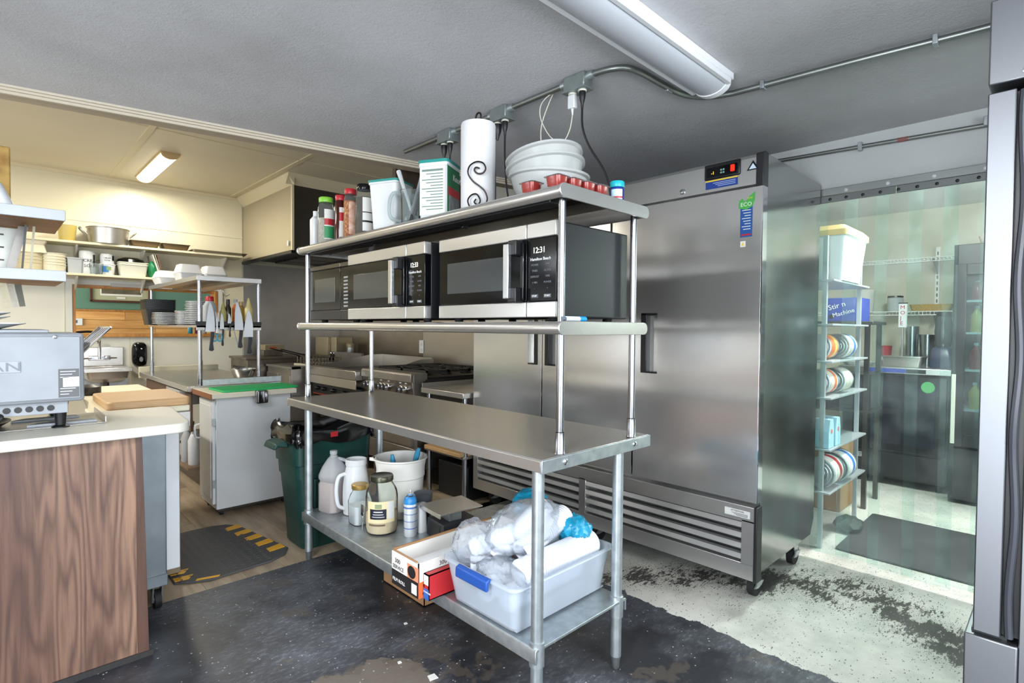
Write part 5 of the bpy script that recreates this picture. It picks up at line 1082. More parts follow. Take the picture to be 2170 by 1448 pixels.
po.part('shelf', MB().prism([(1.085, 1.63), (1.085, 1.662), (1.535, 1.662), (1.535, 1.63), (1.529, 1.63), (1.529, 1.652), (1.091, 1.652), (1.091, 1.63)], 4.395, 6.0, 'y').box(1.085, 1.535, 4.392, 4.398, 1.628, 1.664), STEEL, .002)
po.part('shelf_rib', MB().box(1.27, 1.35, 4.42, 5.98, 1.63, 1.652), GREASE)
ms = T('magnetic_strip', 'black magnetic knife strip along the prep shelf front', 'knife strip', (1.3, 4.385, 1.3)); ms.part('bar', MB().box(1.075, 1.53, 4.381, 4.3925, 1.303, 1.330), BLACK, .002); ms.part('bracket', MB().box(1.077, 1.09, 4.3925, 4.40, 1.303, 1.33), STEEL2)
HK = mat('knife_handle', '#131a22', .35); BL = mat('knife_blade', '#d9dde2', .3, .55)
def knife(label, px, ztip, zheel, zend, w, lean=0, curve=.3):
    k = T('chef_knife', label, 'knife', (px, 4.376, zend), group='knives on the magnetic strip')
    hw = w / 2; H = ztip - zheel
    prof = [(px - hw, zheel), (px + hw, zheel)] + [(px + hw - (hw * 2) * (t ** 2.2) * (.62), zheel + H * t) for t in (.25, .5, .75, .9)] + [(px - hw + w * .28, ztip)] + [(px - hw + w * .25 * t * t, zheel + H * t) for t in (.9, .6, .3)]
    prof = [(x + lean * (z - zheel), z) for x, z in prof]
    k.part('blade', MB().prism(prof, 4.3775, 4.3805, 'y'), BL)
    hp = [(px + hw * .1, zheel), (px + hw * .85, zheel), (px + hw * .8, zheel - (zheel - zend) * .25), (px + hw * .55, zheel - (zheel - zend) * .6), (px + hw * .75, zend + .01), (px + hw * .35, zend), (px - hw * .3, zend + .008), (px - hw * .05, zheel - (zheel - zend) * .5)]
    k.part('handle', MB().prism(hp, 4.369, 4.386, 'y'), HK, .003); return k
knife('wide chef knife at the left end of the magnetic strip', 1.168, 1.470, 1.255, 1.112, .062, .06)
knife('slim paring knife with a dark handle beside the scissors', 1.247, 1.396, 1.275, 1.148, .028, .02)
knife('short small knife in the middle of the strip', 1.298, 1.392, 1.318, 1.213, .024, .05)
knife('tall chef knife right of the short knife', 1.366, 1.482, 1.268, 1.130, .062, -.02)
knife('broad cleaver-like knife at the right end of the strip', 1.43, 1.425, 1.215, 1.085, .070, .08)
sc2 = T('scissors', 'turquoise-handled scissors hanging on the magnetic strip', 'scissors', (1.215, 4.372, 1.17))
TQ = mat('scissor_teal', '#3aa7c8', .4)
sc2.part('blade', MB().prism([(1.203, 1.40), (1.207, 1.40), (1.222, 1.245), (1.208, 1.245)], 4.372, 4.3745, 'y'), BL); sc2.part('blade', MB().prism([(1.222, 1.39), (1.218, 1.40), (1.204, 1.245), (1.218, 1.245)], 4.375, 4.377, 'y'), BL)
for cx_ in (1.196, 1.230): sc2.part('finger_loop', MB().tube([(cx_ + .017 * math.cos(t), 4.374, 1.212 + .027 * math.sin(t)) for t in [2 * pi * k / 18 for k in range(19)]], .0048, 6), TQ)
solo('sharpening_steel', 'thin sharpening steel hanging behind the knives', 'sharpening steel', MB().cyl((1.335, 4.395, 1.26), (1.375, 4.42, 1.13), .004, n=8), BL)
# bottles on the middle shelf
def bottle(label, x, y, h, r, m, cap, caph, fill=None, name='squeeze_bottle', tip=False, cat='bottle'):
    b = T(name, label, cat, (x, y, 1.302), local=True); hb = h - caph
    b.part('body', MB().lathe([(r * .92, 0), (r, .005), (r, hb * .8), (r * .6, hb * .97), (r * .58, hb)], n=20), m)
    b.part('cap', MB().lathe([(r * .62, hb), (r * .64, hb + .002), (r * .6 if not tip else r * .2, h * .985 if tip else h - .004), (r * .15 if tip else r * .55, h)], n=18), cap); return b
bottle('tall frosted bottle with a red lid behind the knives', 1.19, 4.47, .215, .046, MILK, RED, .035, name='seasoning_bottle')
bottle('squeeze bottle of pale green dressing', 1.285, 4.48, .175, .025, mat('dressing_green', '#b7b275', .35), mat('cap_green', '#a9a85e', .4), .05, tip=True)
bottle('dark sauce bottle with a black cap on the prep shelf', 1.325, 4.50, .20, .022, mat('sauce_dark', '#2f2a20', .2), BLACK, .04, name='sauce_bottle')
bottle('orange hot sauce bottle on the prep shelf', 1.372, 4.48, .20, .023, mat('hot_sauce', '#c4682c', .25), mat('cap_grey', '#a9b0b0', .4), .035, name='sauce_bottle')
bottle('bottle of brown oil with a plain cap', 1.412, 4.48, .185, .026, mat('oil_brown', '#9a7c3c', .2), mat('cap_tan', '#b7a070', .4), .03, name='oil_bottle')
bottle('cream yellow squeeze bottle with pointed tip at the shelf end', 1.462, 4.46, .215, .033, mat('custard', '#e2d299', .35), mat('custard2', '#dccb8d', .4), .055, tip=True)
# trays and plates
for k in range(9):
    z = 1.302 + .010 * k
    mb = MB().rloft([(.085, .11, .02, z), (.09, .115, .02, z + .003), (.112, .135, .025, z + .14), (.117, .14, .025, z + .141), (.117, .14, .025, z + .146), (.110, .133, .025, z + .146), (.088, .113, .02, z + .005)], (1.108, 5.75))
    solo('food_tray', 'black plastic tray, %s of the nested stack' % ORD[8 - k], 'tray', mb, mat('tray_black', '#12191a', .4), group='nested black trays')
def plates(x, y, n, r, dz, lab, grp, sq=False):
    proto = None
    for k in range(n):
        z = 1.302 + dz * k
        if proto is None:
            mb = MB()
            if sq: mb.rloft([(r * .6, r * .6, .02, 0), (r * .66, r * .66, .02, .004), (r, r, .03, .014), (r, r, .03, .0165), (r * .64, r * .64, .02, .006)])
            else: mb.lathe([(r * .58, 0), (r * .62, .003), (r, .013), (r * 1.0, .0155), (r * .62, .006), (.002, .005)], n=28)
            proto = put('plate', mb, PORC); tag(proto, lab % ORD[n - 1], 'plate', grp); proto.location = (x, y, z)
        else:
            o = proto.copy(); COL.objects.link(o); o['label'] = lab % ORD[n - 1 - k]; o.location = (x + random.uniform(-.003, .003), y + random.uniform(-.003, .003), z)
plates(1.10, 5.36, 8, .10, .0125, 'white square plate, %s of the stack before the black trays', 'square plates on the prep shelf', True)
plates(1.17, 5.08, 9, .075, .0125, 'white round plate, %s of the low middle stack', 'low stack of round plates')
plates(1.215, 4.86, 13, .095, .0145, 'white round plate, %s of the tallest stack', 'tall stack of round plates')
# foam boxes on top
FOAM = mat('foam_box', '#f0f0ee', .65)
for k, (x, y, w, d, h, lab) in enumerate(((1.165, 5.62, .105, .13, .115, 'open white foam container at the far end of the prep overshelf'), (1.19, 5.08, .085, .10, .135, 'white foam takeout box in the middle of the prep overshelf'), (1.37, 5.05, .085, .10, .13, 'white foam takeout box near the prep overshelf end'))):
    f = T('takeout_box', lab, 'takeout box', (x, y, 1.662), local=True)
    f.part('base', MB().rloft([(w * .82, d * .82, .02, 0), (w, d, .02, h * .45), (w * 1.04, d * 1.04, .02, h * .47)]), FOAM)
    f.part('lid', MB().rloft([(w * 1.04, d * 1.04, .02, h * .475), (w, d, .02, h * .52), (w * .8, d * .8, .02, h)]), FOAM)
bw = T('mixing_bowl', 'small stainless mixing bowl on the prep table', 'bowl', (1.445, 4.53, .86), local=True)
bw.part('bowl', MB().lathe([(.03, 0), (.036, .002), (.068, .035), (.086, .085), (.090, .100), (.094, .101), (.094, .104), (.087, .103), (.082, .085), (.064, .036), (.03, .005)], n=36), mat('bowl_steel', '#c9cacc', .18, 1))
for k, (x, y, h, r, m_, lab) in enumerate(((1.10, 4.86, .27, .075, MILK, 'white pail with a printed label under the prep table'), (1.085, 4.66, .255, .045, MILK, 'frosted jug under the prep table beside the pail'), (1.10, 4.53, .25, .045, WHITE, 'white jug under the prep table nearest the cabinet'))):
    b = T('jug' if k else 'pail', lab, 'jug' if k else 'pail', (x, y, .265), local=True)
    b.part('body', MB().lathe([(r * .9, 0), (r, .01), (r, h * .72), (r * (.97 if k == 0 else .6), h * .9), (r * (.97 if k == 0 else .5), h * .92)], n=24), m_)
    b.part('lid', MB().lathe([(r * (1.03 if k == 0 else .56), h * .92), (r * (1.03 if k == 0 else .56), h), (.002, h)], n=24), WHITE)
    if k == 0:
        a = TOCAM(x, y); q = b.part('label', labelwrap(r * 1.005, .03, .15, a - .7, a + .9), PAPER); b.part('label_block', labelwrap(r * 1.012, .12, .142, a - .3, a + .3), INK, 0, q)

# ================================================================ cooking line
rg = T('gas_range', 'stainless six-burner gas range with chrome knobs and oven', 'range', (2.85, 4.02, 0))
RX, RY0, RY1 = 2.40, 3.63, 4.42; RST = mat('range_steel', '#b5b0a9', .3, .85, var=(3, .35), col2='#7d766d')
rg.part('body', MB().box(2.47, 3.25, RY0 + .01, RY1, .14, .80), RST, .003)
rg.part('bullnose', MB().prism([(RX, .86), (RX, .915), (RX + .012, .928), (2.56, .928), (2.56, .86)], RY0, RY1, 'y'), RST, .002)
cpn = rg.part('control_panel', MB().prism([(RX + .035, .70), (RX + .015, .86), (2.50, .86), (2.50, .70)], RY0, RY1, 'y'), mat('range_panel', '#8a857f', .33, 1), .002)
rg.part('side_panel', MB().box(2.43, 2.52, RY0 - .004, RY0, .70, .92), RST, 0)
for k, y in enumerate((3.735, 3.80, 4.00, 4.06, 4.12, 4.30, 4.36)):
    kn = rg.part('knob', MB().lathe([(.030, 0), (.030, .008), (.024, .012), (.022, .036), (.019, .040), (.002, .041)], n=20).xf(Matrix.Translation((RX + .022, y, .795)) @ Matrix.Rotation(-pi / 2, 4, 'Y')), CHROME)
    rg.part('knob_grip', MB().box(RX - .028, RX - .015, y - .004, y + .004, .774, .816), mat('knob_dark', '#3a3a3e', .3, .8), .001, kn)
for y in (3.72, 3.80, 3.98, 4.10, 4.3): rg.part('label', MB().box(RX + .012, RX + .018, y - .012, y + .012, .842, .85), WHITE, 0, cpn)
od = rg.part('oven_door', MB().box(2.445, 2.475, RY0 + .05, RY1 - .05, .33, .67), RST, .005)
rg.part('door_handle', MB().tube([(2.40, RY0 + .09, .62), (2.40, RY1 - .09, .62)], .012), CHROME, 0, od)
rg.part('kick_drawer', MB().box(2.45, 2.475, RY0 + .03, RY1 - .03, .15, .315), RST, .004)
for x in (2.52, 3.2):
    for y in (3.70, 4.36): rg.part('leg', MB().cyl((x, y, 0), (x, y, .14), .022), RST)
rg.part('grate_frame', MB().box(2.54, 3.22, RY0 - .005, RY0 + .012, .80, .875), IRON); rg.part('grate_frame', MB().box(2.54, 3.22, RY1 - .012, RY1, .88, .93), IRON)
for i in range(3):
    for j in range(2):
        x0 = 2.57 + .225 * i; y0 = RY0 + .02 + .375 * j; g = MB(); cx, cy = x0 + .105, y0 + .18
        for a, b_ in (((x0, y0), (x0 + .21, y0)), ((x0, y0 + .355), (x0 + .21, y0 + .355)), ((x0, y0), (x0, y0 + .355)), ((x0 + .21, y0), (x0 + .21, y0 + .355))):
            g.box(min(a[0], b_[0]) - .006, max(a[0], b_[0]) + .006, min(a[1], b_[1]) - .006, max(a[1], b_[1]) + .006, .925, .945)
        for t in range(6):
            an = pi / 3 * t; g.tube([(cx + .035 * math.cos(an), cy + .035 * math.sin(an), .945), (cx + .10 * math.cos(an), cy + .14 * math.sin(an), .938)], .007, 6)
        rg.part('burner_grate', g, IRON); rg.part('burner', MB().lathe([(.05, .89), (.05, .905), (.035, .925), (.002, .926)], (cx, cy, 0), 18), IRON)
rg.part('spill_tray', MB().box(2.54, 3.22, RY0 + .01, RY1 - .01, .86, .89), mat('spill_dark', '#2a2724', .5, .5))
gd = T('griddle', 'flat-top griddle with splash guard between range and fryer', 'griddle', (2.85, 4.92, 0))
gd.part('body', MB().box(2.47, 3.2, 4.43, 5.40, .62, .84), RST, .003)
gd.part('plate', MB().box(2.42, 3.2, 4.43, 5.40, .84, .868), mat('griddle_plate', '#4f4a45', .35, .9, var=(5, .5), col2='#2f2b28'), .003)
gd.part('grease_rail', MB().box(2.35, 2.44, 4.43, 5.42, .815, .90), RST, .006)
gd.part('trough_plate', MB().box(2.352, 2.36, 4.43, 5.42, .735, .815), mat('bright_plate', '#d3cdc2', .3, .9), .002)
cp2 = gd.part('control_panel', MB().box(2.40, 2.47, 4.43, 5.42, .62, .735), BLACKM, .002)
gd.part('red_strip', MB().box(2.398, 2.402, 4.43, 5.42, .615, .628), mat('strip_red', '#a8381f', .4), 0, cp2)
for y in (4.55, 4.73, 4.95, 5.15, 5.3): gd.part('knob', MB().lathe([(.02, 0), (.018, .02), (.004, .034)], n=14).xf(Matrix.Translation((2.40, y, .68)) @ Matrix.Rotation(-pi / 2, 4, 'Y')), BLACK)
gd.part('splash_side', MB().prism([(2.44, .868), (2.44, .90), (3.05, .995), (3.2, .995), (3.2, .868)], 5.395, 5.405, 'y'), RST)
gd.part('splash_back', MB().box(3.19, 3.2, 4.46, 5.40, .868, .995), SHEETB); gd.part('splash_side', MB().prism([(2.60, .868), (3.05, .985), (3.2, .985), (3.2, .868)], 4.432, 4.44, 'y'), RST)
gd.part('stand', MB().box(2.46, 3.2, 4.45, 5.38, .12, .60), mat('stand_steel', '#6e675f', .4, .9), .003)
gd.part('oven_handle', MB().tube([(2.44, 4.6, .56), (2.44, 5.2, .56)], .011), CHROME)
for x in (2.5, 3.15):
    for y in (4.5, 5.33): gd.part('leg', MB().cyl((x, y, 0), (x, y, .12), .02), RST)
fy = T('deep_fryer', 'stainless deep fryer with two baskets and a yellow sticker', 'fryer', (2.6, 5.84, 0))
fy.part('cabinet', MB().box(2.22, 3.0, 5.52, 6.17, .12, .86), RST, .003)
fd = fy.part('door', MB().box(2.205, 2.22, 5.53, 5.84, .16, .80), RST, .002); fd2 = fy.part('door', MB().box(2.205, 2.22, 5.85, 6.16, .16, .80), RST, .002)
for y, d in ((5.62, fd), (6.02, fd2)): fy.part('door_handle', MB().tube(bez([(2.205, y - .06, .72 if y > 5.9 else .62), (2.18, y - .05, .72 if y > 5.9 else .62), (2.18, y + .05, .72 if y > 5.9 else .62), (2.205, y + .06, .72 if y > 5.9 else .62)]), .006, 6), CHROME, 0, d)
skr = fy.part('sticker', MB().box(2.2035, 2.206, 5.98, 6.12, .60, .66), mat('sticker_blue2', '#2f6fb5', .5), 0, fd2); fy.part('sticker_stripe', MB().box(2.203, 2.206, 5.98, 6.12, .66, .685), YEL, 0, fd2)
fy.part('tank_rim', MB().box(2.22, 3.0, 5.52, 5.56, .86, .885).box(2.22, 3.0, 6.13, 6.17, .86, .885).box(2.20, 2.32, 5.52, 6.17, .86, .885).box(2.9, 3.0, 5.52, 6.17, .86, .885), RST, .003)
fy.part('oil', MB().box(2.32, 2.9, 5.56, 6.13, .84, .85), mat('fry_oil', '#3a2a16', .08))
fy.part('backguard', MB().box(3.0, 3.03, 5.52, 6.17, .6, 1.0), RST)
for x in (2.28, 2.94):
    for y in (5.58, 6.1): fy.part('leg', MB().cyl((x, y, 0), (x, y, .12), .02), RST)
for k, y in enumerate((5.68, 5.98)):
    bs = T('fry_basket', ('wire fry basket nearer the griddle', 'wire fry basket nearer the back wall')[k], 'fry basket', (2.65, y, .86), group='fry baskets'); g = MB()
    for z in (.87, .92, .96):
        g.tube([(2.5, y - .07, z), (2.8, y - .07, z), (2.8, y + .07, z), (2.5, y + .07, z), (2.5, y - .07, z)], .003, 5)
    for q in range(9): x = 2.5 + .0375 * q; g.tube([(x, y - .07, .96), (x, y - .07, .87), (x, y + .07, .87), (x, y + .07, .96)], .002, 4)
    bs.part('basket', g, GREASE); bs.part('handle', MB().tube([(2.5, y - .02, .96), (2.46, y - .02, .985), (2.18, y - .02, 1.06)], .005, 6).tube([(2.5, y + .02, .96), (2.46, y + .02, .985), (2.18, y + .02, 1.06)], .005, 6), BLACK)
solo('basket_grip', 'white plastic handle grip resting on the fryer edge', 'handle', MB().tube([(2.27, 5.58, .905), (2.33, 5.50 + .06, .90), (2.40, 5.50 + .04, .892)], [.014, .016, .010], 10), mat('ivory_grip', '#d8ccb0', .5))
fx = T('fryer', 'older box cooker with a vented side in the far corner', 'cooker', (2.4, 6.45, 0))
fx.part('cabinet', MB().box(2.02, 2.95, 6.22, 6.76, .12, .93), GREASE, .004)
for k in range(6): fx.part('vent_slot', MB().box(2.017, 2.021, 6.30, 6.70, .60 + .045 * k, .625 + .045 * k), BLACKM)
fx.part('worktop', MB().box(2.0, 2.96, 6.20, 6.77, .93, .955), GREASE, .003)
for x in (2.1, 2.9):
    for y in (6.3, 6.7): fx.part('leg', MB().cyl((x, y, 0), (x, y, .12), .02), GREASE)
tb = T('tackle_box', 'small greasy steel box on the corner cooker', 'box', (2.40, 6.5, .955)); tb.part('body', MB().box(2.26, 2.48, 6.42, 6.6, .956, 1.02), GREASE, .003); tb.part('lid', MB().box(2.28, 2.50, 6.42, 6.6, 1.02, 1.085), mat('dull_beige', '#8f8468', .5), .004); tb.part('label', MB().box(2.33, 2.41, 6.4185, 6.42, 1.04, 1.06), mat('label_rust', '#b5532f', .6))
br = T('charbroiler', 'upright broiler with a row of burner tips against the steel wall', 'broiler', (3.1, 6.5, 0))
br.part('body', MB().box(3.04, 3.33, 6.36, 6.74, .10, .93), GREASE, .003)
for k in range(2): br.part('shield', MB().box(3.045 + .0, 3.32, 6.34, 6.36, .99, 1.17) if k == 0 else MB().box(3.035, 3.045, 6.20, 6.34, .99, 1.17), mat('shield_cream', '#a89c80', .45, .5), .003)
br.part('shield', MB().box(3.0, 3.035, 6.35, 6.7, .93, 1.17), mat('shield_cream', '', 0), .003)
for k in range(8): br.part('burner_tip', MB().lathe([(.01, .96), (.014, .975), (.008, .99)], (3.03 + .036 * k, 6.325, 0), 10), CHROME)
br.part('burner_pipe', MB().cyl((3.04, 6.325, .955), (3.33, 6.325, .955), .012), GREASE)
cy_ = T('measuring_can', 'steel can with a pouring lip standing on the broiler ledge', 'can', (3.26, 6.22, .93)); cy_.part('ledge', MB().box(3.04, 3.36, 6.18, 6.335, .90, .94), GREASE); cy_.part('can', MB().lathe([(.045, .94), (.047, .945), (.047, 1.04), (.044, 1.042)], (3.24, 6.245, 0), 24), GALV); cy_.part('lip', MB().lathe([(.047, 1.04), (.052, 1.08), (.03, 1.10)], (3.24, 6.245, 0), 20), mat('lip_cream', '#b8ad8c', .4, .6))
# side stand between the range and the refrigerator
sd = T('equipment_stand', 'small stainless stand between the range and the refrigerator', 'table', (2.8, 3.28, 0))
sd.part('table_top', MB().box(2.45, 3.2, 3.032, 3.56, .785, .825), STEEL2, .004); sd.part('backsplash', MB().box(2.46, 3.2, 3.552, 3.562, .825, .86), STEEL2)
for x in (2.50, 3.15):
    for y in (3.07, 3.515): sd.part('leg', MB().cyl((x, y, 0), (x, y, .79), .02), TUBE)
sd.part('undershelf', MB().box(2.47, 3.18, 3.05, 3.54, .335, .355), STEEL2, .003)
solo('cutting_board', 'pale wooden board lying on the stand undershelf', 'cutting board', MB().box(2.44, 2.95, 3.06, 3.50, .356, .385), WOODL, bev=.004)
solo('squash_container', 'yellow plastic container on the stand undershelf', 'container', MB().rloft([(.10, .08, .03, .386), (.11, .09, .03, .40), (.11, .09, .03, .47), (.09, .07, .03, .49)], (2.63, 3.40)), mat('mustard', '#d8b45c', .45))
solo('milk_crate', 'black crate on the floor under the stand', 'crate', MB().box(2.55, 3.0, 3.1, 3.46, .002, .26), BLACKM, bev=.006)

# ================================================================ back wall shelves
SHB = mat('shelf_cream', '#dcd3b4', .5, var=(2, .2))
for z, x0, x1, lab in ((2.062, -2.4, 2.07, 'upper cream wall shelf across the kitchen back wall'), (1.762, -2.4, 1.30, 'lower cream wall shelf above the pass-through')):
    s = T('wall_shelf', lab, 'shelf', (0, 6.65, z)); s.part('board', MB().box(x0, x1, 6.50, 6.79, z, z + .022), SHB, .003)
    for x in (-.9, .62, 1.16, 1.93):
        if x < x1: s.part('bracket', MB().prism([(6.789, z), (6.60, z), (6.60, z - .012), (6.77, z - .13), (6.789, z - .13)], x - .006, x + .006, 'x'), mat('bracket_white', '#dedbd0', .4))
ZS1, ZS2 = 2.084, 1.784
solo('plastic_pitcher', 'yellowed plastic bucket on the upper wall shelf', 'bucket', MB().lathe([(.058, 0), (.06, .004), (.072, .148), (.074, .15), (.069, .149), (.056, .008)], (.55, 6.62, ZS1), 28), mat('yellow_plastic', '#cdb866', .4, trans=.2))
sp_ = T('stockpot', 'wide aluminium stockpot on the upper wall shelf', 'pot', (.865, 6.63, ZS1), local=True)
AL = mat('aluminium', '#b5b3ae', .35, .9, var=(6, .3)); sp_.part('pot', MB().lathe([(.150, 0), (.158, .006), (.170, .152), (.176, .155), (.176, .162), (.166, .162), (.15, .01)], n=40), AL)
for s in (-1, 1): sp_.part('handle', MB().tube(bez([(s * .168, -.05, .085), (s * .215, -.05, .135), (s * .225, 0, .15), (s * .215, .05, .135), (s * .168, .05, .085)]), .0075, 8), AL)
for k, (x, lab) in enumerate(((1.16, 'dark rectangular loaf pan next to the stockpot'), (1.43, 'dark rectangular pan beside the other loaf pan'))):
    solo('roasting_pan', lab, 'pan', MB().rloft([(.10, .085, .02, 0), (.105, .09, .02, .004), (.125, .105, .02, .06), (.132, .112, .02, .062), (.132, .112, .02, .066), (.12, .10, .02, .064), (.10, .085, .02, .008)], (0, 0)), mat('brown_pan', '#5d4e3a', .4, .5), loc=(x, 6.64, ZS1), local=True, group='pans on the wall shelf')
solo('sheet_tray', 'flat aluminium sheet tray overhanging the shelf end', 'tray', MB().rloft([(.25, .125, .02, 0), (.255, .13, .02, .003), (.272, .15, .02, .024), (.277, .155, .02, .025), (.268, .145, .02, .024), (.25, .125, .02, .006)], (0, 0)), mat('tray_alu', '#a59f93', .35, .9), loc=(1.845, 6.63, ZS1), local=True)
def stack(label, x, n, r, h, dz, m, grp, name='deli_tub', sq=False):
    for k in range(n):
        mb = MB()
        if sq: mb.rloft([(r * .8, r * .65, .02, 0), (r, r * .8, .02, h), (r * 1.05, r * .85, .02, h + .004), (r * .97, r * .77, .02, h + .004)])
        else: mb.lathe([(r * .86, 0), (r * .9, .003), (r, h), (r * 1.05, h + .002), (r * 1.05, h + .007), (r * .96, h + .006)], n=26)
        solo(name, label % ORD[n - 1 - k], 'tub', mb, m, loc=(x, 6.62, ZS2 + dz * k), local=True, group=grp)
TUBB = mat('tub_beige', '#c9bf9f', .4)
stack('beige food tub, %s of the stack by the hanging shelf', .295, 4, .088, .07, .03, TUBB, 'beige tub stack'); stack('pale ribbed tub, %s of the stack beside the beige tubs', .452, 5, .092, .065, .026, mat('tub_clear', '#d6d1ba', .3), 'ribbed tub stack')
solo('plastic_bin', 'cream upturned bin on the stack by the hanging shelf', 'bin', MB().rloft([(.10, .09, .02, 0), (.085, .08, .02, .07), (.10, .1, .02, .095), (.1, .1, .02, .11)], (0, 0)), mat('bin_cream', '#ddd3bb', .45), loc=(.30, 6.62, ZS2 + .1675), local=True)
solo('food_container', 'square frosted container between tub stack and creamer cans', 'container', MB().rloft([(.05, .05, .01, 0), (.056, .056, .012, .135), (.06, .06, .012, .137), (.06, .06, .012, .15)], (0, 0)), MILK, loc=(.60, 6.62, ZS2), local=True)
def creamer(x, z, h, r, lab):
    c = T('creamer_can', lab, 'can', (x, 6.64, z), local=True); c.part('body', MB().lathe([(r * .98, 0), (r, .004), (r, h - .02), (r * .9, h)], n=28), WHITE); a = TOCAM(x, 6.64)
    c.text('label_lettering', 'CREAM', (-r * .62, -r - .001, h * .52), h * .18, INK, ((1, 0, 0), (0, 0, 1), (0, -1, 0))); c.text('label_lettering', 'SOUR', (-r * .52, -r - .001, h * .30), h * .18, INK, ((1, 0, 0), (0, 0, 1), (0, -1, 0))); c.part('dark_panel', labelwrap(r * 1.01, h * .35, h * .85, a + .75, a + 1.2), INK); return c
creamer(.70, ZS2, .225, .064, 'taller white can printed SOUR CREAM')
creamer(.855, ZS2 + .112, .10, .058, 'shorter white can with dark print on the blue-labelled tub')
bt = T('butter_tub', 'white tub with a blue and green label', 'tub', (.852, 6.62, ZS2), local=True); bt.part('tub', MB().lathe([(.055, 0), (.058, .004), (.066, .10), (.069, .102), (.069, .112)], n=28), WHITE); a = TOCAM(.862, 6.62)
q = bt.part('label', labelwrap(.0645, .03, .09, a - .9, a + .2), mat('label_blue', '#2f74b8', .5)); bt.part('label_green', labelwrap(.0652, .05, .085, a - .1, a + .5), mat('label_green2', '#7d9a6a', .5))
solo('measuring_beaker', 'clear plastic beaker before the creamer can', 'beaker', MB().lathe([(.045, 0), (.047, .003), (.055, .10), (.057, .102), (.053, .101), (.043, .006)], (0, 0, 0), 24), CLEAR, loc=(.758, 6.545, ZS2), local=True)
for k in range(2): solo('food_bin', ('lower frosted food bin of the nested pair', 'upper frosted food bin of the nested pair')[k], 'bin', MB().rloft([(.10, .08, .02, 0), (.105, .085, .02, .004), (.12, .105, .02, .11), (.126, .112, .02, .112), (.126, .112, .02, .118), (.117, .102, .02, .116), (.097, .078, .02, .01)], (0, 0)), mat('bin_frost', '#d3d2c4', .35), loc=(1.055, 6.62, ZS2 + .022 * k), local=True, group='nested food bins')
solo('domed_cover', 'glossy black domed lid lying on the food bins', 'lid', MB().rloft([(.12, .10, .09, 0), (.11, .09, .08, .03), (.07, .05, .04, .05)], (0, 0), 8), BLACKG, loc=(1.045, 6.63, ZS2 + .141), local=True)
gcl = crumple('green rubber gloves hanging at the shelf end', (1.225, 6.60, ZS2 + .085), (.05, .05, .085), mat('glove_green', '#187a4a', .45), 21, name='rubber_gloves', cat='gloves', n=3)
for k, c_ in enumerate(('#d9d5c6', '#8f8a7c', '#6b4a3a')): solo('binder', ('pale binder leaning at the shelf end', 'grey binder leaning at the shelf end', 'brown binder leaning at the shelf end')[k], 'binder', MB().prism([(1.262 + .02 * k - .05, 2.02), (1.272 + .02 * k - .05, 2.02), (1.292 + .012 * k, 1.785), (1.28 + .012 * k, 1.785)], 6.53, 6.78, 'y'), mat('binder_%d' % k, c_, .6), group='binders at the shelf end')

# ================================================================ hand sink, soap dispenser, picture, sill things
sk = T('hand_sink', 'small stainless wall hand sink with a gooseneck faucet', 'sink', (.84, 6.6, .55))
sk.part('rim', MB().box(.64, 1.02, 6.40, 6.43, .845, .885).box(.64, 1.02, 6.74, 6.78, .845, .885).box(.64, .67, 6.43, 6.74, .845, .885).box(.99, 1.02, 6.43, 6.74, .845, .885), STEEL2, .004)
sk.part('basin', MB().rloft([(.02, .02, .02, .735), (.12, .09, .05, .74), (.165, .14, .05, .78), (.18, .155, .05, .86), (.176, .15, .05, .86), (.15, .12, .05, .785), (.03, .03, .02, .75)], (.83, 6.585)), STEEL2)
sk.part('backsplash', MB().box(.64, 1.0, 6.765, 6.79, .885, 1.075), STEEL2, .006)
fa = sk.part('faucet', MB().tube(bez([(.80, 6.74, .955), (.80, 6.735, 1.12), (.795, 6.70, 1.165), (.77, 6.63, 1.165), (.765, 6.61, 1.12)]), .012, 10), CHROME)
sk.part('tap_plate', MB().box(.71, .89, 6.745, 6.766, .945, .99), CHROME, .006, fa)
for x in (.735, .865): sk.part('tap_lever', MB().cyl((x, 6.745, .967), (x, 6.71, .967), .016, n=14).tube([(x, 6.715, .967), (x + (.07 if x > .8 else -.07), 6.69, .967)], .006, 6), CHROME, 0, fa)
sk.part('drain_pipe', MB().cyl((.83, 6.585, .55), (.83, 6.585, .74), .025), mat('pipe_dark', '#4b4743', .4, .5))
sk.part('bracket', MB().box(.68, 1.03, 6.76, 6.79, .6, .85), GALV)
so = T('soap_dispenser', 'black wall soap dispenser by the sink', 'soap dispenser', (1.135, 6.76, .87))
so.part('body', MB().loft([[(1.135 + (p[0]) * s, 6.793 - d, 0.995 + p[1] * s2) for p in [(.068 * (abs(math.cos(t)) ** .6) * (1 if math.cos(t) > 0 else -1), .128 * (abs(math.sin(t)) ** .55) * (1 if math.sin(t) > 0 else -1)) for t in [2 * pi * k / 32 for k in range(32)]]] for d, s, s2 in ((0, .95, .97), (.04, 1, 1), (.075, .9, .93), (.095, .6, .65))]), BLACKG)
so.part('window', MB().lathe([(.018, 0), (.016, .003)], n=16, sy=1.6).xf(Matrix.Translation((1.14, 6.70, .945)) @ Matrix.Rotation(pi / 2, 4, 'X')), mat('soap_grey', '#6d7577', .3)); so.part('lens', MB().lathe([(.016, 0), (.012, .006), (.002, .008)], n=14).xf(Matrix.Translation((1.145, 6.705, 1.055)) @ Matrix.Rotation(pi / 2, 4, 'X')), CHROME)
pf = T('framed_picture', 'framed picture with a sage mat on the green dining wall', 'picture', (1.33, 9.28, 1.62))
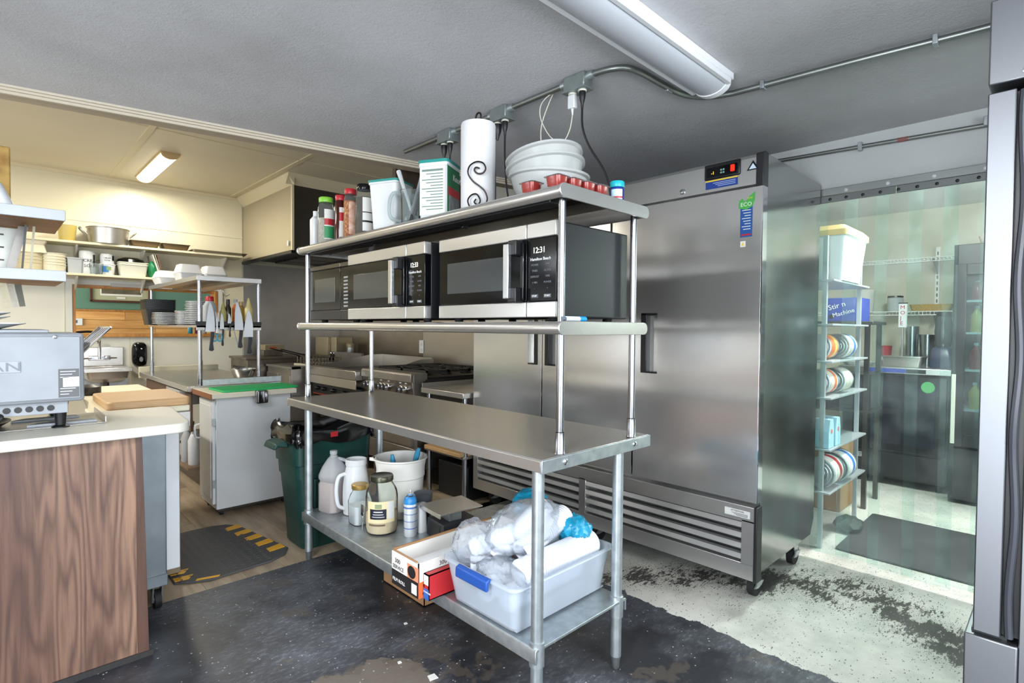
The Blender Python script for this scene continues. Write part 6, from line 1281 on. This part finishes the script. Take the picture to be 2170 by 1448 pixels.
pf.part('frame', MB().box(1.0, 1.03, 9.262, 9.298, 1.62, 2.15).box(1.67, 1.70, 9.262, 9.298, 1.62, 2.15).box(1.0, 1.70, 9.262, 9.298, 1.61, 1.64).box(1.0, 1.70, 9.262, 9.298, 2.13, 2.16), mat('frame_brown', '#4a2818', .4), .004)
pf.part('mat_board', MB().box(1.03, 1.67, 9.285, 9.295, 1.64, 2.13), mat('sage_mat', '#a9ab8c', .7)); pf.part('white_border', MB().box(1.115, 1.60, 9.282, 9.286, 1.705, 2.08), PAPER)
pf.part('print', MB().box(1.13, 1.585, 9.280, 9.283, 1.73, 2.07), mat('print_art', '#6b6350', .6, var=(7, .9), col2='#3b3a2c')); pf.part('title_plate', MB().box(1.30, 1.40, 9.279, 9.283, 1.665, 1.69), PAPER)
th_ = T('thermostat', 'small white thermostat on the pine boards', 'thermostat', (.875, 9.27, 1.29)); th_.part('case', MB().box(.82, .92, 9.262, 9.285, 1.29, 1.385), WHITE, .004); th_.part('screen', MB().box(.83, .865, 9.260, 9.263, 1.32, 1.36), mat('lcd', '#4c566b', .3))
solo('tongs', 'dark tongs lying on the pass-through sill', 'tongs', MB().tube(bez([(.63, 6.85, 1.222), (.72, 6.86, 1.23), (.80, 6.88, 1.222), (.84, 6.86, 1.235)]), .012, 6), BLACKM)
for k, (x, c_, h) in enumerate(((1.63, '#2c7a8c', .16), (1.70, '#5f2f4c', .17), (1.77, '#9fa3a6', .15))):
    o_ = T('shaker_bottle', ('teal shaker bottle on the pass-through sill', 'plum shaker bottle on the pass-through sill', 'steel shaker on the pass-through sill')[k], 'bottle', (x, 6.87, Z0), group='bottles on the sill', local=True); o_.part('body', MB().lathe([(.022, 0), (.024, .003), (.024, h * .8), (.014, h * .9)], n=16), mat('sill_bottle_%d' % k, c_, .3)); o_.part('cap', MB().lathe([(.015, h * .9), (.015, h), (.002, h)], n=14), CHROME)
hk = solo('utensil_hook', 'wire hook hanging above the prep bottles', 'hook', MB().tube(bez([(1.93, 6.785, 1.72), (1.93, 6.74, 1.70), (1.96, 6.73, 1.64), (2.0, 6.74, 1.66)]), .004, 6), GALV)

# ================================================================ floor mat with hazard stripes
MATM = mat('mat_rubber', '#4a4a4b', .75, bump=(6, .2)); N, L = nodes(MATM)
am = T('floor_mat', 'grey diamond-pattern rubber mat with yellow hazard stripes', 'mat', (.95, 3.45, 0), rz=0.0)
pts = [(p[0], p[1]) for p in MB().rring(.30, .37, .09, 0, (.965, 3.41), 8)]
pts = [(.655, 3.09)] + [(.66, 3.16), (.72, 3.05)][1:] + [(.80, 3.015), (1.10, 3.03), (1.20, 3.075), (1.245, 3.15), (1.235, 3.22), (1.15, 3.72), (1.10, 3.79), (1.02, 3.82), (.90, 3.825), (.70, 3.80), (.655, 3.7)]
am.part('pad', MB().prism(pts, .0006, .011), MATM, .004)
dp = MB()
for i in range(13):
    for j in range(24):
        x, y = .69 + .042 * i, 3.07 + .031 * j + (.0155 if i % 2 else 0)
        lim = 1.20 - max(0, (y - 3.3)) * .12
        if x < lim and y < 3.78 and not (x > lim - .06): dp.add([(x - .018, y, .011), (x, y - .013, .011), (x + .018, y, .011), (x, y + .013, .011), (x, y, .0155)], [(0, 1, 4), (1, 2, 4), (2, 3, 4), (3, 0, 4)])
am.part('diamond_tread', dp, MATM, angle=20).__setitem__('kind', 'stuff')
YS = mat('hazard_yellow', '#e0a526', .6, bump=(25, .2))
for k in range(5):
    y = 3.20 + .125 * k; x = 1.238 - .155 * (y - 3.2)
    am.part('stripe', MB().prism([(x - .005, y - .03), (x - .01, y + .035), (x - .095, y + .02 - .01), (x - .095, y - .045)], .011, .0135), YS)
for k in range(2): y = 3.10 + .09 * k; am.part('stripe', MB().prism([(.66, y), (.72, y - .01), (.75, y + .035), (.66, y + .045)], .011, .0135), YS)
am.part('stripe', MB().prism([(.74, 3.045), (.84, 3.02), (.85, 3.035), (.75, 3.062)], .011, .0135), YS)
# litter on the floor
for k, (x, y, s) in enumerate(((1.17, 1.62, .018), (1.13, 1.78, .008), (1.0, 1.35, .011), (1.30, 2.0, .008))):
    solo('paper_scrap', ('folded white paper scrap before the tote', 'tiny paper scrap near the film box', 'pale paper square on the bare patch', 'small scrap under the shelf edge')[k], 'paper', MB().prism([(x - s, y - s * .6), (x + s * .8, y - s), (x + s, y + s * .7), (x - s * .5, y + s)], .0006, .003), PAPER, group='paper scraps on the floor')
# ================================================================ store room
sl = T('ceiling_light', 'ceiling light inside the store room', 'ceiling light', (4.1, .5, 2.39)); sl.part('diffuser', MB().box(3.7, 4.45, .42, .58, 2.345, 2.375), mat('lit_diffuser', '', 0), .01); sl.part('housing', MB().box(3.68, 4.47, .41, .59, 2.375, 2.40), LW)
la = area('store_lamp', (4.08, .5, 2.33), (4.08, .5, 0), .72, .16, 55, (.96, 1.0, .97)); la.parent = sl.o; la.matrix_parent_inverse = Matrix.Translation(-Vector(sl.loc))
# can rack by the doorway
RW = mat('rack_grey', '#b9bfc4', .4, .5)
ck = T('can_rack', 'grey metal can rack just inside the store doorway', 'rack', (3.95, 1.25, 0))
for x in (3.56, 4.3):
    for y in (1.02, 1.55): ck.part('post', MB().box(x - .012, x + .012, y - .012, y + .012, 0, 1.86), RW)
SHZ = (.30, .36 + .255, .86, 1.135, 1.345, 1.56)
for z in (.345, .60, .905, 1.12, 1.34, 1.60): ck.part('shelf', MB().prism([(3.53, z), (4.32, z), (4.32, z - .012), (3.53, z - .012)], .965, 1.57, 'y'), RW, .002)
CANM = mat('can_tin', '#b8bcc0', .3, .9)
def can(label, x, y, z, r, L_, lab, band=None):
    c = T('food_can', label, 'can', (x + L_ / 2, y, z), group='cans lying on the rack')
    R = Matrix.Translation((x, y, z + r + .002)) @ Matrix.Rotation(pi / 2, 4, 'Y')
    c.part('tin', MB().lathe([(r * .9, .004), (r * .92, 0), (r, .001), (r, .004), (r * .96, .006), (r * .96, L_ - .006), (r, L_ - .004), (r, L_), (r * .9, L_ - .004)], n=30).xf(R), CANM)
    for q in (.75, .55, .35): c.part('lid_ring', MB().tube([(q * r * math.cos(t), q * r * math.sin(t), .002) for t in [2 * pi * k / 24 for k in range(25)]], .002, 4).xf(R), CANM)
    l_ = c.part('label', MB().lathe([(r * .97, .012), (r * .975, .013), (r * .975, L_ - .013), (r * .97, L_ - .012)], n=30).xf(R), lab)
    if band: c.part('label_band', MB().lathe([(r * .98, L_ * .55), (r * .982, L_ * .56), (r * .982, L_ * .8), (r * .98, L_ * .81)], n=30).xf(R), band, 0, l_)
LO = mat('label_orange', '#d9713a', .5); LY = mat('label_yellow', '#e2c05a', .5); LWh = mat('label_pale', '#d9d6cf', .5, var=(20, .4), col2='#b0856a'); LB = mat('label_blue3', '#3a72c0', .5)
can('tin can with an orange label on the upper rack shelf', 3.62, 1.075, 1.12, .079, .16, LO, LY); can('tin can with a blue and white label behind the orange one', 3.86, 1.035, 1.12, .079, .16, LWh, LB)
can('large tin can with a pale label on the middle rack shelf', 3.60, 1.07, .905, .079, .17, LWh, LO); can('second tin can with a pale label on the middle shelf', 3.82, 1.045, .905, .079, .17, LWh)
can('big white-labelled can low on the rack', 3.60, 1.045, .345, .092, .18, PAPER, RED); can('big white-labelled can behind the low one', 3.82, 1.03, .345, .092, .18, PAPER, LB)
for k in range(2):
    x, y = 3.60 + .13 * k, 1.02; m_ = T('carton', ('pale blue milk-style carton at the rack front', 'pale blue milk-style carton behind the front one')[k], 'carton', (x, y, .60), group='blue cartons on the rack')
    m_.part('box', MB().box(x - .05, x + .05, y - .04, y + .05, .601, .70), mat('carton_pale_blue', '#a8d4e6', .5), .002); m_.part('gable', MB().prism([(x - .05, .70), (x + .05, .70), (x + .03, .77), (x - .03, .77)], y - .04, y + .05, 'y'), mat('carton_pale_blue', '', 0)); m_.part('dot', MB().cyl((x, y - .042, .70), (x, y - .039, .70), .014, n=14), mat('dot_coral', '#d9775f', .5))
solo('snack_bag', 'tan paper packet lying on the rack shelf', 'packet', MB().box(3.58, 3.75, 1.0, 1.14, .86, .90).box(3.6, 3.74, 1.02, 1.12, .84, .90), mat('packet_tan', '#b99a7a', .7), bev=.01) if False else None
pb = solo('cardboard_box', 'tan cardboard box on the floor behind the can rack', 'box', MB().box(4.35, 4.7, 1.12, 1.45, .002, .52), CARD, bev=.004)
wbn = T('storage_bin', 'white plastic bin with an amber lid on top of the rack', 'bin', (3.95, 1.02, 1.60)); wbn.part('bin', MB().rloft([(.20, .10, .02, 1.602), (.24, .125, .03, 1.86), (.25, .135, .03, 1.865)], (3.86, 1.06)), mat('bin_white', '#e6e9ea', .4)); wbn.part('lid', MB().rloft([(.25, .137, .03, 1.866), (.25, .137, .03, 1.90), (.22, .11, .03, 1.93)], (3.86, 1.06)), mat('lid_amber', '#e8c88a', .4))
bb = T('blue_box', 'blue carton with white slanted lettering on a side table', 'box', (4.75, 1.15, 1.37)); BX = 4.60
bb.part('carton', MB().box(BX, BX + .3, 1.09, 1.31, 1.37, 1.545), mat('deep_blue', '#27409a', .45), .002)
fr_ = ((0, -.96, .28), (0, .28, .96), (-1, 0, 0)); bb.text('lettering', 'Stir n', (BX - .002, 1.29, 1.452), .055, INKW, fr_); bb.text('lettering', 'Machine', (BX - .002, 1.26, 1.398), .045, INKW, fr_); bb.part('emblem', MB().cyl((BX - .002, 1.27, 1.405), (BX, 1.27, 1.405), .018, n=16), BLACK)
stt = T('side_table', 'tall dark steel cart carrying the blue carton', 'cart', (4.75, 1.2, 0)); stt.part('top', MB().box(4.55, 4.95, .99, 1.6, 1.345, 1.369), DKSTEEL, .003)
for x in (4.58, 4.92):
    for y in (1.03, 1.56): stt.part('leg', MB().box(x - .015, x + .015, y - .015, y + .015, 0, 1.345), DKSTEEL)
stt.part('shelf', MB().box(4.56, 4.94, 1.0, 1.59, .70, .72), DKSTEEL); 
solo('black_microwave', 'black countertop oven on the cart shelf', 'oven', MB().box(4.58, 4.92, 1.02, 1.45, .722, .98).box(4.574, 4.58, 1.06, 1.3, .75, .95), BLACKM, bev=.004)
# black undercounter fridge with stainless top
kf = T('undercounter_fridge', 'black undercounter fridge with a stainless top in the store room', 'fridge', (5.72, 1.0, 0))
kf.part('cabinet', MB().box(5.44, 6.08, .66, 1.40, .06, .94), BLACKM, .006); kd = kf.part('door', MB().box(5.40, 5.44, .67, 1.39, .30, .93), mat('door_black', '#14161b', .22, coat=.3), .004)
kf.part('door_frame', MB().box(5.396, 5.40, .74, 1.20, .36, .88), mat('door_navy', '#1b222d', .15, coat=.4), .003, kd); kf.part('top_edge', MB().box(5.36, 6.08, .64, 1.42, .95, 1.0), STEEL, .004); kf.part('badge_strip', MB().box(5.357, 5.36, .93, 1.22, .958, .99), mat('badge_blue', '#3a4c9c', .4)); kf.part('badge_strip', MB().box(5.356, 5.36, .80, .93, .958, .99), BLACK)
kf.part('kick', MB().box(5.42, 5.46, .67, 1.39, .08, .28), BLACKM); kg = kf.part('name_plate', MB().box(5.412, 5.42, 1.20, 1.38, .215, .255), mat('plate_pale', '#b9bdbf', .4)); kf.text('brand_lettering', 'EVEREST', (5.411, 1.375, .222), .036, INK, parent=kg)
for y in (.72, 1.34): kf.part('foot', MB().cyl((5.5, y, 0), (5.5, y, .08), .02), BLACKM)
es = kf.part('energy_sticker', MB().box(5.398, 5.40, .75, .83, .69, .82), mat('sticker_sky', '#3f8fc6', .5)); kf.part('leaf_emblem', MB().cyl((5.394, .79, .85), (5.398, .79, .85), .045, n=20), mat('sticker_leaf', '#55b06a', .5))
# things on it
solo('steam_pan', 'shallow stainless pan on the black fridge', 'pan', MB().rloft([(.10, .13, .02, 1.001), (.115, .145, .02, 1.08), (.12, .15, .02, 1.082), (.12, .15, .02, 1.088)], (5.60, .99)), STEEL2)
solo('white_tray', 'white oval tray on the black fridge', 'tray', MB().rloft([(.07, .10, .06, 1.001), (.085, .13, .07, 1.03), (.08, .125, .07, 1.03)], (5.50, 1.30)), WHITE)
for k, (x, y, h, r) in enumerate(((5.78, .965, .34, .05), (5.8, .86, .27, .06))): solo('cocktail_shaker', ('taller steel shaker behind the pan', 'shorter steel shaker behind the pan')[k], 'shaker', MB().lathe([(r * .8, 0), (r, h), (r * .95, h), (.002, h - .01)], n=24), mat('shaker_steel', '#8d9196', .22, 1), loc=(x, y, 1.001), local=True, group='steel shakers')
bd_ = T('blender', 'tall dark blender jar with its base on the black fridge', 'blender', (5.62, .73, 1.001), local=True); bd_.part('base', MB().rloft([(.085, .075, .02, 0), (.09, .08, .03, .05), (.075, .07, .04, .15), (.055, .055, .03, .17)]), mat('blender_navy', '#2a3350', .35)); bd_.part('jar', MB().lathe([(.045, .17), (.05, .175), (.062, .30), (.05, .42)], n=20), mat('jar_smoke', '#5b6167', .2, trans=.3)); bd_.part('lid', MB().lathe([(.053, .42), (.05, .455), (.04, .46)], n=20), BLACK)
solo('red_cup', 'red plastic cup on the black fridge', 'cup', MB().lathe([(.033, 0), (.042, .16), (.044, .165), (.038, .16)], n=20), RED, loc=(5.85, 1.165, 1.001), local=True)
sg = T('hanging_sign', 'narrow vertical sign with red letters hanging in the store room', 'sign', (5.55, 1.0, 1.33)); sg.part('board', MB().box(5.545, 5.552, .965, 1.025, 1.33, 1.53), WHITE, .002); sg.part('cap', MB().box(5.544, 5.553, .963, 1.027, 1.53, 1.54), DKSTEEL)
for k, ch_ in enumerate('MOJE'): sg.text('lettering', ch_, (5.544, 1.014, 1.485 - .045 * k), .045, RED)
solo('sign_stand', 'thin steel rod carrying the vertical sign', 'rod', MB().cyl((5.556, .995, 1.0), (5.556, .995, 1.34), .006), GALV)
# wire wall shelves
WW = mat('wire_white', '#e3e4e0', .4)
for z, y0, y1, lab in ((1.93, .66, 1.75, 'upper white wire shelf on the store wall'), (1.47, .66, 1.75, 'lower white wire shelf on the store wall')):
    w = T('wire_shelf', lab, 'shelf', (5.95, 1.1, z)); g = MB(); n = int((y1 - y0) / .026)
    for k in range(n + 1): y = y0 + (y1 - y0) * k / n; g.tube([(5.79, y, z - .03), (5.79, y, z), (6.09, y, z)], .0022, 4)
    w.part('wire_deck', g, WW)
    for x, zz in ((5.79, z), (5.79, z - .03), (5.94, z - .003), (6.08, z)): w.part('rail', MB().cyl((x, y0, zz), (x, y1, zz), .004, n=6), WW)
    w.part('bracket', MB().prism([(6.1, z - .005), (5.83, z - .005), (6.1, z - .13)], .84, .85, 'y'), RW)
st_ = T('shelf_standard', 'slotted white shelf rail on the store wall', 'rail', (6.09, .845, 1.2)); st_.part('rail', MB().box(6.085, 6.1, .83, .86, 1.25, 2.05), WW)
for k in range(14): st_.part('slot', MB().box(6.0835, 6.086, .84, .85, 1.29 + .053 * k, 1.32 + .053 * k), mat('slot_dark', '#6f716c', .6))
pj = T('jar', 'clear jar of white powder on the lower wire shelf', 'jar', (5.92, 1.12, 1.472), local=True); pj.part('glass', MB().lathe([(.06, 0), (.062, .12), (.055, .13)], n=24), MILK); pj.part('lid', MB().lathe([(.06, .13), (.06, .145), (.002, .146)], n=24), DKSTEEL)
solo('popcorn_bucket', 'white paper bucket on the lower wire shelf', 'bucket', MB().lathe([(.07, 0), (.085, .20), (.075, .21), (.06, .2)], n=24), PAPER, loc=(5.92, 1.36, 1.472), local=True)
solo('wicker_basket', 'low tan basket on the lower wire shelf', 'basket', MB().rloft([(.07, .13, .02, 0), (.085, .15, .03, .06), (.08, .145, .03, .06), (.065, .125, .02, .008)], (0, 0)), mat('wicker', '#b8995a', .8, var=(60, .5)), loc=(5.94, .86, 1.474), local=True)
solo('plastic_wrap_pile', 'grey bundled plastic on the upper wire shelf', 'bundle', crumple('x', (0, 0, 0), (.1, .2, .05), FILM, 31) and MB().rloft([(.08, .16, .05, 0), (.1, .2, .06, .05), (.06, .12, .04, .10)], (0, 0)), mat('bundle_grey', '#b9bab6', .5), loc=(5.93, .98, 1.932), local=True) if False else None
# glass-door drinks fridge
gf = T('drinks_fridge', 'black glass-door drinks fridge in the store room', 'fridge', (5.55, .35, 0))
gf.part('cabinet', MB().box(5.24, 5.28, .60, .625, .05, 1.95).box(5.24, 5.9, .61, .63, .05, 1.95).box(5.24, 5.9, -.12, -.10, .05, 1.95).box(5.88, 5.9, -.1, .61, .05, 1.95).box(5.24, 5.9, -.12, .63, 1.80, 1.95).box(5.24, 5.9, -.12, .63, .03, .42), BLACKM, .004)
gd_ = gf.part('door_frame', MB().box(5.20, 5.24, .55, .62, .44, 1.80).box(5.20, 5.24, -.11, -.05, .44, 1.80).box(5.20, 5.24, -.05, .55, 1.72, 1.80).box(5.20, 5.24, -.05, .55, .44, .52), BLACK, .003)
gf.part('glass', MB().box(5.218, 5.224, -.05, .55, .52, 1.72), film_mat('fridge_glass', '#cfe0e2', .05, .03, gloss=.15), 0, gd_)
gf.part('handle', MB().tube(bez([(5.2, .30, 1.42), (5.15, .30, 1.35), (5.14, .30, 1.05), (5.15, .30, .75), (5.2, .30, .68)]), .014, 8), CHROME, 0, gd_)
for z in (.70, 1.0, 1.28, 1.52): gf.part('shelf', MB().box(5.28, 5.86, -.08, .6, z, z + .015), WW)
cols = ('#d9b84a', '#5a9c8a', '#c9cfd2', '#b33a44', '#e2c860', '#7fb0c4'); i = 0
for z in (.715, 1.015, 1.295, 1.535):
    for y in (.50, .40, .29):
        b = T('drink_bottle', '%s drink bottle, %s, on the %s shelf of the drinks fridge' % (('yellow', 'sea green', 'pale grey', 'red', 'light yellow', 'pale blue')[i % 6], ('outer', 'middle', 'inner')[i % 3], ('bottom', 'second', 'third', 'top')[i // 3]), 'bottle', (5.36, y, z), group='bottles in the drinks fridge', local=True); hh = .20 if z < 1.5 else .15
        b.part('body', MB().lathe([(.036, 0), (.038, .003), (.038, hh * .62), (.014, hh * .85), (.013, hh * .9)], n=16), mat('drink_%d' % (i % 6), cols[i % 6], .25)); b.part('cap', MB().lathe([(.015, hh * .9), (.015, hh), (.002, hh)], n=12), WHITE); i += 1
solo('hat', 'white and red packet pile on top of the drinks fridge', 'packets', MB().rloft([(.1, .14, .03, 1.951), (.12, .16, .04, 2.02), (.08, .1, .03, 2.09)], (5.5, .35)), mat('packet_white', '#d9d6d2', .6, var=(8, .7), col2='#d0604a'))
gf.part('door_edge_strip', MB().box(5.19, 5.20, .595, .62, .46, .98), mat('strip_ivory', '#d6d2c4', .5), .002)
solo('floor_mat', 'black rubber mat on the white floor inside the store room', 'mat', MB().prism([(p[0], p[1]) for p in MB().rring(.44, .55, .02, 0, (4.04, .40), 4)], .001, .012), mat('mat_black', '#3c3c3e', .7, var=(6, .3), col2='#555558'), bev=.003)
crumple('dark green cloth crumpled on the floor by the can rack', (4.0, .98, .045), (.10, .08, .05), mat('bag_green', '#2f3d36', .6), 44, name='cloth', cat='cloth', n=3)
